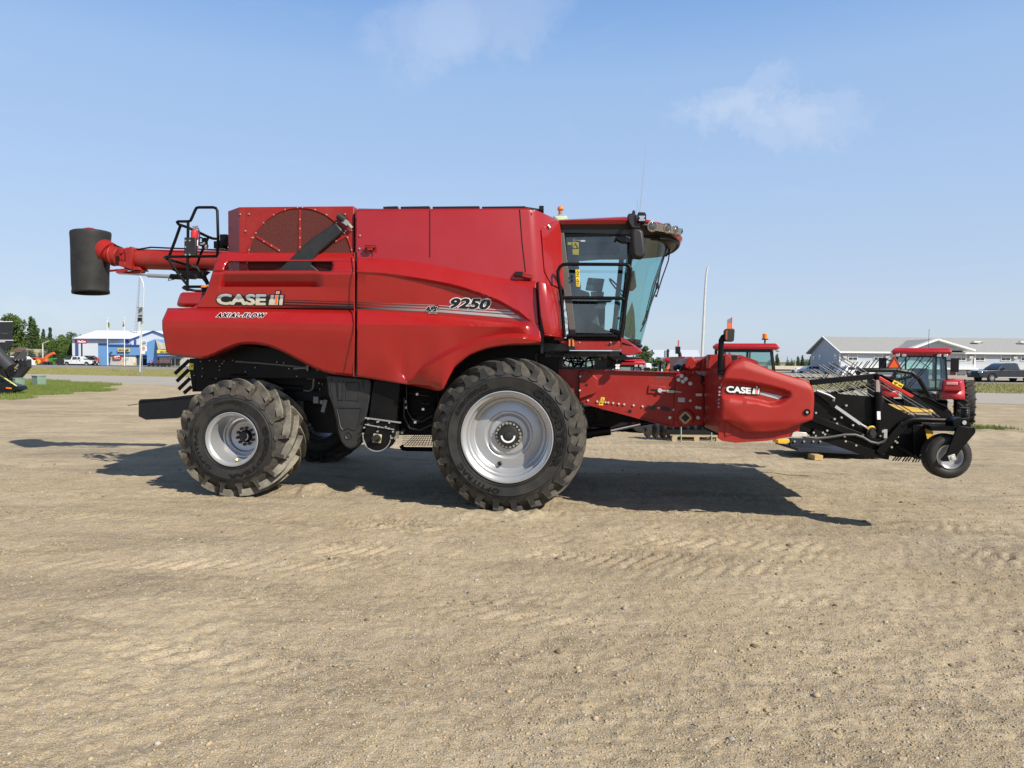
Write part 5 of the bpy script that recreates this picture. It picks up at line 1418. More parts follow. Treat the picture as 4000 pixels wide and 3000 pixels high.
b.build('work_light_lens', WVIN, root)
# ---- feeder house
FW_ = -.80
b = MB(); b.ppx([(2150, 1440), (2240, 1443), (2640, 1454), (2705, 1454), (2750, 1500), (2750, 1660), (2634, 1669), (2620, 1667), (2283, 1575), (2150, 1540)], FW_, FW_ + .04)
b.prism([(L(a, c_, FW_).x, L(a, c_, FW_).z) for a, c_ in [(2160, 1446), (2640, 1458), (2750, 1500), (2750, 1640), (2620, 1658), (2283, 1568), (2160, 1535)]], FW_ + .04, -FW_)
b.build('feeder_house', RED2, root, bevel=.004)
b = MB(); b.bar(L(2283, 1576, FW_ - .02), L(2622, 1668, FW_ - .02), .012, .05); b.bar(L(2240, 1443, FW_ - .02), L(2655, 1455, FW_ - .02), .010, .05); b.build('feeder_flange', RED2, root)
b = MB()
b.ppx([(2658, 1448), (2680, 1444), (2710, 1447), (2738, 1470), (2740, 1500), (2750, 1510), (2750, 1655), (2634, 1665), (2634, 1560), (2640, 1500), (2638, 1470), (2645, 1458)], FW_ - .035, FW_)
b.lathe([(.0, -.05), (.10, -.05), (.115, -.035), (.118, 0)], L(2677, 1632, FW_ - .02), n=32)
b.ppx([(2534, 1505), (2540, 1504), (2600, 1509), (2604, 1535), (2595, 1540), (2530, 1536)], FW_ - .02, FW_)
b.build('lift_plate', RED2, root, bevel=.006)
b = MB()
b.ppx([(2290, 1446), (2322, 1468), (2336, 1480), (2332, 1500), (2338, 1520), (2330, 1535), (2300, 1545), (2262, 1560), (2262, 1450)], FW_ - .06, FW_); b.build('hinge_casting', RED2, root, bevel=.01)
b = MB()
for px, py, r_ in [(2266, 1470, .013), (2265, 1524, .013)] + [(x, y, .014) for x, y in [(2297, 1564), (2333, 1568), (2365, 1571), (2376, 1572), (2395, 1574), (2417, 1577), (2438, 1579), (2475, 1583), (2510, 1587), (2571, 1593), (2631, 1600), (2573, 1593)]] + [(2616, 1631, .02), (2648, 1630, .012)]:
    p = L(px, py, FW_); b.cyl(p + Vector((0, -.075 if px < 2270 else -.02, 0)), p, r_, 10)
b.build('bolt_row', CREAM, root)
b = MB()
for px, py, r_ in [(2650, 1483, .026), (2662, 1469, .026), (2678, 1480, .026), (2667, 1490, .026), (2696, 1498, .026), (2721, 1591, .021), (2733, 1593, .021), (2726, 1631, .024), (2696, 1565, .018), (2707, 1454, .008)]:
    p = L(px, py, FW_ - .035); b.cyl(p, p + Vector((0, -.018, 0)), r_, 16); b.cyl(p + Vector((0, -.018, 0)), p + Vector((0, -.035, 0)), r_ * .5, 6)
p = L(2577, 1525, FW_ - .02); b.cyl(p, p + Vector((0, -.03, 0)), .03, 16); b.bar(L(2577, 1525, FW_ - .03), L(2605, 1527, FW_ - .03), .016, .012)
b.ppx([(2718, 1537), (2742, 1537), (2742, 1547), (2718, 1547)], FW_ - .05, FW_ - .04)
b.build('large_bolt', mat('bright_zinc', (.62, .64, .64), .35, metal=.5), root)
b = MB(); b.ppx([(2605, 1524), (2633, 1525), (2633, 1535), (2605, 1534)], FW_ - .07, FW_ - .02); b.cyl(L(2633, 1529, FW_ - .04), L(2662, 1532, FW_ - .04), .009, 6); b.build('tension_screw', mat('pale_zinc', (.5, .52, .42), .5, metal=.3), root)
b = MB()
for a, c_, d_, e_, t_ in [(2527, 1591, 2561, 1594, .045), (2584, 1597, 2617, 1600, .045), (2543, 1522, 2572, 1525, .022), (2668, 1466, 2679, 1458, .018), (2690, 1472, 2706, 1464, .018)]:
    b.bar(L(a, c_, FW_ - .022 if t_ > .03 or a < 2600 else FW_ - .037), L(d_, e_, FW_ - .022 if t_ > .03 or a < 2600 else FW_ - .037), t_, .008)
for px, py, r_ in [(2460, 1607, .026), (2629, 1480, .009), (2276, 1460, .016), (2293, 1463, .016), (2291, 1504, .018), (2445, 1608, .006)]: p = L(px, py, FW_ - (.06 if px < 2300 else .0)); b.cyl(p + Vector((0, -.003, 0)), p + Vector((0, .001, 0)), r_, 14)
p = L(2677, 1632, FW_ - .071); b.cyl(p, p + Vector((0, -.004, 0)), .05, 20)
b.ppx([(2735, 1462), (2752, 1470), (2755, 1495), (2742, 1492)], FW_ - .06, FW_ - .03)
b.build('slot_hole', SBLK, root)
b = MB(); p = L(2677, 1632, FW_ - .075)
mt = Matrix.Rotation(R(45), 3, 'Y')
for i in range(4):
    a_ = mt @ Vector(((-.053, .053, .053, -.053)[i], 0, (-.053, -.053, .053, .053)[i])); c__ = mt @ Vector(((-.053, .053, .053, -.053)[(i + 1) % 4], 0, (-.053, -.053, .053, .053)[(i + 1) % 4]))
    b.bar(p + a_, p + c__, .024, .012)
b.build('bearing_flange', mat('olive_zinc2', (.42, .36, .20), .5, metal=.4), root)
b = MB(); b.ppx([(2349, 1551), (2363, 1553), (2356, 1584), (2338, 1582)], FW_ - .004, FW_ - .001); b.build('warning_sticker', YELS, root)
b = MB(); b.tube([L(2346, 1565, FW_ - .006), L(2353, 1555, FW_ - .006), L(2358, 1567, FW_ - .006)], .0035, 4, closed=True); b.bar(L(2343, 1576, FW_ - .006), L(2354, 1574, FW_ - .006), .010, .003); b.bar(L(2346, 1570, FW_ - .006), L(2348, 1574, FW_ - .006), .006, .003); b.build('sticker_marks', SBLK, root)
b = MB(); b.ppx([(2649, 1553), (2675, 1554), (2675, 1571), (2649, 1570)], FW_ - .042, FW_ - .036); b.build('data_sticker', mat('data_sticker_white', (.6, .62, .65), .5), root)
b = MB()
for j in range(3):
    for i in range(4): b.obox(L(2653 + i * 6, 1557 + j * 5, FW_ - .043), .012, .002, .008)
b.build('sticker_marks', mat('sticker_print', (.25, .3, .4), .6), root)
b = MB(); b.ppx([(2561, 1462), (2566, 1461), (2614, 1463), (2618, 1466), (2618, 1478), (2612, 1481), (2562, 1479), (2558, 1474)], FW_ - .003, FW_ - .001); b.build('dull_plate', mat('faded_red', (.17, .035, .035), .75), root)
# lift cylinder, struts and black tangle under the feeder house
b = MB(); LWc = -.45
b.cyl(L(2305, 1692, LWc), L(2385, 1682, LWc), .062, 18); b.cyl(L(2500, 1655, LWc), L(2560, 1645, LWc), .035, 12); b.cyl(L(2260, 1700, LWc), L(2312, 1692, LWc), .07, 14)
b.ppx([(2300, 1610), (2350, 1600), (2560, 1640), (2540, 1652), (2420, 1650), (2390, 1668), (2300, 1672)], .1, .3)
b.ppx([(2280, 1590), (2330, 1590), (2360, 1605), (2362, 1655), (2300, 1670)], -.2, .4)
b.build('lift_cylinder', BLK, root, bevel=.004)
b = MB(); b.cyl(L(2383, 1682, LWc), L(2508, 1654, LWc), .030, 16); b.build('cylinder_rod', CHR, root)
b = MB()
b.tube([L(2312, 1600, -.5), L(2328, 1620, -.5), L(2332, 1650, -.5)], .012, 6); b.tube([L(2300, 1670, -.48), L(2330, 1655, -.48), L(2372, 1660, -.48)], .014, 6); b.tube([L(2330, 1585, -.5), L(2322, 1600, -.5), L(2334, 1640, -.5)], .010, 6)
b.build('hydraulic_hose', SBLK, root)
# ================================================================== PICKUP HEADER
HX = 4.3
hroot = empty('pickup_header', ORG + RM @ Vector((HX, 0, 0)), -YAW)
tag(hroot, 'raised pickup header with red side shield and gauge wheel on the combine front', 'harvester header')
HOFF = Vector((-HX, 0, 0)); OFFS[hroot.name] = {'poff': HOFF}
NW = -2.28     # near side plane of the shield
# side shield: rings that follow the outline, bulged, with a swoosh recess
out_px = [(2817, 1640), (2818, 1560), (2822, 1500), (2828, 1458), (2846, 1433), (2867, 1415), (2884, 1407), (2902, 1403), (2926, 1407), (2960, 1420), (3021, 1445), (3103, 1471), (3140, 1480), (3158, 1487), (3173, 1500), (3183, 1520), (3186, 1560), (3184, 1600), (3181, 1634), (3168, 1646), (3103, 1670), (3072, 1685), (2994, 1693), (2926, 1693), (2900, 1684), (2870, 1667), (2838, 1646)]
def smclosed(p, k=4):
    n = len(p); o = []
    for i in range(n):
        a, b_, c, d = (np.array(p[(i + j) % n], float) for j in (-1, 0, 1, 2))
        for j in range(k):
            t = j / k
            o.append(tuple(.5 * ((2 * b_) + (-a + c) * t + (2 * a - 5 * b_ + 4 * c - d) * t * t + (-a + 3 * b_ - 3 * c + d) * t ** 3)))
    return o
ol = smclosed(out_px)
rec = np.array([(2815, 1487), (2850, 1486), (2900, 1490), (2960, 1500), (3020, 1513), (3065, 1526), (3085, 1536), (3084, 1552), (3060, 1570), (3040, 1580), (3010, 1582), (2960, 1570), (2900, 1561), (2850, 1556), (2815, 1556)], float)
def sdist(P, poly):
    n = len(poly); d = 1e9; inside = False; x, y = P
    for i in range(n):
        a = poly[i]; c = poly[(i + 1) % n]
        ab = c - a; t = max(0, min(1, ((x - a[0]) * ab[0] + (y - a[1]) * ab[1]) / (ab @ ab)))
        q = a + ab * t; d = min(d, math.hypot(x - q[0], y - q[1]))
        if (a[1] > y) != (c[1] > y) and x < (c[0] - a[0]) * (y - a[1]) / (c[1] - a[1]) + a[0]: inside = not inside
    return d if inside else -d
def ss(a, c, x): t = max(0, min(1, (x - a) / (c - a))); return t * t * (3 - 2 * t)
cx_, cy_ = 2990, 1560
def shield_w(px, py, k):
    s_ = sdist((px, py), rec)
    wv = NW + .075 * ss(-7, 10, s_)
    wv += .03 * ss(1400, 1700, py) * 0
    # lower left chamfer
    ch = (px - 2818) * .62 + (1640 - py) * .78       # distance above the sloping line
    wv += .035 * ss(60, 0, (px - 2835) * .66 - (py - 1590) * .75 + 45)
    wv += .045 * ss(50, 0, 1690 - py)
    wv += .028 * ss(40, 0, py - (1404 + max(0, px - 2910) * .33))
    return wv
sc_ = [1.0, 1.0, .985, .965, .94, .91, .88] + [.85 - i * .85 / 24 for i in range(25)]
edge = [.16, .05, .022, .008, .002, 0, 0] + [0] * 25
b = MB(); rings = []
for k, (s_, e_) in enumerate(zip(sc_, edge)):
    ring = []
    for x, y in ol:
        X_, Y_ = cx_ + (x - cx_) * s_, cy_ + (y - cy_) * s_
        w_ = (NW + .0) if k == 0 else shield_w(X_, Y_, k)
        pp = L(x, y, NW) if k <= 1 else L(X_, Y_, NW)
        ring.append(Vector((pp.x, w_ + e_ if k else NW + .22, pp.z)))
    rings.append(ring)
b.loft(rings, cap0=False, cap1=False)
b.build('side_shield', REDP, hroot, smooth=50)
def pl_sh(px, py, lift): return Vector((L(px, py, NW).x, shield_w(px, py, 0) - lift, L(px, py, NW).z))
logo(pl_sh, 2842, 1500, 2976, 1534, 9, hroot, False)
s = MB()
stripe([(2976, 1530), (3062, 1549)], [(2976, 1531), (3058, 1552)], pl_sh, s)
stripe([(2976, 1534), (3060, 1553)], [(2974, 1536), (3053, 1557)], pl_sh, s)
stripe([(2974, 1537), (3052, 1556)], [(2972, 1541), (3046, 1561)], pl_sh, s)
s.build('stripes', SIL, hroot, smooth=0)
b = MB(); p = pl_sh(3151, 1610, 0); b.lathe([(.036, -.006), (.030, .0), (.001, .004)], p + Vector((0, -.006, 0)), n=20); b.build('shield_hole', DARK, hroot)
b = MB(); b.cyl(p + Vector((0, -.02, 0)), p, .014, 10); b.build('shield_bolt', ZINC, hroot)
# end plates and back wall of the header
EP = [(2826, 1560), (2805, 1712), (2820, 1722), (2872, 1730), (2994, 1722), (3112, 1702), (3120, 1690), (3150, 1560), (3100, 1490), (2900, 1420), (2828, 1470)]
b = MB(); b.ppx(EP, NW + .13, NW + .17); b.build('end_plate', RED2, hroot); b = MB(); pts_ = [(L(x, y, NW + .2).x, L(x, y, NW + .2).z) for x, y in EP]; b.prism(pts_, 2.0, 2.04)
b.build('end_plate', RED2, hroot)
BWp = [(2832, 1500), (2832, 1388), (2856, 1388), (2860, 1400), (2860, 1500), (2860, 1700), (2832, 1708)]
b = MB(); pb_ = [(L(x, y, NW + .1).x, L(x, y, NW + .1).z) for x, y in BWp]; b.prism(pb_, NW + .12, -.95); b.prism(pb_, .95, 2.25); b.prism([(pb_[0][0] + .06, 1.06), (pb_[0][0] + .06, 1.95), (pb_[0][0] + .12, 1.95), (pb_[0][0] + .12, 1.06)], -.95, .95)
b.build('back_wall', RED2, hroot, bevel=.01)
b = MB(); xs0 = L(2806, 1500, NW).x
b.ppx([(2768, 1385), (2822, 1383), (2885, 1385), (2885, 1420), (2822, 1440), (2768, 1440)], NW + .26, NW + .4)
b.build('back_frame_box', RED2, hroot, bevel=.006)
b = MB(); b.ppx([(2830, 1388), (2880, 1389), (2880, 1425), (2832, 1445)], NW + .24, NW + .265); b.build('frame_opening', SBLK, hroot)
b = MB()
b.ppx([(2835, 1386), (2890, 1386), (2960, 1410), (2960, 1420), (2890, 1400)], NW + .28, NW + .5)
b.build('frame_flange', RED2, hroot)
# header adapter top pieces, seen above the feeder
b = MB()
b.ppx([(2675, 1433), (2686, 1402), (2702, 1392), (2716, 1407), (2800, 1385), (2800, 1420), (2720, 1450), (2700, 1448)], -.9, -.5)
b.ppx([(2660, 1440), (2690, 1404), (2765, 1392), (2765, 1402), (2700, 1415), (2680, 1445)], -.3, .6)
b.ppx([(2692, 1428), (2738, 1426), (2738, 1440), (2693, 1441)], -1.0, -.94)
b.ppx([(2750, 1400), (2762, 1392), (2760, 1440), (2744, 1452), (2736, 1448)], -1.0, -.6)
b.build('adapter_frame', RED2, hroot, bevel=.01)
b = MB(); b.tube([L(2630, 1440, -.5), L(2650, 1432, -.5), L(2665, 1440, -.5)], .035, 8); b.tube([L(2600, 1446, -.3), L(2640, 1442, -.3), L(2650, 1450, -.3)], .012, 6); b.tube([L(2655, 1450, -.8), L(2668, 1428, -.8), L(2675, 1422, -.8)], .014, 6); b.tube([L(2635, 1446, -.6), L(2655, 1430, -.6), L(2680, 1440, -.6)], .011, 6)
b.build('hydraulic_hose', SBLK, hroot)
# vertical seal strip with bolts
b = MB(); b.bar(L(2819, 1482, NW + .1), L(2814, 1622, NW + .1), .012, .01); b.build('edge_strip', CREAM, hroot)
b = MB()
for y_ in (1477, 1513, 1542, 1560, 1589, 1530, 1575): p = L(2812 - (y_ - 1477) * .05, y_, NW + .1); b.cyl(p, p + Vector((0, -.02, 0)), .012, 8)
b.build('bolt_row', GREY, hroot)
# marker lamp with reflective flag on a bent pole
def marker(w, offpx, name_lab):
    m = empty('marker_lamp', (0, 0, 0), parent=hroot)
    return m
b = MB(); b.tube([L(2814, 1465, NW + .06), L(2815, 1380, NW + .06), L(2818, 1330, NW + .06), L(2824, 1318, NW + .06), L(2836, 1312, NW + .06)], .032, 12)
b.bar(L(2806, 1441, NW + .05), L(2824, 1441, NW + .05), .016, .09); b.bar(L(2806, 1458, NW + .05), L(2824, 1458, NW + .05), .016, .09)
b.build('marker_pole', BLK, hroot)
b = MB(); b.ppx([(2832, 1292), (2838, 1284), (2866, 1283), (2871, 1288), (2868, 1330), (2862, 1335), (2834, 1334), (2831, 1326)], NW + .0, NW + .09); b.build('marker_housing', BLKP, hroot, bevel=.012)
b = MB(); b.ppx([(2835, 1292), (2842, 1290), (2841, 1328), (2834, 1325)], NW - .006, NW + .0); b.build('marker_lens', mat('amber_dark', (.30, .07, .01), .3), hroot)
b = MB(); b.ppx([(2841, 1249), (2860, 1240), (2860, 1262), (2841, 1266)], NW + .03, NW + .035); b.build('marker_flag', mat('flag_grey', (.20, .18, .21), .5), hroot)
b = MB(); b.ppx([(2841, 1266), (2859, 1262), (2857, 1283), (2840, 1284)], NW + .03, NW + .035); b.tube([L(2841, 1284, NW + .03), L(2841, 1249, NW + .03), L(2860, 1240, NW + .03), L(2858, 1283, NW + .03)], .004, 4)
b.build('marker_reflector', ORED, hroot)
FWm = 1.9
b = MB(); b.tube([L(2656, 1445, FWm), L(2656, 1385, FWm), L(2652, 1375, FWm)], .03, 8); b.ppx([(2640, 1353), (2658, 1354), (2657, 1382), (2640, 1382)], FWm, FWm + .08); b.build('far_marker', SBLK, hroot)
b = MB(); b.ppx([(2648, 1329), (2653, 1329), (2653, 1353), (2647, 1353)], FWm, FWm + .01); b.build('far_reflector', mat('far_flag', (.5, .12, .12), .5), hroot)
# black pickup frame ahead of the shield
PW = -2.05
b = MB()
side = [(3160, 1530), (3225, 1532), (3300, 1540), (3420, 1550), (3500, 1595), (3556, 1625), (3600, 1640), (3600, 1700), (3585, 1784), (3510, 1786), (3400, 1768), (3290, 1722), (3190, 1700), (3100, 1690)]
b.ppx(side, PW, PW + .02); b.build('side_plate', BLK, hroot); b = MB()
b.prism([(L(x, y, PW).x, L(x, y, PW).z) for x, y in side], 1.9, 1.92)
b.build('side_plate', BLK, hroot)
b = MB()
b.bar(L(3165, 1630, PW - .03), L(3452, 1738, PW - .03), .075, .05); b.bar(L(3170, 1690, PW - .02), L(3410, 1775, PW - .02), .10, .06)
b.bar(L(3400, 1775, PW - .02), L(3470, 1785, PW - .02), .06, .05)
b.bar(L(3430, 1770, PW - .04), L(3530, 1655, PW - .04), .085, .05)
b.tube([L(3520, 1665, PW - .04), L(3540, 1646, PW - .04), L(3565, 1638, PW - .04), L(3600, 1638, PW - .04), L(3745, 1644, PW - .04)], .034, 8)
b.build('lower_frame', BLK, hroot, bevel=.004)
b = MB(); b.bar(L(3165, 1494, PW - .02), L(3428, 1468, PW - .02), .062, .06); b.build('upper_arm', BLK, hroot, bevel=.004)
b = MB()
aw = [(3418, 1462), (3436, 1462), (3560, 1530), (3700, 1594), (3715, 1606), (3728, 1632), (3680, 1632), (3640, 1596), (3575, 1545), (3440, 1478), (3420, 1474)]
b.ppx(aw, PW - .06, PW - .02)
b.bar(L(3700, 1594, PW - .06), L(3440, 1464, PW - .06), .01, .06)
b.build('lift_arm', BLK, hroot, bevel=.004)
b = MB(); b.ppx([(3434, 1470), (3440, 1471), (3570, 1545), (3566, 1552), (3560, 1553), (3434, 1482)], PW - .10, PW - .06); b.build('arm_guard', mat('guard_red', (.5, .02, .015), .35, coat=.3), hroot, bevel=.004)
b = MB(); b.ppx([(3493, 1484), (3530, 1503), (3521, 1517), (3484, 1498)], PW - .105, PW - .10); b.build('warning_sticker', YELS, hroot)
b = MB(); b.tube([L(3496, 1492, PW - .108), L(3508, 1497, PW - .108), L(3498, 1501, PW - .108)], .004, 4, closed=True); b.bar(L(3510, 1502, PW - .108), L(3520, 1508, PW - .108), .008, .003); b.bar(L(3520, 1504, PW - .108), L(3522, 1512, PW - .108), .006, .003); b.build('sticker_marks', SBLK, hroot)
b = MB(); b.cyl(L(3428, 1484, PW - .05), L(3428, 1535, PW - .05), .028, 12); b.build('cylinder_rod', CHR, hroot)
b = MB(); b.cyl(L(3430, 1530, PW - .05), L(3434, 1690, PW - .05), .042, 14); b.cyl(L(3428, 1462, PW - .05), L(3428, 1484, PW - .05), .03, 10); b.build('cylinder_barrel', BLK, hroot)
b = MB(); b.ppx([(3426, 1607), (3439, 1607), (3440, 1639), (3427, 1639)], PW - .10, PW - .092); b.build('paper_label', WVIN, hroot)
b = MB()
b.bar(L(3190, 1535, PW - .03), L(3262, 1590, PW - .03), .022, .02); b.build('strut_rod', BLK, hroot)
b = MB(); b.bar(L(3262, 1587, PW - .04), L(3360, 1656, PW - .04), .032, .03); b.build('strut_tube', SIL, hroot)
b = MB(); b.cyl(L(3360, 1656, PW - .04), L(3384, 1670, PW - .04), .014, 8); b.tube([L(3190, 1526, PW - .04), L(3240, 1545, PW - .04), L(3258, 1556, PW - .04), L(3255, 1567, PW - .04)], .014, 6); b.build('strut_end', GREY, hroot)
b = MB()
for px, py in [(3307, 1584), (3188, 1613), (3261, 1637), (3288, 1631), (3333, 1661), (3388, 1671), (3179, 1690), (3187, 1703), (3232, 1682), (3215, 1690), (3223, 1697), (3370, 1700), (3304, 1724), (3345, 1740), (3580, 1538), (3597, 1549), (3682, 1600), (3428, 1470), (3440, 1703), (3498, 1723), (3505, 1729), (3484, 1747), (3508, 1706), (3300, 1705), (3270, 1655)]:
    p = L(px, py, PW - .055); r_ = .026 if px in (3682,) else (.02 if px in (3580, 3597) else .012)
    b.cyl(p, p + Vector((0, .05, 0)), r_, 10); 
b.build('bolt_row', ZINC, hroot)
b = MB(); b.tube([L(3102, 1678, PW - .08), L(3112, 1695, PW - .08), L(3140, 1706, PW - .08), L(3190, 1712, PW - .08), L(3240, 1708, PW - .08), L(3300, 1698, PW - .08), L(3340, 1698, PW - .08), L(3370, 1708, PW - .08), L(3400, 1726, PW - .08), L(3430, 1732, PW - .08), L(3452, 1724, PW - .08), L(3460, 1712, PW - .08)], .016, 8, )
b.build('hydraulic_hose', mat('hose_grey', (.05, .05, .05), .5), hroot)
b = MB(); b.obox(L(3452, 1684, PW - .07), .05, .04, .03); b.obox(L(3457, 1694, PW - .07), .035, .035, .10); b.build('hose_fitting', mat('fitting_silver', (.5, .5, .48), .4, metal=.6), hroot)
b = MB(); b.ppx([(3098, 1690), (3112, 1686), (3150, 1690), (3156, 1697), (3152, 1705), (3100, 1708), (3091, 1704)], PW - .12, PW - .10); b.build('hitch_plate', CREAM, hroot, bevel=.004)
b = MB(); b.tube([L(3500, 1738, PW - .02), L(3545, 1765, PW - .02), L(3575, 1786, PW - .02), L(3596, 1788, PW - .02)], .02, 6); b.build('brace_rod', BLK, hroot)
b = MB(); b.lathe([(.0, -.02), (.06, -.02), (.065, .0)], L(3405, 1690, PW - .04), n=18); b.lathe([(.0, -.04), (.035, -.04), (.04, .0)], L(3405, 1690, PW - .05), n=18); b.build('drive_pulley', BLKP, hroot)
b = MB(); b.tube([L(3405 + 19 * math.cos(a), 1672 + 19 * -math.sin(a) + 14, PW - .05) for a in [R(20) + R(130) * i / 8 for i in range(9)]], .014, 6); b.build('pulley_guard', YEL, hroot)
# deck, belt and drum across the width
b = MB()
dk = [(3120, 1560), (3300, 1640), (3500, 1720), (3575, 1740), (3575, 1765), (3480, 1770), (3300, 1710), (3080, 1690), (2830, 1715), (2830, 1690), (3050, 1640)]
b.prism([(L(x, y, PW).x, L(x, y, PW).z) for x, y in dk], PW + .03, 1.9)
b.build('pickup_deck', DARK, hroot)
b = MB(); c_ = L(3030, 1610, PW); b.cyl((c_.x, NW + .3, c_.z), (c_.x, 1.95, c_.z), .22, 24); c2_ = L(3560, 1700, PW); b.cyl((c2_.x, PW + .02, c2_.z), (c2_.x, 1.9, c2_.z), .12, 20); b.build('feed_drum', DARK, hroot)
# pickup fingers hanging below the belt
b = MB()
for i in range(9):
    a_ = 3488 + i * 11 + (i // 3) * 6; b.tube([L(a_ + 14, 1782, PW + .1), L(a_ + 6, 1792, PW + .1), L(a_ - 2, 1800 + (i // 3) * 3, PW + .1)], .008, 5)
b.build('pickup_tines', mat('tine_brown', (.09, .075, .05), .6), hroot)
# windguard: long rods that slope down to the front
def wcount(): pass
b = MB()
base0 = L(3291, 1395, -1.75); base1 = L(3671, 1630, -1.75); dR = base1 - base0
tipsA = [(3291, 1395), (3278, 1400), (3248, 1414), (3234, 1417), (3212, 1425), (3200, 1427), (3178, 1441), (3166, 1444), (3146, 1452), (3128, 1462)]
for i, (px, py) in enumerate(tipsA):
    w_ = -1.85 + i * .05
    p = L(px, py, w_); b.tube([p, p + dR * .5 + Vector((0, 0, -.006)), p + dR * (1.0 if i < 6 else .9)], .0058, 6)
for i in range(16):
    w_ = -1.3 + i * .2
    p = Vector((base0.x - .05, w_, base0.z - .16 - .012 * i)); b.tube([p, p + dR * .95], .0052, 6)
b.build('windguard_rods', SBLK, hroot)
b = MB()
pr = [(3250, 1427), (3260, 1430), (3305, 1427), (3312, 1428), (3338, 1414), (3352, 1413), (3369, 1413), (3390, 1411), (3399, 1409), (3419, 1405), (3432, 1406), (3471, 1397), (3547, 1388), (3562, 1387), (3600, 1383), (3617, 1382), (3664, 1380), (3648, 1384)]
d0 = L(3295, 1536, -1.0) - L(3400, 1409, -1.0)
for i, (px, py) in enumerate(pr):
    w_ = -1.2 + (i % 2) * .04
    p = L(px, py, w_); k_ = .55 + .55 * min(1, i / 12); b.tube([p, p + d0 * k_ * .5 + Vector((.01, 0, 0)), p + d0 * k_], .006, 5)
b.build('spring_tines', SBLK, hroot)
b = MB(); b.tube([L(3200, 1545, -1.2), L(3430, 1500, -1.2), L(3560, 1470, -1.2)], .02, 6)
b.tube([L(3345, 1458, .6), L(3375, 1446, .6), L(3500, 1445, .6), L(3560, 1455, .6), L(3590, 1480, .6), L(3632, 1552, .6)], .035, 8)
b.build('windguard_shaft', BLK, hroot)
b = MB()
xy = L(3560, 1608, -.6); xy2 = L(3640, 1608, -.6)
b.ppx([(3530, 1603), (3660, 1603), (3656, 1612), (3534, 1612)], -1.2, 1.5)
b.build('belt_guard', YEL, hroot, bevel=.01)
b = MB(); b.ppx([(3583, 1650), (3640, 1652), (3644, 1690), (3650, 1704), (3628, 1717), (3618, 1714), (3608, 1660), (3586, 1656)], PW + .05, PW + .09)
for i in range(6): b.ppx([(3640, 1662 + i * 8), (3648, 1664 + i * 8), (3640, 1668 + i * 8)], PW + .05, PW + .09)
b.build('yellow_side_panel', YEL, hroot)
# gauge wheel with fork and spring
KW = PW - .40
g = empty('gauge_wheel', (0, 0, 0), parent=hroot); g.location = HOFF
wc = L(3714, 1785, KW)
b = MB(); b.lathe([(.130, .03), (.145, .008), (.165, .0), (.195, .0), (.215, .012), (.232, .04), (.238, .07), (.2385, .10), (.238, .13), (.232, .16), (.21, .19), (.165, .2), (.13, .17)], wc, n=64)
b.build('tyre', RUB, g)
b = MB()
for i in range(60):
    a_ = 2 * math.pi * i / 60
    for y_ in (.05, .085, .12, .15):
        p = wc + Vector((math.cos(a_ + y_) * .2385, y_, math.sin(a_ + y_) * .2385)); b.obox(p, .018, .022, .006, Matrix.Rotation(-(a_ + y_) + math.pi / 2, 3, 'Y'))
b.build('tread_blocks', RUB, g)
b = MB(); b.lathe([(.128, .025), (.136, .006), (.131, -.002), (.120, .01), (.112, .04), (.10, .055), (.05, .06), (.01, .06)], wc, n=48); b.build('rim', RIMM, g)
b = MB(); b.ppx([(3740, 1668), (3748, 1664), (3806, 1671), (3812, 1680), (3810, 1692), (3765, 1745), (3742, 1775), (3732, 1796), (3716, 1802), (3684, 1803), (3676, 1796), (3700, 1770), (3712, 1740), (3728, 1700)], KW - .06, KW - .035)
b.ppx([(3565, 1664), (3574, 1659), (3606, 1660), (3612, 1668), (3624, 1720), (3600, 1770), (3588, 1790), (3576, 1780)], KW + .28, KW + .31)
b.bar(L(3620, 1668, KW + .2), L(3790, 1672, KW + .1), .05, .34)
b.ppx([(3722, 1645), (3745, 1632), (3783, 1634), (3786, 1650), (3796, 1664), (3780, 1668), (3726, 1668)], KW + .03, KW + .20)
b.build('wheel_fork', BLK, hroot, bevel=.004)
b = MB(); p = L(3718, 1788, KW - .06); b.obox(p, .075, .02, .065, Matrix.Rotation(R(-20), 3, 'Y')); b.cyl(p + Vector((0, -.02, 0)), p, .02, 12); b.build('axle_bracket', mat('bracket_cream', (.55, .54, .48), .5, metal=.3), hroot, bevel=.005)
b = MB(); b.lathe([(.0, -.004), (.022, -.004), (.024, 0)], L(3767, 1651, KW + .02), n=16); b.build('fork_cap', SIL, hroot)
b = MB(); pts_ = []; c_ = L(3769, 1634, KW + .12); ct = L(3769, 1596, KW + .12)
for i in range(81):
    a_ = 2 * math.pi * i / 80 * 6; q = c_ + (ct - c_) * i / 80; pts_.append(q + Vector((math.cos(a_) * .038, math.sin(a_) * .038, 0)))
b.tube(pts_, .0075, 6); b.cyl(c_, ct + Vector((0, 0, .01)), .014, 8); b.cyl(ct, ct + Vector((0, 0, .012)), .046, 16); b.build('coil_spring', SBLK, hroot)
# far gauge wheel mostly hidden behind
b = MB(); fw2 = L(3714, 1785, KW); b.lathe([(.06, .0), (.215, .01), (.238, .05), (.238, .13), (.21, .19), (.06, .2)], Vector((fw2.x, 2.0, fw2.z)), n=32); b.cyl((fw2.x, 1.95, fw2.z), (fw2.x + .05, 1.98, fw2.z + .4), .03, 8); b.build('far_gauge_wheel', RUB, hroot)
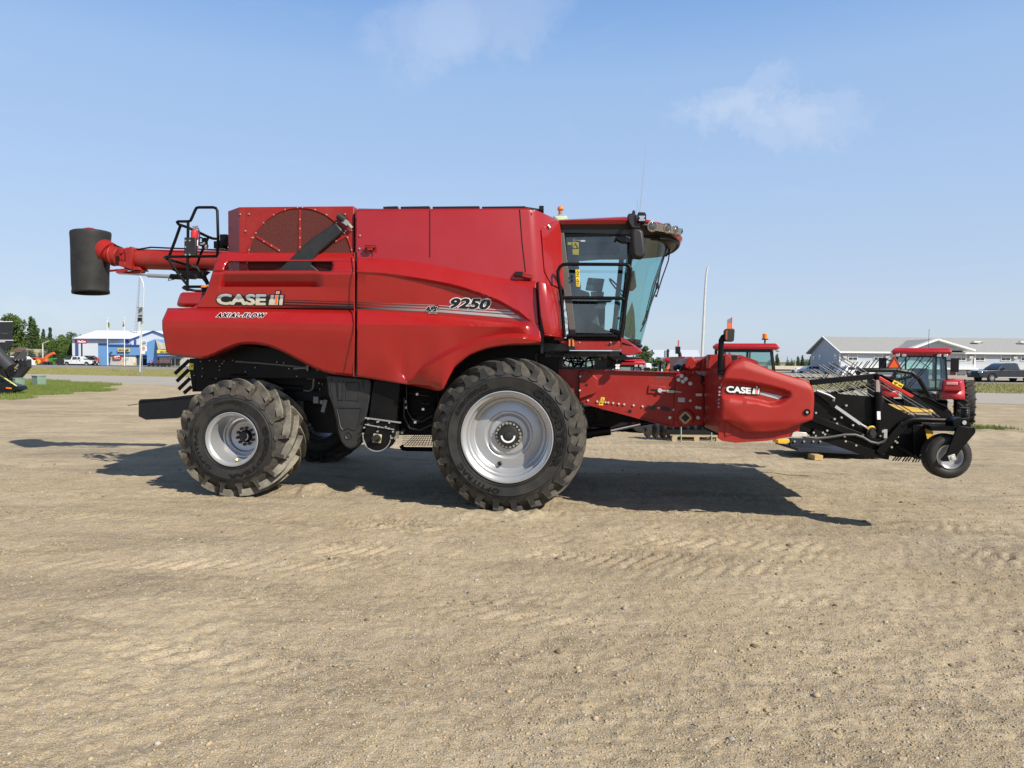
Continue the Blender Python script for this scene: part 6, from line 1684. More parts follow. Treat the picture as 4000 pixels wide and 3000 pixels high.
# ================================================================== BACKGROUND
def wpoly(pts, Y): return [(p.x, p.z) for p in (W(a, c, Y) for a, c in pts)]
class Thing:
    """a thing whose base Empty stands at a point; parts are built in world coordinates and shifted"""
    def __init__(s, name, label, cat, base, group=None):
        s.e = empty(name, base); tag(s.e, label, cat, group); s.off = -Vector(base)
    def part(s, mb, name, m, parent=None, **k):
        o = mb.build(name, m, parent or s.e, off=(s.off if parent is None else Vector((0, 0, 0))), **k)
        return o
def gz(px, py): return G(px, py)
# ---------------- trees
def leafmat(name, c, c2):
    return mat(name, c, .75, var=.3, vscale=.9, col2=c2, spec=.15)
LF1 = leafmat('foliage_green', (.055, .095, .022), (.10, .15, .04))
LF2 = leafmat('foliage_dark', (.040, .07, .024), (.075, .11, .036))
LF3 = leafmat('foliage_blue_spruce', (.045, .075, .05), (.07, .105, .075))
BARK = mat('bark', (.13, .10, .075), .9, var=.3)
def crown_mesh(clumps, n, leaf, seed, cone=None):
    r_ = np.random.default_rng(seed); V = []; tot = sum(c[3] ** 2 for c in clumps)
    for cx, cy, cz, cr, *sq in clumps:
        k = max(20, int(n * cr ** 2 / tot)); d = r_.normal(size=(k, 3)); d /= np.linalg.norm(d, axis=1)[:, None]
        rad = cr * (.55 + .5 * r_.random(k) ** .6) * (1 + .25 * np.sin(5 * d[:, 0] + cx) * np.cos(4 * d[:, 2] + cz))
        p = d * rad[:, None] * np.array([1, 1, sq[0] if sq else .9]) + np.array([cx, cy, cz])
        V.append(p)
    P = np.concatenate(V); k = len(P)
    a = r_.normal(size=(k, 3)); a /= np.linalg.norm(a, axis=1)[:, None]; b_ = np.cross(a, r_.normal(size=(k, 3))); b_ /= np.linalg.norm(b_, axis=1)[:, None]
    s_ = leaf * (.5 + r_.random(k))[:, None]
    v = np.stack([P - a * s_, P + b_ * s_ * .6, P + a * s_, P - b_ * s_ * .6], 1)
    return v.reshape(-1, 3), k
def put_tree(name, base, height, spread, kind, label, cat, seed, group=None, n=2600, leafm=None, leaf=None):
    t = Thing(name, label, cat, base, group)
    r_ = random.Random(seed); cl = []
    if kind == 'round':
        for i in range(16):
            a = r_.random() * 6.283; q = r_.random() ** .6 * spread * .55; z = height * (.32 + .55 * r_.random())
            cl.append((q * math.cos(a), q * math.sin(a), z, spread * (.20 + .16 * r_.random())))
        cl.append((0, 0, height * .86, spread * .22)); cl.append((0, 0, height * .6, spread * .42))
    elif kind == 'tall':
        for i in range(18):
            u = i / 17; a = r_.random() * 6.283; q = spread * .35 * r_.random() * (1.1 - u)
            cl.append((q * math.cos(a), q * math.sin(a), height * (.18 + .78 * u), spread * (.30 - .20 * u) * (.8 + .5 * r_.random()), 1.3))
    elif kind == 'hedge':
        for i in range(26):
            cl.append(((r_.random() - .5) * spread, (r_.random() - .5) * spread * .25, height * (.25 + .55 * r_.random()), height * (.2 + .14 * r_.random())))
    elif kind == 'spruce':
        lv = 11
        for i in range(lv):
            u = i / (lv - 1); rr = spread * .5 * (1 - u) ** .85 + .1
            for j in range(max(1, int(7 * (1 - u)))):
                a = 6.283 * (j / max(1, int(7 * (1 - u)))) + i
                cl.append((rr * .62 * math.cos(a), rr * .62 * math.sin(a), height * (.10 + .86 * u) - rr * .12, rr * .42 + .06, .45))
    v, k = crown_mesh(cl, int(n * 2.4) if not leaf else n, leaf or height * .021, seed)
    me_ = bpy.data.meshes.new('crown'); me_.from_pydata(v.tolist(), [], [(4 * i, 4 * i + 1, 4 * i + 2, 4 * i + 3) for i in range(k)]); me_.materials.append(leafm or LF1); me_.update()
    o = bpy.data.objects.new('crown', me_); COL.objects.link(o); o.parent = t.e
    b = MB(); b.tube([(0, 0, 0), (0.05, 0, height * .4), (0, 0, height * .85)], height * .022, 7, r2=height * .006)
    for i in range(5):
        a = r_.random() * 6.283; z0_ = height * (.25 + .1 * i); b.tube([(0, 0, z0_), (math.cos(a) * spread * .25, math.sin(a) * spread * .25, z0_ + height * .13)], height * .008, 5)
    b.build('trunk', BARK, t.e, off=Vector((0, 0, 0)))
    return t
def tree_px(px, pytop, Y, wpx, kind, label, seed, **k):
    pb = W(px, 1400, Y); base = Vector((pb.x, Y, k.pop('z0', -.3))); h = W(px, pytop, Y).z - base.z; sp = wpx / F * Y
    return put_tree('tree', base, h, sp, kind, label, 'tree', seed, **k)
LG = 'trees behind the left road'
for px, py, Y, wp, kd, lb, lm, n in [
    (48, 1226, 165, 110, 'round', 'tallest full green tree at the left, rising over the black grain cart', LF1, 3600),
    (2, 1262, 170, 90, 'round', 'green tree at the left edge of the photo behind the grain cart', LF1, 2400),
    (82, 1285, 175, 60, 'tall', 'dark narrow tree in the dip beside the tallest left tree', LF2, 2000),
    (126, 1240, 165, 74, 'tall', 'second tallest spiky green tree, above the red baler', LF2, 3000),
    (170, 1283, 185, 36, 'tall', 'thin pointed tree left of the pair above the left treeline', LF3, 1400),
    (197, 1280, 185, 40, 'tall', 'thin pointed tree right of the pair above the left treeline', LF3, 1400),
    (275, 1290, 185, 60, 'round', 'rounded tree rising behind the left end of the white building', LF1, 2200),
    (318, 1300, 190, 50, 'round', 'rounded treetop showing over the white roof slope', LF1, 1600),
    (240, 1322, 170, 90, 'round', 'broad green tree left of the white building', LF1, 2600),
    (150, 1320, 172, 110, 'round', 'broad dense tree under the two thin pointed trees', LF2, 2600),
    (205, 1325, 168, 80, 'round', 'bushy tree between the pointed pair and the white building', LF1, 2200),
    (262, 1350, 160, 60, 'round', 'low bushy tree just left of the white building wall', LF1, 1600)]:
    tree_px(px, py, Y, wp, kd, lb, int(px * 7 + py), group=LG, leafm=lm, n=n)
for px, py, lb, wp in [(122, 1345, 'dark spruce with layered branches behind the red baler', 44), (185, 1345, 'dark spruce with layered branches behind the green machine', 50), (160, 1360, 'small dark spruce between the two layered spruces', 34)]:
    tree_px(px, py, 152, wp, 'spruce', lb, int(px), group='spruces behind the machinery', leafm=LF3, n=2200)
tree_px(2520, 1345, 100, 44, 'round', 'green tree between the combine nose and the blue metal building', 91, leafm=LF1, n=1500)
tree_px(2500, 1370, 95, 50, 'round', 'dark green tree just behind the combine nose', 92, leafm=LF2, n=1200)
RG = 'spruces between the tractor cab and the motel'
for i, (px, py, wp, kd, lb) in enumerate([(3012, 1401, 34, 'round', 'light green bushy tree next to the hidden tractor mirror'), (3036, 1382, 30, 'tall', 'tallest dark spruce right of the hidden tractor'), (3077, 1392, 20, 'spruce', 'slim dark spruce, second from the tractor'),
    (3093, 1398, 18, 'spruce', 'slim dark spruce, third from the tractor'), (3117, 1392, 24, 'tall', 'dark spruce, fourth from the tractor'), (3135, 1387, 22, 'tall', 'tall dark spruce nearest the motel wall'), (3150, 1405, 44, 'round', 'low dark leafy tree beside the motel wall'), (3166, 1392, 26, 'tall', 'dark tree half hidden behind the motel corner'), (3105, 1412, 60, 'round', 'low dark bush behind the slim spruces')]):
    tree_px(px, py, 190, wp, kd, lb, 200 + i, group=RG, leafm=LF2 if i else LF1, n=1300)
# ---------------- motel
MY = 112; mz = -.62
def wx(px, Y, py=1440): return W(px, py, Y).x
def wz(px, py, Y): return W(px, py, Y).z
SID = mat('motel_siding', (.48, .52, .57), .7, var=.04, vscale=.3)
SIDW = mat('motel_siding_pale', (.58, .60, .62), .7, var=.04)
def siding(m_, pitch):
    t = m_.node_tree; b = t.nodes['Principled BSDF']; tc = N(t, 'ShaderNodeTexCoord'); w_ = N(t, 'ShaderNodeTexWave', wave_type='BANDS', bands_direction='Z', wave_profile='SAW'); w_.inputs['Scale'].default_value = pitch
    t.links.new(tc.outputs['Object'], w_.inputs['Vector']); bp = N(t, 'ShaderNodeBump', i_Distance=.03); t.links.new(w_.outputs['Fac'], bp.inputs['Height']); t.links.new(bp.outputs[0], b.inputs['Normal'])
siding(SID, 1.6); siding(SIDW, 1.6)
SHG = mat('grey_shingles', (.27, .27, .265), .9, var=.22, vscale=3.5, col2=(.36, .36, .35), stretch=(.5, 1, 6))
BRK = mat('motel_brick', (.19, .075, .05), .85, var=.3, vscale=9)
mot = Thing('motel', 'long grey two storey motel with shingled roof and rows of white windows', 'building', (wx(3500, MY), MY, mz))
xL, xR = wx(3279, MY), wx(4300, MY)
ze = wz(3279, 1373, MY); zr_ = wz(3279, 1322, MY)
dep = 16.0
Yb = MY + dep; xB = W(3168, 1400, Yb).x
b = MB(); b.plan([(xL, MY), (xR, MY), (xR, Yb - .1), (xB + .1, Yb - .1)], mz, ze)
mot.part(b, 'wall', SID)
gl = W(3170, 1400, MY + dep)
# gable end wall on the left, seen obliquely
xg0 = wx(3168, MY + dep * .0)  # outer corner
b = MB()
Yb = MY + dep
xA = xL; xB = W(3168, 1400, Yb).x
ridx, ridY = (xA + xB) / 2, MY + dep / 2
b.add([(xA, MY - .02, mz), (xB, Yb, mz), (xB, Yb, ze), (xA, MY - .02, ze), (xB * .5 + xA * .5, ridY, zr_ + .4)], [(0, 1, 2, 4, 3)])
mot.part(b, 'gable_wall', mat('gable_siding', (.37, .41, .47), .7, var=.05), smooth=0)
b = MB(); rz = zr_ + .55
ov = .6
xr2 = (xA + xB) / 2
b.add([(xA - .3, MY - ov, ze - .12), (xR, MY - ov, ze - .12), (xR, ridY, rz), (xr2 - .4, ridY, rz), (xB - .6, Yb + ov, ze - .12), (xR, Yb + ov, ze - .12)], [(0, 1, 2, 3), (3, 2, 5, 4)])
mot.part(b, 'roof', SHG, smooth=0, solid=.18)
b = MB(); b.bar((xA - .3, MY - ov - .02, ze - .1), (xR, MY - ov - .02, ze - .1), .26, .08); b.bar((xA - .3, MY - ov - .02, ze - .08), (xr2 - .4, ridY, rz), .3, .1); b.bar((xr2 - .4, ridY, rz), (xB - .6, Yb + ov, ze - .08), .3, .1)
b.bar((wx(3279, MY), MY - .03, mz), (wx(3279, MY), MY - .03, ze), .18, .1)
mot.part(b, 'fascia', WHT)
# cross gable
b = MB(); gx0, gx1, gxm = wx(3540, MY - 2), wx(3800, MY - 2), wx(3654, MY - 2); gzb = wz(3654, 1368, MY - 2); gzt = wz(3654, 1326, MY - 2)
b.prism([(gx0, gzb), (gx1, gzb), (gxm, gzt)], MY - 1.4, MY + 6); mot.part(b, 'cross_gable', SID, smooth=0)
b = MB(); b.bar((gx0, MY - 2, gzb), (gxm, MY - 2, gzt), .26, 1.2); b.bar((gxm, MY - 2, gzt), (gx1, MY - 2, gzb), .26, 1.2); mot.part(b, 'gable_trim', WHT)
b = MB(); b.add([(gx0, MY - 2, gzb + .1), (gxm, MY - 2, gzt + .1), (gxm, ridY, gzt + .1), (gx0 - .3, MY + 4, gzb + .1), (gx1, MY - 2, gzb + .1), (gx1, MY + 4, gzb + .1)], [(0, 1, 2, 3), (1, 4, 5, 2)]); mot.part(b, 'gable_roof', SHG, smooth=0)
b = MB(); b.box(xL + .05, wx(3725, MY), MY - .25, MY, wz(3500, 1438, MY), wz(3500, 1412, MY)); b.box(wx(3725, MY), xR, MY - .12, MY, wz(3800, 1442, MY), wz(3800, 1424, MY)); mot.part(b, 'lower_siding', SIDW, smooth=0)
b = MB(); b.box(xL + .05, wx(3808, MY), MY - .9, MY, wz(3600, 1442, MY), wz(3600, 1437, MY)); b.bar((wx(3805, MY), MY - .1, ze), (wx(3805, MY), MY - .1, wz(3805, 1440, MY)), .2, .1); mot.part(b, 'porch_roof_edge', WHT)
b = MB(); b.box(wx(3712, MY), wx(3806, MY), MY - .1, MY, mz, wz(3700, 1442, MY)); mot.part(b, 'brick_panel', BRK)
def window(t, x0_, x1_, z0_, z1_, Y, nrm=-1, split='motel'):
    b = MB(); d = .12
    b.box(x0_, x1_, Y - .10, Y, z0_, z1_)
    w_ = t.part(b, 'window', WHT, bevel=0, smooth=0)
    g_ = MB(); m_ = .12; zm = (z0_ + z1_) / 2; xm = (x0_ + x1_) / 2
    g_.box(x0_ + m_, x1_ - m_, Y - .14, Y - .10, zm + m_ * .5, z1_ - m_)
    o1 = g_.build('upper_pane', mat('curtained_pane', (.40, .42, .43), .3, var=.2, vscale=2), w_, smooth=0, off=Vector((0, 0, 0)))
    g_ = MB(); g_.box(x0_ + m_, xm - m_ * .4, Y - .14, Y - .10, z0_ + m_, zm - m_ * .5); g_.box(xm + m_ * .4, x1_ - m_, Y - .14, Y - .10, z0_ + m_, zm - m_ * .5)
    g_.build('lower_pane', DGLASS, w_, smooth=0, off=Vector((0, 0, 0)))
    return w_
for a, c in [(3311, 3349), (3411, 3445), (3733, 3772), (3806, 3845), (3907, 3946), (3985, 4022), (4090, 4128)]:
    window(mot, wx(a, MY), wx(c, MY), wz(a, 1408 + (a - 3300) * .003, MY), wz(a, 1381 + (a - 3300) * .003, MY), MY)
window(mot, wx(3732, MY), wx(3772, MY), wz(3750, 1474, MY), wz(3750, 1447, MY), MY - .1)
window(mot, wx(3313, MY), wx(3350, MY), wz(3330, 1462, MY), wz(3330, 1446, MY), MY - .25)
for px in (3296, 3788, 3960, 3462): 
    b = MB(); x_ = wx(px, MY); z_ = wz(px, 1396, MY); b.box(x_ - .3, x_ + .3, MY - .35, MY, z_ - .22, z_ + .22); mot.part(b, 'air_conditioner', mat('ac_grey', (.45, .45, .43), .6))
b = MB(); x_ = wx(3788, MY); z_ = wz(3788, 1461, MY); b.box(x_ - .3, x_ + .3, MY - .3, MY - .1, z_ - .22, z_ + .22); mot.part(b, 'air_conditioner', mat('ac_grey', (.45, .45, .43), .6))
# windows on the gable end, set along the sloping plan line
gd = Vector((xB - xA, Yb - MY, 0)); gl_ = gd.length; gd.normalize(); gn = Vector((-gd.y, gd.x, 0)) 
if gn.x > 0: gn = -gn
for px, ya, yb_ in [(3205, 1386, 1404), (3181, 1392, 1405), (3266, 1384, 1403), (3205, 1441, 1455), (3181, 1452, 1462), (3266, 1442, 1455)]:
    # find where the pixel ray meets the gable plane
    d = ray(px, ya); t_ = ((Vector((xA, MY, 0)) - CAM).dot(gn)) / d.dot(gn); p1 = CAM + d * t_
    d = ray(px, yb_); p2 = CAM + d * t_
    wd = 1.1; p = Vector((p1.x, p1.y, 0)) + gn * .08
    b = MB(); b.bar(Vector((p.x, p.y, p2.z)), Vector((p.x, p.y, p1.z)), .12, wd, upd=gd); w_ = mot.part(b, 'window', WHT, smooth=0)
    b = MB(); b.bar(Vector((p.x, p.y, p2.z + .12)) + gn * .05, Vector((p.x, p.y, (p1.z + p2.z) / 2)) + gn * .05, .08, wd * .7, upd=gd); b.build('pane', DGLASS, w_, smooth=0, off=Vector((0, 0, 0)))
b = MB(); 
for px in (3803, 3984): x_ = wx(px, MY); z_ = wz(px, 1336, MY + 5); b.obox((wx(px, MY + 5), MY + 4.5, z_), 1.2, .8, .18)
mot.part(b, 'roof_vent', WHT)
b = MB(); b.cyl((wx(3830, MY + 5), MY + 5, wz(3830, 1344, MY + 5)), (wx(3830, MY + 5), MY + 5, wz(3830, 1336, MY + 5)), .15, 8); mot.part(b, 'vent_pipe', SBLK)
# ---------------- low beige shop and white vehicles behind the shield
lb = Thing('low_shop', 'low flat roofed beige shop in front of the slim spruces', 'building', (wx(3080, 150), 150, 0))
b = MB(); b.box(wx(3000, 150), wx(3185, 150), 150, 158, -1, wz(3080, 1442, 150)); lb.part(b, 'wall', mat('shop_dark_wall', (.16, .15, .14), .8))
b = MB(); b.box(wx(2995, 150), wx(3165, 150), 149.4, 158.5, wz(3080, 1443, 150), wz(3080, 1430, 150)); lb.part(b, 'parapet', mat('shop_beige', (.52, .47, .38), .8))
b = MB(); b.box(wx(3113, 149), wx(3141, 149), 149.2, 149.4, wz(3120, 1442, 149), wz(3120, 1437, 149)); lb.part(b, 'sign_panel', WHT)
# ---------------- vehicles
def vehicle(name, label, cat, base, rz, body, glassm, length=5.9, hgt=1.95, pickup=True, wheel='silver', sc=1.0, low=0.0):
    """a crew-cab pickup, nose towards -x"""
    e = empty(name, base, rz); tag(e, label, cat)
    e.scale = (sc, sc, sc)
    Lh = length / 2; w = 1.0
    b = MB()
    prof = [(-Lh, .55), (-Lh + .02, .95), (-Lh + .12, 1.10), (-Lh + .5, 1.16), (-Lh + 1.55, 1.22), (-Lh + 1.75, 1.24), (Lh - 1.9, 1.24), (Lh - .05, 1.24), (Lh, 1.18), (Lh, .55), (Lh - .15, .45)]
    arch = lambda cx: [(cx + .46 * math.cos(a), .42 + .46 * math.sin(a)) for a in [i * math.pi / 10 for i in range(0, 11)]]
    poly = prof + [(Lh - 1.0 + .5, .42)] + arch(Lh - 1.05) + [(-Lh + 1.05 + .5, .42)] + arch(-Lh + 1.05) + [(-Lh + .1, .45)]
    b.prism(poly, -w, w); b.build('body', body, e, bevel=.05)
    if pickup:
        cab = [(-Lh + 1.55, 1.22), (-Lh + 2.35, 1.80), (-Lh + 2.7, 1.92), (-Lh + 3.7, 1.93), (-Lh + 3.95, 1.86), (-Lh + 4.12, 1.24)]
    else:
        cab = [(-Lh + 1.45, 1.22), (-Lh + 2.2, 1.70), (-Lh + 2.6, 1.80), (Lh - .8, 1.80), (Lh - .3, 1.24)]
    b = MB(); b.loft([[Vector((x, -w + .04, z)) for x, z in cab], [Vector((x, -w + .16 if z > 1.4 else -w + .04, z)) for x, z in cab], [Vector((x, w - .16 if z > 1.4 else w - .04, z)) for x, z in cab], [Vector((x, w - .04, z)) for x, z in cab]])
    b = MB(); top = lambda s_: [Vector((x, s_ * (w - .05 - (z - 1.24) * .25), z)) for x, z in cab]
    b.loft([top(-1), top(1)]); b.build('cab', body, e, bevel=.03)
    for s_ in (-1, 1):
        for (a0, a1) in ([(-Lh + 1.95, -Lh + 2.85), (-Lh + 2.92, -Lh + 3.85)] if pickup else [(-Lh + 1.9, -Lh + 2.8), (-Lh + 2.87, Lh - .9)]):
            b = MB(); zt_ = 1.80 if pickup else 1.70
            pts = [(a0 + .02, 1.28), (a1, 1.28), (a1 - (.05 if a1 < -Lh + 3 else .1), zt_), (max(a0, -Lh + 2.45), zt_)]
            if a0 > -Lh + 2.5: pts = [(a0, 1.28), (a1, 1.28), (a1 - .08, zt_), (a0, zt_)]
            b.add([Vector((x, s_ * (w - .05 - (z - 1.24) * .25 + .012), z)) for x, z in pts], [(0, 1, 2, 3)]); b.build('side_window', glassm, e, smooth=0)
    b = MB(); q = [(-Lh + 1.62, 1.28), (-Lh + 2.40, 1.79)]
    b.add([Vector((q[0][0] - .02, -.85, q[0][1])), Vector((q[0][0] - .02, .85, q[0][1])), Vector((q[1][0] - .02, .72, q[1][1])), Vector((q[1][0] - .02, -.72, q[1][1]))], [(0, 1, 2, 3)]); b.build('windshield', DGLASS, e, smooth=0)
    for cx in (-Lh + 1.05, Lh - 1.05):
        for s_ in (-1, 1):
            b = MB(); b.lathe([(.22, -.02), (.36, -.0), (.40, .04), (.40, .22), (.34, .26), (.05, .26)], (cx, s_ * (w + .0), .40), axis=(0, -s_, 0), n=24); wh = b.build('wheel', RUB, e)
            b = MB(); b.lathe([(.235, .0), (.24, -.015), (.22, .02), (.05, .03), (.001, .03)], (cx, s_ * (w + .0), .40), axis=(0, -s_, 0), n=20)
            for k_ in range(6): a_ = k_ * math.pi / 3; b.bar((cx, s_ * (w + .005), .40), (cx + .22 * math.cos(a_), s_ * (w + .005), .40 + .22 * math.sin(a_)), .05, .03)
            b.build('rim', GREY if wheel == 'grey' else RIMM, wh)
    b = MB(); b.obox((-Lh + .05, -.72, .98), .25, .46, .20); b.obox((-Lh + .05, .72, .98), .25, .46, .20); b.build('headlight', LENS, e, bevel=.03)
    b = MB(); b.obox((-Lh, 0, .88), .08, 1.0, .42); b.obox((-Lh - .02, 0, .55), .14, 1.9, .22); b.build('grille', SBLK, e, bevel=.02)
    b = MB(); b.obox((Lh, .86, .98), .06, .16, .34); b.obox((Lh, -.86, .98), .06, .16, .34); b.build('tail_light', mat('tail_red', (.5, .02, .02), .3), e)
    for s_ in (-1, 1):
        b = MB(); b.obox((-Lh + 2.15, s_ * (w + .14), 1.36), .10, .24, .24); b.build('wing_mirror', body, e, bevel=.03)
        b = MB(); b.bar((-Lh + 1.6, s_ * (w + .02), .48), (Lh - 1.6, s_ * (w + .02), .48), .08, .10); b.build('side_step', SIL, e)
        b = MB()
        for x_ in (-Lh + 2.75, -Lh + 3.75): b.bar((x_, s_ * (w + .004), 1.06), (x_ + .18, s_ * (w + .004), 1.06), .04, .03)
        for x_ in (-Lh + 1.85, -Lh + 2.9, -Lh + 4.0): b.bar((x_, s_ * (w + .001), .55), (x_, s_ * (w + .001), 1.2), .012, .006)
        b.build('door_trim', SBLK, e)
    return e
NAVY = mat('navy_car_paint', (.010, .014, .026), .25, coat=.8, var=.05)
CARW = mat('white_car_paint', (.72, .73, .75), .3, coat=.6, var=.02)
ty_ = 72; tb = W(3915, 1480, ty_)
vehicle('pickup_truck', 'dark navy crew cab pickup driving in front of the grey motel', 'pickup truck', (tb.x, ty_, .03), R(6), NAVY, DGLASS, 6.0, 2.0)
tb = W(311, 1427, 138); vehicle('pickup_truck', 'white pickup parked by the blue and white shop', 'pickup truck', (tb.x, 138, -.2), R(180), CARW, DGLASS, 5.9, 1.95)
tb = W(3155, 1470, 120); vehicle('parked_car', 'white car parked left of the motel gable wall', 'car', (tb.x, 120, -.55), R(0), CARW, DGLASS, 5.0, 1.8, pickup=False)
tb = W(3340, 1462, 104); vehicle('parked_car', 'white car parked below the motel porch behind the tines', 'car', (tb.x, 104, -.5), R(180), CARW, DGLASS, 4.8, 1.8, pickup=False)
tb = W(48, 1440, 100); vehicle('parked_car', 'white car half hidden behind the black grain cart', 'car', (tb.x, 100, -.1), R(0), CARW, DGLASS, 5.4, 1.9, pickup=False)
# ---------------- tractors
TRED = mat('tractor_red', (.42, .012, .02), .35, coat=.4, var=.05, dust=.05)
def tractor(name, label, base, rz, sc=1.0, red=None, roof_mat=None, wheels=True, parts=True):
    """facing +x; about 4.6 m long, 2.75 m high"""
    red = red or TRED; e = empty(name, base, rz); tag(e, label, 'tractor'); e.scale = (sc,) * 3
    b = MB(); b.loft([[Vector((1.0, -.38, .9)), Vector((1.0, .38, .9)), Vector((1.0, .38, 1.55)), Vector((1.0, .28, 1.68)), Vector((1.0, -.28, 1.68)), Vector((1.0, -.38, 1.55))], [Vector((2.6, -.33, .95)), Vector((2.6, .33, .95)), Vector((2.6, .33, 1.40)), Vector((2.6, .22, 1.52)), Vector((2.6, -.22, 1.52)), Vector((2.6, -.33, 1.40))], [Vector((2.8, -.25, 1.0)), Vector((2.8, .25, 1.0)), Vector((2.8, .25, 1.30)), Vector((2.8, .18, 1.38)), Vector((2.8, -.18, 1.38)), Vector((2.8, -.25, 1.30))]]); b.build('hood', red, e, bevel=.03)
    b = MB(); b.box(-1.0, 2.6, -.28, .28, .55, .95); b.box(-1.05, .9, -.45, .45, .7, 1.15); b.cyl((-.35, -.8, .80), (-.35, .8, .80), .14, 12); b.cyl((2.1, -.75, .58), (2.1, .75, .58), .08, 10); b.build('chassis', SBLK, e, bevel=.02)
    for s_ in (-1, 1):
        r_ = MB(); c_ = Vector((-.35, s_ * 1.50, .80))
        r_.lathe([(.40, .03), (.45, .0), (.62, .0), (.72, .04), (.735, .10), (.735, .38), (.72, .44), (.62, .48), (.45, .48), (.40, .45)], c_, axis=(0, -s_, 0), n=40)
        wh = r_.build('wheel', RUB, e)
        g_ = MB()
        for k_ in range(20):
            for side in (0, 1):
                a_ = 2 * math.pi * (k_ + .5 * side) / 20; y0_, y1_ = (.0, .27) if not side else (.48, .21)
                for (ya, yb2, aa, ab) in [(y0_, y1_, a_, a_ + s_ * .0 + .30)]:
                    pA = c_ + Vector((math.cos(aa) * .765, -s_ * ya, math.sin(aa) * .765)); pB = c_ + Vector((math.cos(ab) * .785, -s_ * yb2, math.sin(ab) * .785)); g_.bar(pA, pB, .05, .055, upd=(math.cos(aa), 0, math.sin(aa)))
        g_.build('tread_lugs', LUG, wh)
        b = MB(); b.lathe([(.40, .03), (.42, .0), (.38, .05), (.36, .16), (.12, .18), (.001, .18)], c_, axis=(0, -s_, 0), n=28); b.build('rim', SIL, wh)
        b = MB(); c2_ = Vector((2.1, s_ * .98, .58)); b.lathe([(.28, .02), (.32, .0), (.50, .02), (.55, .08), (.55, .25), (.50, .31), (.28, .32)], c2_, axis=(0, -s_, 0), n=28)
        for k_ in range(16): a_ = 2 * math.pi * k_ / 16; b.bar(c2_ + Vector((math.cos(a_) * .56, 0, math.sin(a_) * .56)), c2_ + Vector((math.cos(a_ + .25) * .565, -s_ * .3, math.sin(a_ + .25) * .565)), .04, .04, upd=(math.cos(a_), 0, math.sin(a_)))
        w2 = b.build('wheel', RUB, e); b = MB(); b.lathe([(.28, .02), (.26, .08), (.001, .1)], c2_, axis=(0, -s_, 0), n=20); b.build('rim', SIL, w2)
        # fender
        f_ = MB(); rg_ = []
        for y_ in (.60, 1.20):
            rg_.append([Vector((-.35 + .86 * math.cos(a_), s_ * y_, .80 + .84 * math.sin(a_))) for a_ in [R(25) + R(140) * i / 10 for i in range(11)]])
        f_.loft(rg_, closed=False, cap0=False, cap1=False); fe_ = f_.build('fender', red, e, solid=.04, smooth=60)
        b = MB(); b.obox((-1.12, s_ * .86, 1.42), .12, .52, .34); b.build('fender_lamp_pod', red, e, bevel=.06)
        b = MB(); b.obox((-1.19, s_ * .84, 1.50), .03, .30, .09); b.build('tail_light', mat('tail_pink', (.75, .35, .33), .3), e, bevel=.02)
    # cab
    cabo = [(-.95, 1.20), (.85, 1.20), (1.0, 1.5), (.80, 2.36), (-.85, 2.36), (-1.05, 1.5)]
    b = MB()
    for s_ in (-1, 1):
        for (xa, za), (xb2, zb2) in [((-1.0, 1.25), (-.85, 2.38)), ((.92, 1.25), (.80, 2.38)), ((-.05, 1.25), (-.08, 2.38))]: b.bar((xa, s_ * .74, za), (xb2, s_ * .66, zb2), .07, .06)
        b.bar((-1.0, s_ * .74, 1.27), (.92, s_ * .74, 1.27), .08, .06); b.bar((-.86, s_ * .66, 2.34), (.80, s_ * .66, 2.34), .08, .06)
    b.bar((-1.0, -.74, 1.27), (-1.0, .74, 1.27), .09, .06); b.bar((-.86, -.66, 2.34), (-.86, .66, 2.34), .09, .06); b.bar((.92, -.74, 1.27), (.92, .74, 1.27), .09, .06); b.bar((.8, -.66, 2.34), (.8, .66, 2.34), .09, .06)
    b.bar((-1.0, -.42, 1.30), (-.87, -.42, 2.30), .04, .05); b.bar((-1.0, .42, 1.30), (-.87, .42, 2.30), .04, .05)
    b.build('cab_frame', SBLK, e)
    b = MB()
    P4 = lambda *p: b.add(list(p), [(0, 1, 2, 3)])
    P4((-1.0, -.72, 1.28), (-1.0, .72, 1.28), (-.87, .65, 2.32), (-.87, -.65, 2.32)); P4((.92, -.72, 1.28), (.92, .72, 1.28), (.8, .65, 2.32), (.8, -.65, 2.32))
    P4((-1.0, -.73, 1.28), (.92, -.73, 1.28), (.8, -.66, 2.32), (-.87, -.66, 2.32)); P4((-1.0, .73, 1.28), (.92, .73, 1.28), (.8, .66, 2.32), (-.87, .66, 2.32))
    b.build('cab_glass', GLASS2, e, smooth=0)
    b = MB(); b.loft([[Vector((x, y, 2.38)) for x, y in [(-1.08, -.80), (1.0, -.80), (1.08, -.6), (1.08, .6), (1.0, .80), (-1.08, .80)]], [Vector((x, y, 2.50)) for x, y in [(-1.12, -.83), (1.05, -.83), (1.14, -.6), (1.14, .6), (1.05, .83), (-1.12, .83)]], [Vector((x * .94, y * .92, 2.60)) for x, y in [(-1.08, -.80), (1.0, -.80), (1.08, -.6), (1.08, .6), (1.0, .80), (-1.08, .80)]]]); b.build('cab_roof', roof_mat or red, e, bevel=.03)
    for y_ in (-.66, -.48, .48, .66):
        b = MB(); b.obox((-1.06, y_, 2.36), .10, .12, .09); b.build('work_light', LENS, e, bevel=.015)
    b = MB(); b.box(-.35, .15, -.26, .26, 1.20, 1.45); b.box(-.42, -.28, -.26, .26, 1.40, 1.95); b.build('seat', SBLK, e, bevel=.04)
    b = MB(); b.tube([(.62 - .0, math.cos(a_) * .24, 1.62 + math.sin(a_) * .12) for a_ in [i * math.pi / 10 for i in range(20)]], .018, 6, closed=True); b.tube([(.62, 0, 1.6), (.78, 0, 1.3)], .03, 6); b.build('steering_wheel', SBLK, e)
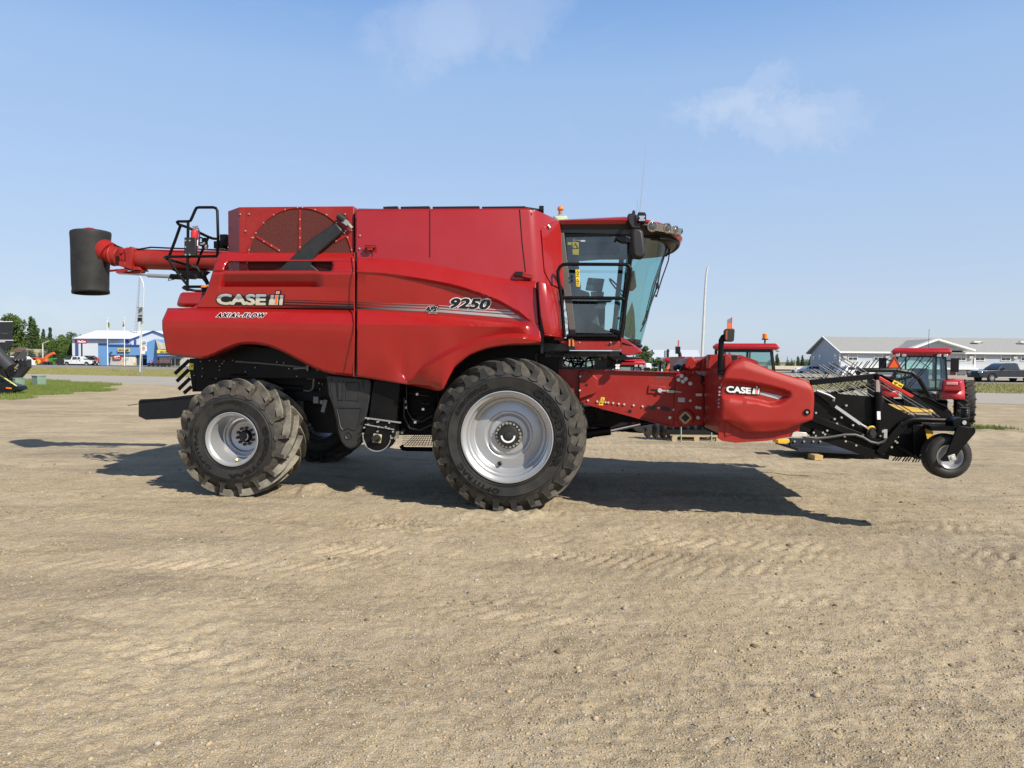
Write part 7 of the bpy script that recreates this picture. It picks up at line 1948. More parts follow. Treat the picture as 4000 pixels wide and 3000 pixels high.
    for s_ in (-1, 1):
        b = MB(); b.tube([(.75, s_ * .72, 2.2), (.7, s_ * 1.0, 2.22)], .02, 6); b.obox((.68, s_ * 1.06, 2.06), .06, .24, .46); b.build('wing_mirror', SBLK, e, bevel=.03)
    b = MB(); b.tube([(1.12, -.5, 1.5), (1.12, -.5, 2.35), (1.05, -.5, 2.5)], .055, 10); b.build('exhaust_pipe', SBLK, e)
    b = MB(); b.bar((-1.2, -.35, 1.0), (-1.2, -.35, .45), .05); b.bar((-1.2, .35, 1.0), (-1.2, .35, .45), .05); b.bar((-1.0, -.4, .5), (-1.5, -.45, .42), .05); b.bar((-1.0, .4, .5), (-1.5, .45, .42), .05); b.obox((-1.1, 0, .75), .3, .5, .4); b.build('three_point_hitch', SBLK, e, bevel=.01)
    return e
# rear view tractor on the right
p = W(3605, 1630, 23.2)
tr = tractor('tractor', 'red tractor seen from behind, standing right of the pickup header', (p.x - .06, 23.4, -.22), R(63), 1.0)
b = MB(); b.prism([(-.24, 0), (.24, 0), (0, .44)], -.02, .0); sm = b.build('slow_moving_triangle', mat('triangle_red', (.30, .03, .02), .5), tr, bevel=.01)
sm.rotation_euler = (0, 0, R(-90)); sm.location = (-1.30, .76, 1.86); sm.scale = (1.12,) * 3
b = MB(); b.prism([(-.14, .07), (.14, .07), (0, .34)], -.03, -.02); o_ = b.build('triangle_reflector', ORED, sm)
b = MB(); b.bar((-1.26, .5, 1.45), (-1.26, .55, 1.75), .03); b.tube([(-.95, -.2, 2.5), (-.95, -.2, 3.2)], .006, 5); b.bar((-1.04, .05, 2.2), (-1.04, -.25, 1.95), .02); b.build('bracket', SBLK, tr)
# big tractor behind the header shield, its cab and beacon showing
p = W(2915, 1400, 25)
t2_ = tractor('tractor', 'large red tractor hidden behind the header, only its cab and beacon showing', (p.x, 25.0, .0), R(158), .97)
b = MB(); b.cyl((-.6, -.62, 2.60), (-.6, -.62, 2.76), .03, 8); b.cyl((-.6, -.62, 2.76), (-.6, -.62, 2.80), .12, 12); b.build('beacon_bracket', SBLK, t2_)
b = MB(); b.cyl((-.6, -.62, 2.80), (-.6, -.62, 2.98), .09, 14); b.build('beacon_lamp', ORNG, t2_)
p = W(2680, 1450, 30); tractor('tractor', 'red tractor with low roof behind the feeder house, left of the header', (p.x, 30.0, -.35), R(175), .92)
p = W(2300, 1450, 27); tractor('tractor', 'red tractor with pale cab glass seen through the gap under the combine cab', (p.x, 27.0, -.25), R(190), .95)
p = W(2425, 1450, 24); tractor('tractor', 'red tractor with upright mirror seen just below the combine nose', (p.x, 24.0, -.35), R(85), .88)
# ---------------- loader bucket arm in orange beside the low tractor
p = W(2610, 1450, 28); ld = Thing('loader_arm', 'bright orange loader arm leaning beside the low roofed tractor', 'loader', (p.x, 28, 0))
b = MB(); b.prism(wpoly([(2596, 1452), (2612, 1420), (2618, 1421), (2608, 1452)], 28), 27.9, 28.1); b.prism([(p.x - .3, 0), (p.x + .3, 0), (p.x + .25, 1.4), (p.x - .1, 1.4)], 27.8, 28.2); ld.part(b, 'arm', ORED, bevel=.02)
b = MB(); b.box(p.x - .5, p.x + .5, 27.4, 28.4, .0, .5); ld.part(b, 'base', SBLK, bevel=.03)
# ---------------- metal building behind the feeder house
mb_ = Thing('metal_shed', 'pale ribbed metal building with blue lower wall beyond the feeder house', 'building', (wx(2640, 118), 118, -.3))
RIB = mat('ribbed_pale_metal', (.60, .64, .70), .5, var=.03)
t = RIB.node_tree; b_ = t.nodes['Principled BSDF']; tc = N(t, 'ShaderNodeTexCoord'); w_ = N(t, 'ShaderNodeTexWave', wave_type='BANDS', bands_direction='X'); w_.inputs['Scale'].default_value = 1.1; t.links.new(tc.outputs['Object'], w_.inputs['Vector']); bp = N(t, 'ShaderNodeBump', i_Distance=.06); t.links.new(w_.outputs['Fac'], bp.inputs['Height']); t.links.new(bp.outputs[0], b_.inputs['Normal'])
b = MB(); b.add([(wx(2508, 118), 118, wz(2600, 1401, 118)), (wx(2738, 118), 118, wz(2700, 1401, 118)), (wx(2725, 124), 124, wz(2700, 1367, 124)), (wx(2510, 124), 124, wz(2600, 1367, 124))], [(0, 1, 2, 3)]); mb_.part(b, 'roof', RIB, smooth=0, solid=.1)
b = MB(); b.box(wx(2508, 118), wx(2740, 118), 118.2, 124, -.8, wz(2600, 1401, 118)); mb_.part(b, 'wall', mat('slate_blue_wall', (.10, .14, .22), .6, var=.1))
b = MB(); b.box(wx(2508, 118), wx(2740, 118), 118.0, 118.2, wz(2600, 1412, 118), wz(2600, 1401, 118)); mb_.part(b, 'upper_wall_band', mat('pale_blue_wall', (.30, .38, .50), .6))
b = MB(); b.box(wx(2597, 117), wx(2612, 117), 117, 117.8, wz(2600, 1401, 117), wz(2600, 1369, 117)); mb_.part(b, 'chimney', GREY)
for i, (a, c, y0_, y1_, lab_) in enumerate([(2520, 2545, 1418, 1450, 'white box trailer nearest the combine nose, before the pale metal shed'), (2562, 2592, 1430, 1450, 'white van body with rounded front before the pale metal shed')]):
    v_ = Thing('box_trailer', lab_, 'trailer', (wx(a, 60), 60, -.2)); b = MB(); b.box(wx(a, 60), wx(c, 60), 60, 63, wz(a, y1_ + 18, 60), wz(a, y0_, 60)); v_.part(b, 'body', CARW, bevel=.15)
    b = MB()
    for xx in (a + 6, c - 6): b.lathe([(.0, -.02), (.35, -.02), (.4, .05), (.4, .25)], (wx(xx, 60), 59.9, .2), n=16)
    v_.part(b, 'wheels', RUB)
put_tree('sapling', (wx(2573, 32), 32, 0), 2.2, 1.0, 'round', 'small young leafy tree before the pale metal shed', 'tree', 77, n=260, leaf=.09)
# ---------------- the blue and white dealership on the left
DY = 152; dz = -.4
BLU = mat('blue_cladding', (.13, .28, .54), .55, var=.05, vscale=.3)
WCL = mat('white_cladding', (.56, .60, .66), .6, var=.03, vscale=.4)
DBL = mat('dark_blue_trim', (.045, .08, .24), .6)
dl = Thing('farm_dealership', 'white and blue metal clad farm dealership with long white roof', 'building', (wx(420, DY), DY, dz))
def bx(a, c, y0_, y1_, Y, dpt=8, mb=None):
    mb = mb or MB(); mb.box(wx(a, Y), wx(c, Y), Y, Y + dpt, wz((a + c) / 2, y1_, Y) if y1_ < 1430 else dz, wz((a + c) / 2, y0_, Y)); return mb
dl.part(bx(283, 680, 1324, 1440, DY, 22), 'wall', WCL, smooth=0)
b = MB(); za, zb_ = wz(450, 1324, DY - .5), wz(450, 1291.5, DY + 12)
b.add([(wx(281, DY - .5), DY - .5, za), (wx(690, DY - .5), DY - .5, za), (wx(690, DY + 12), DY + 12, zb_), (wx(378, DY + 12), DY + 12, zb_), (wx(281, DY + 24), DY + 24, za)], [(0, 1, 2, 3), (0, 3, 4)]); dl.part(b, 'roof', mat('white_roof', (.80, .81, .83), .5, var=.02), smooth=0)
b = MB(); b.prism(wpoly([(513, 1325), (599, 1294), (640, 1310), (690, 1330), (690, 1440), (513, 1440)], DY - 1.2), DY - 1.2, DY); dl.part(b, 'gable_wall', WCL, smooth=0)
b = MB(); 
for a, c in [((513, 1325), (599, 1293)), ((599, 1293), (645, 1311))]: pa, pc = W(*a, DY - 1.4), W(*c, DY - 1.4); b.bar(pa, pc, .22, .3)
pa, pc = W(283, 1324, DY - .6), W(513, 1325, DY - .6); b.bar(pa, pc, .2, .2); dl.part(b, 'roof_trim', DBL)
b = MB(); 
for a, c in [(295, 306), (491, 502), (525, 532)]: bx(a, c, 1326, 1440, DY - (1.4 if a > 500 else .15), .15, b)
dl.part(b, 'wall_stripes', DBL, smooth=0)
dl.part(bx(384, 424, 1341, 1440, DY - 8, 8), 'blue_tower', BLU, smooth=0)
dl.part(bx(424, 545, 1347, 1387, DY - 8, 8), 'blue_front', BLU, smooth=0)
dl.part(bx(424, 532, 1387, 1440, DY - 7.6, 7.6), 'lower_front', mat('beige_cladding', (.44, .43, .40), .7), smooth=0)
b = bx(532, 545, 1387, 1440, DY - 7.4, 7); dl.part(b, 'side_door', mat('deep_blue', (.03, .07, .16), .5), smooth=0)
b = MB(); b.bar(W(424, 1347.5, DY - 8.2), W(545, 1348.5, DY - 8.2), .18, .2); b.bar(W(384, 1341.5, DY - 8.2), W(424, 1342, DY - 8.2), .18, .2); dl.part(b, 'parapet_trim', DBL)
b = MB(); bx(485, 527, 1395.5, 1440, DY - 7.8, .15, b); d_ = dl.part(b, 'overhead_door', WHT, smooth=0)
b = MB(); bx(488, 524, 1397.5, 1440, DY - 7.95, .12, b); b.build('door_panel', mat('door_grey', (.58, .58, .56), .6), d_, smooth=0, off=Vector((0, 0, 0)))
b = MB(); bx(460, 506, 1361, 1374, DY - 8.4, .3, b); s_ = dl.part(b, 'sign_board', mat('sign_yellow', (.62, .47, .13), .5), smooth=0)
def sign_text(s, x0_, y0_, x1_, y1_, Y, m, parent, bold=.03, shear=0):
    t1, _ = put_text(s, rect(x0_, y0_, x1_, y1_), lambda a, c, l: W(a, c, Y - .02 - l * .5), bold=bold, shear=shear, base=.0)
    return t1.build('sign_lettering', m, parent, smooth=0, off=Vector((0, 0, 0)))
sign_text('NEW HOLLAND', 464, 1365, 503, 1370, DY - 8.45, SBLK, s_)
b = MB(); bx(441, 472, 1388, 1404, DY - 7.9, .25, b); s_ = dl.part(b, 'sign_board', mat('sign_red', (.45, .02, .03), .5), smooth=0)
b = MB(); 
for pts in [[(446, 1397), (450, 1392), (453, 1397), (457, 1391), (459, 1396), (463, 1390), (467, 1394)]]: b.tube([W(x, y, DY - 8.0) for x, y in pts], .10, 5)
b.bar(W(448, 1402, DY - 8), W(468, 1401.5, DY - 8), .07, .05); b.build('script_mark', WVIN, s_, off=Vector((0, 0, 0)))
b = MB(); bx(477, 480, 1416, 1440, DY - 9, .5, b); bx(521, 526, 1416, 1440, DY - 9, .5, b); dl.part(b, 'bollards', YEL)
# right wing with the stepped parapet
b = MB(); b.prism(wpoly([(574, 1337), (604, 1325), (608, 1325), (620, 1330), (640, 1345), (720, 1345), (720, 1395), (616, 1395), (616, 1440), (574, 1440)], DY - 10), DY - 10, DY - 2); dl.part(b, 'blue_wing', BLU, smooth=0)
b = MB(); b.add([W(608, 1325, DY - 10.2), W(632, 1339, DY - 10.2), W(636, 1364, DY - 12), W(618, 1366, DY - 12), W(700, 1340, DY - 10.2), W(700, 1365, DY - 12)], [(0, 1, 2, 3), (1, 4, 5, 2)]); dl.part(b, 'shingle_roof', mat('wing_shingles', (.36, .33, .27), .9, var=.2), smooth=0)
b = MB(); bx(622, 720, 1390, 1440, DY - 9.8, 6, b); dl.part(b, 'shop_wall', mat('wing_grey', (.40, .40, .38), .7), smooth=0)
b = MB(); bx(616, 700, 1387, 1391, DY - 12, 3, b); dl.part(b, 'awning', BLU, smooth=0)
b = MB(); bx(614, 690, 1367, 1380, DY - 12.2, .4, b); s_ = dl.part(b, 'sign_board', mat('sign_yellow2', (.75, .58, .08), .5), smooth=0)
sign_text('NEW HOLLAND', 626, 1371, 680, 1378, DY - 12.3, mat('sign_blue_letters', (.03, .06, .22), .5), s_)
b = MB(); bx(616, 688, 1381, 1385, DY - 12.1, .3, b); dl.part(b, 'sign_strip', DBL, smooth=0)
b = MB(); bx(666, 683, 1402, 1440, DY - 9.95, .1, b); bx(685, 702, 1402, 1440, DY - 9.95, .1, b); dl.part(b, 'shop_window', DGLASS, smooth=0)
b = MB(); b.bar(W(684, 1402, DY - 10), W(684, 1430, DY - 10), .12, .1); b.bar(W(670, 1402, DY - 10), W(670, 1430, DY - 10), .12, .1); dl.part(b, 'window_mullion', WHT)
# pole sign
ps = Thing('pole_sign', 'dark red pole sign with white lettering before the white wall', 'sign', (wx(318, 140), 140, -.1))
b = MB(); bx(300, 336, 1326, 1342, 140, .4, b); s_ = ps.part(b, 'sign_board', mat('sign_crimson', (.30, .015, .03), .5), smooth=0); sign_text('MacDon', 304, 1330, 334, 1338, 139.9, WVIN, s_, .05)
b = MB(); b.cyl((wx(318, 140), 140.2, -.1), (wx(318, 140), 140.2, wz(318, 1342, 140)), .14, 8); ps.part(b, 'post', SBLK)
# flagpoles
def flagpole(px, ytop, Y, col, label, ybot=1425, fx=6, fy=(14, 34)):
    x_ = wx(px, Y); f_ = Thing('flagpole', label, 'flagpole', (x_, Y, -.1), 'flagpoles before the dealership')
    zt_ = wz(px, ytop, Y); b = MB(); b.tube([(x_, Y, -.1), (x_, Y, zt_)], .09, 8, r2=.05); f_.part(b, 'pole', WHT)
    b = MB(); b.lathe([(.001, .1), (.28, .06), (.3, 0), (.001, -.05)], (x_, Y, zt_), axis=(0, 0, 1), n=12); f_.part(b, 'finial', WHT)
    b = MB(); v = []
    for i in range(6):
        for j in range(5):
            u = i / 5; w_ = j / 4; v.append(W(px + (fx * u) + (1.5 * math.sin(w_ * 5)) * u, ytop + fy[0] + (fy[1] - fy[0]) * w_ + 5 * u, Y + .35 * math.sin(u * 7 + w_ * 3)))
    b.add(v, [(i * 5 + j, i * 5 + j + 1, (i + 1) * 5 + j + 1, (i + 1) * 5 + j) for i in range(5) for j in range(4)]); f_.part(b, 'flag', col, smooth=60); return f_
FY_ = mat('flag_green_yellow', (.20, .25, .03), .8, var=.4, vscale=1.5, col2=(.62, .55, .06)); FR_ = mat('flag_red_white', (.55, .03, .03), .8, col2=(.7, .6, .6), vscale=1.2)
flagpole(421, 1243, 138, FY_, 'white flagpole with drooping green and yellow flag, left of the two flags', fx=7)
flagpole(487, 1243, 138, FR_, 'white flagpole with drooping red and white flag, right of the two flags', fx=-8, fy=(10, 30))
flagpole(548, 1243, 138, mat('flag_yellow', (.7, .55, .05), .8), 'flagpole with small yellow flag half hidden behind the street lamp pole', fx=7, fy=(18, 26))
# guyed lattice mast
ms = Thing('radio_mast', 'tall thin lattice radio mast leaning over the dealership roof', 'mast', (wx(520, 160), 160, 0))
b = MB(); p0_ = W(520, 1350, 160); p0_.z = 0; p1_ = W(546, 1080, 160)
off3 = [Vector((.42, 0, 0)), Vector((-.42, 0, 0)), Vector((0, .6, 0))]
for o3 in off3: b.tube([p0_ + o3, p1_ + o3 * .35], .05, 5)
n_ = 44
for i in range(n_):
    a = p0_ + (p1_ - p0_) * i / n_; c = p0_ + (p1_ - p0_) * (i + 1) / n_; k1, k2 = 1 - .65 * i / n_, 1 - .65 * (i + 1) / n_
    b.tube([a + off3[i % 2] * k1, c + off3[(i + 1) % 2] * k2], .035, 4); b.tube([a + off3[0] * k1, a + off3[1] * k1], .035, 4)
b.tube([p1_, W(550, 1020, 160)], .04, 5)
ms.part(b, 'lattice', mat('mast_grey', (.30, .31, .34), .6))
# street lamp with banner, nearer the road
SLY = 60
def street_lamp(px0, py0, pts, Y, label, r0=.11, r1=.05, group=None, parts=None):
    x_ = W(px0, py0, Y).x; s_ = Thing('street_lamp', label, 'street lamp', (x_, Y, 0), group)
    b = MB(); P = [Vector((x_, Y, 0))] + [W(a, c, Y) for a, c in pts]; b.tube(P, r0, 10, r2=r1); s_.part(b, 'pole', mat('galvanised_pole', (.55, .55, .53), .5, metal=.2)); return s_
sl = street_lamp(545, 1432, [(546, 1500), (547, 1435), (553, 1300), (560, 1180), (562, 1130), (559, 1105), (552, 1088), (545, 1078)], 82, 'curved white street lamp with a dark banner, left behind the combine')
b = MB(); b.box(W(538, 1200, 81.8).x, W(558, 1200, 81.8).x, 81.75, 81.8, wz(548, 1255, 81.8), wz(548, 1204, 81.8)); bn = sl.part(b, 'banner', mat('banner_grey', (.30, .33, .38), .6), smooth=0)
b = MB()
for i in range(3): b.bar(W(541, 1222 - i * 6, 81.7), W(555, 1212 - i * 6, 81.7), .06, .02)
b.box(W(540, 1430, 81.7).x, W(556, 1430, 81.7).x, 81.68, 81.72, wz(548, 1254, 81.7), wz(548, 1241, 81.7)); b.bar(W(541, 1233, 81.7), W(555, 1233, 81.7), .12, .02)
b.build('banner_pattern', SBLK, bn, smooth=0, off=Vector((0, 0, 0)))
b = MB(); b.bar(W(536, 1200, 81.8), W(560, 1204, 81.8), .05, .05); b.bar(W(538, 1256, 81.8), W(560, 1258, 81.8), .05, .05); b.bar(W(538, 1201, 81.8), W(539, 1256, 81.8), .03, .03); sl.part(b, 'banner_bracket', SBLK)
sl.e['category'] = 'street lamp'
rs = Thing('road_sign', 'stacked trail and no stopping signs on a thin post beside the street lamp', 'sign', (G(556, 1470).x, G(556, 1470).y, 0))
RY = G(556, 1470).y
b = MB(); xx = G(556, 1470).x; b.cyl((xx, RY, 0), (xx, RY, wz(556, 1330, RY)), .035, 8); rs.part(b, 'post', GREY)
b = MB(); b.box(W(553, 1430, RY).x, W(571, 1430, RY).x, RY - .06, RY - .04, wz(560, 1351, RY), wz(560, 1330, RY)); s_ = rs.part(b, 'trail_sign', WHT, smooth=0)
b = MB(); c_ = W(562, 1340, RY - .08); b.tube([c_ + Vector((math.cos(a) * .17, 0, math.sin(a) * .17)) for a in [i * math.pi / 10 for i in range(20)]], .022, 5, closed=True); b.build('green_ring', mat('sign_green', (.02, .18, .06), .5), s_, off=Vector((0, 0, 0)))
b = MB(); b.prism([(c_.x - .11, c_.z - .06), (c_.x + .11, c_.z - .06), (c_.x + .09, c_.z + .03), (c_.x, c_.z + .02), (c_.x - .03, c_.z + .08), (c_.x - .07, c_.z)], c_.y - .01, c_.y); b.build('sled_mark', SBLK, s_, off=Vector((0, 0, 0)))
b = MB(); b.box(W(553, 1430, RY).x, W(569, 1430, RY).x, RY - .06, RY - .04, wz(560, 1368, RY), wz(560, 1352.5, RY)); s_ = rs.part(b, 'no_stopping_sign', WHT, smooth=0)
b = MB(); c_ = W(561, 1360, RY - .08); b.tube([c_ + Vector((math.cos(a) * .12, 0, math.sin(a) * .12)) for a in [i * math.pi / 8 for i in range(16)]], .022, 5, closed=True); b.bar(c_ + Vector((-.08, 0, .08)), c_ + Vector((.08, 0, -.08)), .03, .01); b.build('red_ring', mat('sign_red_ring', (.5, .03, .03), .5), s_, off=Vector((0, 0, 0)))
b = MB(); b.box(W(553, 1430, RY).x, W(568, 1430, RY).x, RY - .06, RY - .04, wz(560, 1382, RY), wz(560, 1369.5, RY)); b.box(W(569, 1430, RY).x, W(575, 1430, RY).x, RY - .05, RY - .03, wz(560, 1372, RY), wz(560, 1352, RY)); rs.part(b, 'lower_plate', WHT, smooth=0)
street_lamp(2742, 1440, [(2742, 1395), (2747, 1290), (2752, 1180), (2758, 1080), (2764, 1045), (2766, 1040)], 46, 'tall white street lamp standing alone right of the combine cab', .10, .055)
lt = street_lamp(167, 1400, [(167, 1364), (167, 1342), (190, 1332)], 140, 'small street lamp with angled arm before the spruces on the left', .14, .09)
lt = street_lamp(3108, 1460, [(3108, 1440), (3108, 1406), (3100, 1402)], 150, 'faint street lamp among the slim spruces', .08, .05)
lt = street_lamp(3165, 1430, [(3168, 1400), (3172, 1362), (3186, 1359)], 130, 'thin street lamp arm peeking out left of the motel roof', .06, .05)
up_ = Thing('utility_pole', 'dark utility pole standing before the pale metal shed roof', 'utility pole', (wx(2608, 100), 100, 0)); b = MB(); b.cyl((wx(2608, 100), 100, 0), (wx(2608, 100), 100, wz(2608, 1364, 100)), .16, 8); b.bar((wx(2602, 100), 99.9, wz(2602, 1372, 100)), (wx(2614, 100), 99.9, wz(2614, 1372, 100)), .12); up_.part(b, 'pole', SBLK)
# ---------------- machinery row on the left beyond the highway
RO = mat('baler_red', (.45, .04, .015), .5, var=.15, dust=.1); GN = mat('machine_green', (.04, .22, .03), .5, var=.1); YM = mat('machine_yellow', (.65, .42, .03), .5)
bl = Thing('round_baler', 'red and yellow round baler parked under the dark spruce', 'baler', (wx(137, 138), 138, -.1))
b = MB(); b.prism(wpoly([(108, 1420), (108, 1408), (116, 1399), (132, 1396), (150, 1397), (162, 1402), (167, 1412), (166, 1422)], 138), 137, 139.2); bl.part(b, 'body', RO, bevel=.15)
b = MB()
for px in (120, 130, 142, 150): b.lathe([(.15, -.1), (.42, -.1), (.45, .0), (.2, .1)], (wx(px, 136.8), 136.8, wz(px, 1413 + (px % 3) * 2, 136.8)), n=14)
bl.part(b, 'pickup_wheels', YM)
b = MB(); b.prism(wpoly([(124, 1400), (140, 1399), (136, 1406), (122, 1407)], 136.9), 136.85, 136.95); bl.part(b, 'opening', SBLK)
ch = Thing('grain_auger_chute', 'orange curved loader chute standing behind the flat grey trailer', 'chute', (wx(185, 139), 139, -.1))
b = MB(); b.tube([W(181, 1424, 139), W(181, 1402, 139), W(184, 1394, 139), W(196, 1387, 139), W(212, 1379, 139)], .5, 8, r2=.3); ch.part(b, 'spout', mat('chute_orange', (.60, .13, .03), .5), smooth=60)
tl = Thing('flat_trailer', 'flat grey implement trailer between the red baler and the green tractor', 'trailer', (wx(185, 137), 137, -.1))
b = MB(); bx(168, 203, 1412, 1421, 136, 2.5, b); tl.part(b, 'deck', mat('trailer_grey', (.2, .22, .25), .6), bevel=.05); b = MB(); 
for px in (174, 186, 197): b.lathe([(.0, -.1), (.4, -.1), (.42, .1)], (wx(px, 135.8), 135.8, .3), n=14)
tl.part(b, 'wheels', RUB)
gt = Thing('green_swather', 'small green windrower with cab left of the dark tractor', 'windrower', (wx(217, 137), 137, -.1))
b = MB(); b.prism(wpoly([(200, 1422), (202, 1402), (204, 1399), (238, 1400), (240, 1404), (236, 1412), (232, 1422)], 137), 136, 138.4); gt.part(b, 'body', GN, bevel=.08)
b = MB(); bx(206, 220, 1403, 1410, 135.9, .1, b); gt.part(b, 'cab_window', DGLASS, smooth=0); b = MB(); b.lathe([(.15, -.1), (.75, -.1), (.8, .15), (.2, .2)], (wx(234, 135.9), 135.9, .7), n=18); gt.part(b, 'wheel', RUB)
dk_ = mat('dark_tractor_paint', (.03, .045, .05), .4, coat=.3)
p = W(250, 1420, 137); tractor('tractor', 'dark tractor parked between the green windrower and the white pickup', (p.x, 139, -.3), R(0), .82, red=dk_)
p = W(372, 1420, 143); tractor('tractor', 'dark cabbed tractor beside the blue tower of the dealership', (p.x, 141.2, -.2), R(90), .80, red=dk_)
rt_ = Thing('red_implement', 'long low red implement behind the white pickup', 'farm implement', (wx(340, 142), 142, -.1)); b = MB(); b.prism(wpoly([(316, 1420), (318, 1398), (326, 1394), (358, 1395), (366, 1402), (366, 1420)], 142), 142, 144); rt_.part(b, 'body', RO, bevel=.1); b = MB(); b.lathe([(.1, -.1), (.5, -.1), (.5, .2)], (wx(350, 141.9), 141.9, .4), n=14); rt_.part(b, 'wheel', RUB)
for i, (px, lab_) in enumerate([(590, 'small dark mower nearest the road signs, under the blue wing'), (624, 'small mower with red roll bar at the corner of the blue wing'), (652, 'small mower with red roll bar before the shop windows')]):
    m_ = Thing('ride_on_mower', lab_, 'mower', (wx(px, 132), 132, 0), 'mowers lined up before the dealership')
    b = MB(); b.tube([W(px - 7, 1424, 132), W(px - 6, 1409, 132), W(px + 6, 1409, 132), W(px + 7, 1424, 132)], .07, 5); m_.part(b, 'roll_bar', RO)
    b = MB(); bx(px - 10, px + 11, 1420, 1428, 131.6, 1.2, b); m_.part(b, 'body', SBLK, bevel=.1)
    b = MB()
    for xx in (px - 8, px + 8): b.lathe([(.05, -.1), (.33, -.1), (.36, .1)], (wx(xx, 131.5), 131.5, .35), n=14)
    m_.part(b, 'wheels', RUB)
hs_ = Thing('house', 'low house with brown roof in the trees behind the grain cart', 'house', (wx(60, 150), 150, 0)); b = MB(); b.prism(wpoly([(40, 1425), (40, 1374), (62, 1362), (88, 1374), (88, 1425)], 150), 150, 158); hs_.part(b, 'wall', mat('house_tan', (.34, .31, .2), .8)); b = MB(); b.add([W(36, 1376, 149), W(62, 1361, 149), W(108, 1361, 158), W(108, 1378, 149), W(88, 1376, 149)], [(0, 1, 2, 3, 4)]); hs_.part(b, 'roof', mat('house_roof', (.14, .09, .07), .8), smooth=0, solid=.2)
# ---------------- green utility boxes
UB = mat('utility_green', (.22, .32, .24), .6, var=.06)
def ubox(x0_, x1_, xm, yt, ybt, label, w2=.62):
    g_ = G((x0_ + x1_) / 2, ybt); Y = g_.y; e = Thing('utility_box', label, 'utility box', (g_.x, Y, 0), 'green utility boxes')
    a, m_, c = W(x0_, 1430, Y + .1).x, W(xm, 1430, Y - .25).x, W(x1_, 1430, Y + .2).x; zt_ = wz(xm, yt, Y)
    b = MB(); b.plan([(a, Y + .1), (m_, Y - .25), (c, Y + .2), (m_, Y + .55)], -.05, zt_ - .04); e.part(b, 'cabinet', UB, bevel=.02)
    b = MB(); b.plan([(a - .03, Y + .1), (m_, Y - .29), (c + .03, Y + .2), (m_, Y + .6)], zt_ - .04, zt_); e.part(b, 'lid', UB, bevel=.01); return e
ubox(122, 167, 146, 1467, 1510, 'green utility box standing free on the grass island')
ubox(34, 84, 60, 1477, 1512, 'green utility box partly behind the black grain cart hitch')
# ---------------- black grain cart at the left edge
gc = Thing('grain_cart', 'black grain cart with auger and hitch at the left edge of the photo', 'grain cart', (G(-60, 1535).x, 34.5, 0))
CY_ = 34.0
gc.e.location = (W(-60, 1430, CY_).x, CY_, 0); gc.off = -Vector(gc.e.location)
def skew(b, k=1.25):
    b.v = [(x - max(0, y - CY_) * k, y, z) for x, y, z in b.v]; return b
BK2 = mat('cart_black', (.014, .015, .018), .45, coat=.2, var=.15)
b = MB(); b.prism(wpoly([(-220, 1252), (49, 1256), (52, 1300), (-220, 1300)], CY_), CY_, CY_ + 3); skew(b); gc.part(b, 'extension', BK2, smooth=0)
b = MB(); b.prism(wpoly([(-220, 1303), (51, 1303), (50, 1345), (12, 1382), (-220, 1385)], CY_), CY_, CY_ + 3); skew(b); gc.part(b, 'hopper', BK2, smooth=0)
b = MB(); b.bar(W(-220, 1330, CY_ - .02), W(51, 1329, CY_ - .02), .03, .02); b.bar(W(-100, 1257, CY_ - .02), W(49, 1256, CY_ - .02), .03, .03); gc.part(b, 'trim_line', WVIN)
b = MB(); b.box(W(-40, 1430, CY_ - .04).x, W(21, 1430, CY_ - .04).x, CY_ - .05, CY_ - .02, wz(0, 1337, CY_), wz(0, 1327, CY_)); gc.part(b, 'badge_plate', SIL, smooth=0)
b = MB(); b.add([W(35, 1402, CY_ - 1.2), W(65, 1388, CY_ - 1), W(98, 1363, CY_ - .8), W(106, 1404, CY_ - .8), W(50, 1406, CY_ - 1.3), W(70, 1398, CY_ + .4)], [(0, 4, 3, 2, 1), (0, 1, 2, 5), (2, 3, 5), (3, 4, 0, 5)]); b.prism(wpoly([(35, 1404), (106, 1403), (107, 1434), (72, 1476), (36, 1476), (30, 1440)], CY_ - 1), CY_ - 1.0, CY_ - .7); gc.part(b, 'tarp_hood', mat('tarp_black', (.02, .02, .023), .5), smooth=0)
b = MB(); b.cyl(W(-60, 1330, CY_ - 1.4), W(44, 1437, CY_ - 1.5), .27, 16); gc.part(b, 'auger_tube', mat('auger_dark', (.035, .037, .042), .5))
b = MB(); b.tube([W(-20, 1440, CY_ - 1), W(12, 1430, CY_ - 1), W(30, 1480, CY_ - 1), W(30, 1490, CY_ - 1)], .07, 6); b.prism(wpoly([(-200, 1490), (20, 1492), (80, 1508), (86, 1520), (60, 1530), (20, 1536), (-200, 1540)], CY_ - 1), CY_ - 1.2, CY_ - .6); b.tube([W(36, 1486, CY_ - 1), W(60, 1506, CY_ - 1), W(88, 1520, CY_ - 1)], .04, 6); b.tube([W(-20, 1380, CY_ - .5), W(8, 1420, CY_ - .5), W(-10, 1460, CY_ - .5), W(20, 1500, CY_ - .5)], .08, 6)
b.prism(wpoly([(-200, 1385), (10, 1390), (25, 1430), (20, 1500), (-200, 1500)], CY_ + .5), CY_ + .5, CY_ + 1); gc.part(b, 'frame', SBLK)
b = MB(); pts_ = [W(-4 + i * 7, 1462 + i * 4.6 + (i % 2) * 1.2, CY_ - 1.3) for i in range(11)]; b.tube(pts_, .035, 5); gc.part(b, 'safety_chain', mat('chain_yellow', (.62, .60, .18), .5, metal=.3))
b = MB(); b.bar(W(24, 1515, CY_ - 1.25), W(45, 1517, CY_ - 1.25), .06, .03); gc.part(b, 'side_reflector', ORNG)
b = MB(); b.cyl(W(58, 1438, CY_ - 1.3), W(70, 1424, CY_ - 1.3), .05, 8); 
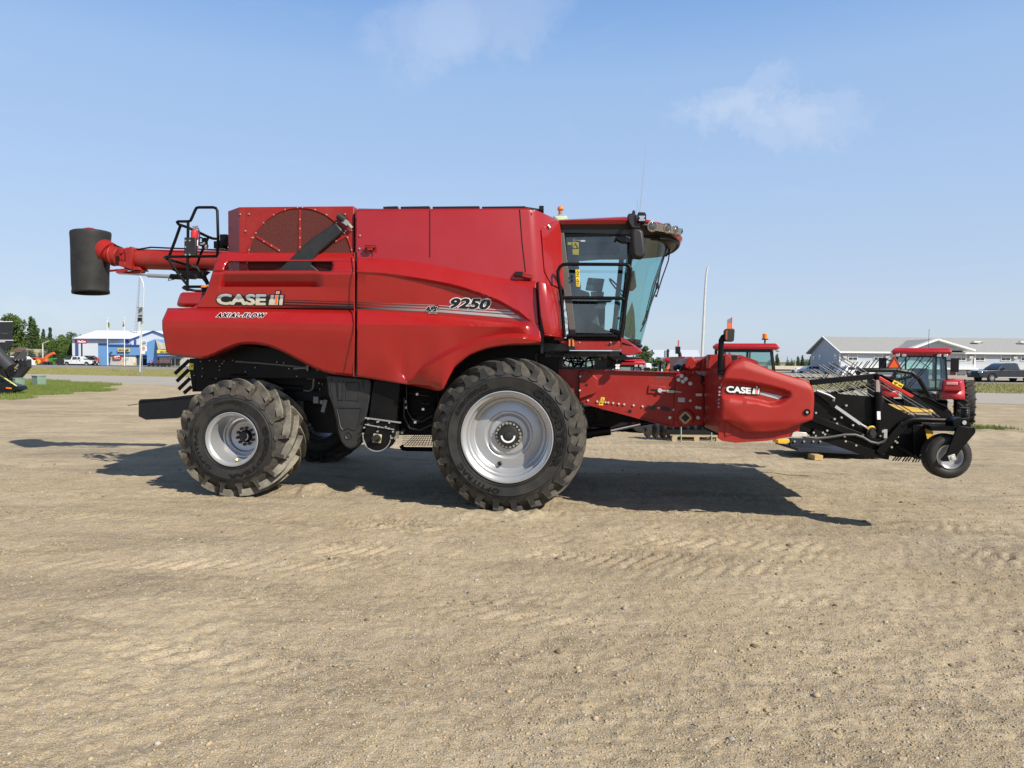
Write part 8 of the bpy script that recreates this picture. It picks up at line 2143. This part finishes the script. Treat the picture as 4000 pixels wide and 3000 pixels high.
for px, py in [(60, 1407), (72, 1407), (88, 1406), (104, 1406), (44, 1408), (52, 1398), (58, 1448), (66, 1440)]: b.ball(W(px, py, CY_ - 1.25), .03, n=6, m=4)
gc.part(b, 'bolt_row', ZINC)
# ---------------- disc row on a pallet
pg = G(2730, 1727); PY_ = pg.y
pl = Thing('wooden_pallet', 'weathered wooden pallet on the dirt under the row of discs', 'pallet', (pg.x, PY_, 0))
x0_, x1_ = W(2632, 1430, PY_).x, W(2822, 1430, PY_).x
b = MB(); 
for i in range(5): b.box(x0_, x1_, PY_ + i * .24, PY_ + i * .24 + .13, .12, .145)
for xx in (x0_ + .05, (x0_ + x1_) / 2, x1_ - .05):
    for i in range(3): b.box(xx - .06, xx + .06, PY_ + i * .48, PY_ + i * .48 + .12, .02, .12)
for i in range(3): b.box(x0_, x1_, PY_ + i * .48, PY_ + i * .48 + .1, 0, .02)
pl.part(b, 'slats', WOOD, smooth=0)
ds = Thing('disc_gang', 'row of black steel discs strapped on the wooden pallet', 'disc blades', (pg.x, PY_ + .5, .145))
b = MB(); b.cyl(W(2516, 1678, PY_ + .5), W(2830, 1682, PY_ + .5), .05, 10); b.box(x0_ - .1, x1_, PY_ + .25, PY_ + .75, .145, .26); ds.part(b, 'shaft', SBLK)
b = MB()
for i in range(10):
    px = 2524 + i * 29; c_ = W(px, 1678, PY_ + .5); b.lathe([(.02, -.02), (.15, -.01), (.21, .03), (.13, .0), (.02, .0)], c_, axis=(.93, .36, .05), n=20)
ds.part(b, 'disc_blade', mat('disc_steel', (.12, .115, .11), .45, metal=.6, dust=.2))
b = MB()
for px in (2661, 2780): b.bar(W(px, 1727, PY_ - .02), W(px, 1668, PY_ - .02), .02, .02)
ds.part(b, 'strap', mat('strap_green', (.25, .42, .30), .6))
# ---------------- blade and skid on the ground beyond the header
bg_ = G(3230, 1775); BY = bg_.y - .3
bd = Thing('dozer_blade', 'black pusher blade with yellow skid lying on wooden blocks behind the header', 'blade', (bg_.x, BY, 0))
b = MB(); b.prism(wpoly([(3088, 1712), (3240, 1716), (3260, 1742), (3088, 1742)], BY), BY, BY + .1); b.prism(wpoly([(3086, 1742), (3420, 1764), (3420, 1770), (3086, 1752)], BY), BY - .4, BY + .8)
bd.part(b, 'blade_plate', mat('blade_blueblack', (.022, .026, .036), .6, spec=.25), smooth=0)
b = MB(); 
for px in (3103, 3140, 3176, 3203): p = W(px, 1724, BY - .01); b.cyl(p + Vector((0, -.02, 0)), p, .02, 8)
bd.part(b, 'bolt_row', ZINC)
b = MB(); b.prism(wpoly([(3037, 1718), (3084, 1716), (3086, 1728), (3070, 1735), (3040, 1733)], BY), BY, BY + .3); bd.part(b, 'skid_shoe', YEL, bevel=.01)
wb = Thing('wood_block', 'pale wooden block propping up the black blade', 'wood block', (W(3197, 1430, BY - .5).x, BY - .5, 0)); xw = W(3197, 1430, BY - .5).x
b = MB(); b.box(xw - .08, xw + .08, BY - .62, BY - .3, 0.0, .10); wb.part(b, 'timber', mat('block_wood', (.50, .34, .15), .8, var=.2, stretch=(1, 6, 6)), bevel=.004)
# ---------------- zero turn mower glimpsed beneath the feeder house
zg = Vector((W(2440, 1430, 19).x, 19, 0))
zm = Thing('zero_turn_mower', 'black and yellow zero turn mower glimpsed beneath the feeder house', 'mower', zg)
b = MB(); b.prism(wpoly([(2370, 1614), (2378, 1610), (2440, 1616), (2460, 1622), (2452, 1632), (2376, 1634)], 18.6), 18.6, 19.6); dkp = zm.part(b, 'deck_cover', SBLK, bevel=.03)
t1, _ = put_text('TIMECUTTER', rect(2396, 1622, 2431, 1627), lambda a, c, l: W(a, c, 18.58 - l), bold=.05, base=.0); t1.build('deck_lettering', WVIN, dkp, smooth=0, off=Vector((0, 0, 0)))
b = MB(); b.prism(wpoly([(2390, 1634), (2540, 1648), (2530, 1668), (2392, 1670)], 18.9), 18.9, 19.6); zm.part(b, 'mower_body', mat('mower_yellow', (.35, .21, .02), .6, var=.2), bevel=.03)
b = MB(); b.prism(wpoly([(2300, 1600), (2360, 1604), (2365, 1680), (2300, 1680)], 19.0), 19.0, 20.0); b.box(zg.x - 1.0, zg.x + .7, 18.8, 19.8, .05, .32)
zm.part(b, 'engine', SBLK, bevel=.05)
b = MB()
for dx in (-.7, .4):
    for yy in (18.7, 19.8): b.lathe([(.05, -.08), (.24, -.08), (.27, .0), (.24, .08), (.05, .08)], (zg.x + dx, yy, .26), n=18)
zm.part(b, 'wheels', RUB)
# ---------------- person on a lift behind the combine
HY = 25.0
hx = W(2182, 1430, HY).x; zf_ = wz(2192, 803, HY) - 1.83
lf = Thing('scissor_lift', 'scissor lift raised behind the combine under the worker in the hard hat', 'scissor lift', (hx, HY, 0))
b = MB(); b.box(hx - .6, hx + .6, HY - .5, HY + .9, zf_ - .12, zf_); lf.part(b, 'platform', mat('lift_orange', (.5, .12, .02), .5), bevel=.02)
b = MB(); b.box(hx - .6, hx + .6, HY - .5, HY + .9, .3, .9); lf.part(b, 'base', SBLK, bevel=.05)
b = MB(); n_ = 6; hh = (zf_ - .12 - .9) / n_
for i in range(n_):
    z0_ = .9 + hh * i
    for yy in (HY - .35, HY + .75): b.bar((hx - .5, yy, z0_), (hx + .5, yy, z0_ + hh), .08, .05); b.bar((hx + .5, yy + .06, z0_), (hx - .5, yy + .06, z0_ + hh), .08, .05)
lf.part(b, 'scissor_arms', GREY)
b = MB()
for xx in (hx - .45, hx + .45):
    for yy in (HY - .5, HY + .9): b.lathe([(.05, -.08), (.27, -.08), (.3, .0), (.27, .08), (.05, .08)], (xx, yy, .3), n=16)
lf.part(b, 'wheels', RUB)
b = MB()
for zz in (.45, .80): b.tube([(hx - .58, HY + .88, zf_ + zz), (hx + .58, HY + .88, zf_ + zz)], .018, 6)
for xx in (hx - .58, hx + .58): b.tube([(xx, HY + .88, zf_), (xx, HY + .88, zf_ + .8)], .018, 6)
lf.part(b, 'guard_rail', GREY)
pe = Thing('person', 'worker in orange hard hat and pale green shirt above the cab roof', 'person', (hx, HY, zf_))
SHIRT = mat('pale_green_shirt', (.42, .52, .36), .85, var=.1, vscale=8); SKIN = mat('skin', (.36, .19, .13), .6, var=.05)
def skinned(name, V, E, Rr, m, parent, root_i=0, lvl=1):
    me_ = bpy.data.meshes.new(name); me_.from_pydata([Vector(v) for v in V], E, []); o = bpy.data.objects.new(name, me_); COL.objects.link(o); o.parent = parent
    sk = o.modifiers.new('skin', 'SKIN'); sk.use_smooth_shade = True
    lay = me_.skin_vertices[0] if me_.skin_vertices else None
    if lay is None:
        bpy.context.view_layer.objects.active = o; lay = me_.skin_vertices[0]
    for i, r_ in enumerate(Rr): lay.data[i].radius = r_ if isinstance(r_, tuple) else (r_, r_); lay.data[i].use_root = (i == root_i)
    sb = o.modifiers.new('sub', 'SUBSURF'); sb.levels = lvl; sb.render_levels = lvl; me_.materials.append(m); return o
V = [(0, 0, .95), (0, 0, 1.12), (0, 0, 1.30), (0, .0, 1.43), (0, .0, 1.50), (0, -.01, 1.58), (0, -.01, 1.68),
     (.10, 0, .88), (.11, -.01, .50), (.11, .02, .08), (.11, -.14, .05), (-.10, 0, .88), (-.11, -.01, .50), (-.11, .02, .08), (-.11, -.14, .05),
     (.17, 0, 1.42), (.25, .04, 1.18), (.27, -.10, .98), (-.17, 0, 1.42), (-.26, .04, 1.18), (-.28, -.10, .98), (.27, -.16, .93), (-.28, -.16, .93)]
E = [(0, 1), (1, 2), (2, 3), (3, 4), (4, 5), (5, 6), (0, 7), (7, 8), (8, 9), (9, 10), (0, 11), (11, 12), (12, 13), (13, 14), (3, 15), (15, 16), (16, 17), (3, 18), (18, 19), (19, 20), (17, 21), (20, 22)]
Rr = [(.15, .11), (.145, .10), (.17, .11), (.12, .09), (.055, .055), (.075, .085), (.07, .085), .09, .06, .045, .04, .09, .06, .045, .04, .07, .045, .032, .07, .045, .032, .035, .035]
skinned('body', V, E, Rr, SKIN, pe.e)
V2 = [(0, 0, .93), (0, 0, 1.12), (0, 0, 1.30), (0, .0, 1.44), (.18, 0, 1.42), (.25, .04, 1.18), (.27, -.08, 1.02), (-.18, 0, 1.42), (-.26, .04, 1.18), (-.28, -.08, 1.02)]
skinned('shirt', V2, [(0, 1), (1, 2), (2, 3), (3, 4), (4, 5), (5, 6), (3, 7), (7, 8), (8, 9)], [(.17, .13), (.165, .12), (.19, .13), (.13, .105), .085, .06, .048, .085, .06, .048], SHIRT, pe.e)
V3 = [(0, 0, .93), (.10, 0, .86), (.11, -.01, .50), (.11, .02, .12), (-.10, 0, .86), (-.11, -.01, .50), (-.11, .02, .12)]
skinned('trousers', V3, [(0, 1), (1, 2), (2, 3), (0, 4), (4, 5), (5, 6)], [(.165, .125), .105, .075, .065, .105, .075, .065], mat('work_trousers', (.05, .06, .09), .9), pe.e)
b = MB(); b.ball((0, -.005, 1.72), .102, .12, .10, 18, 10); b.lathe([(.10, 0), (.125, -.012), (.10, -.02)], (0, -.01, 1.69), axis=(0, 0, 1), n=20); b.build('hard_hat', mat('hard_hat_orange', (.85, .20, .03), .35), pe.e)
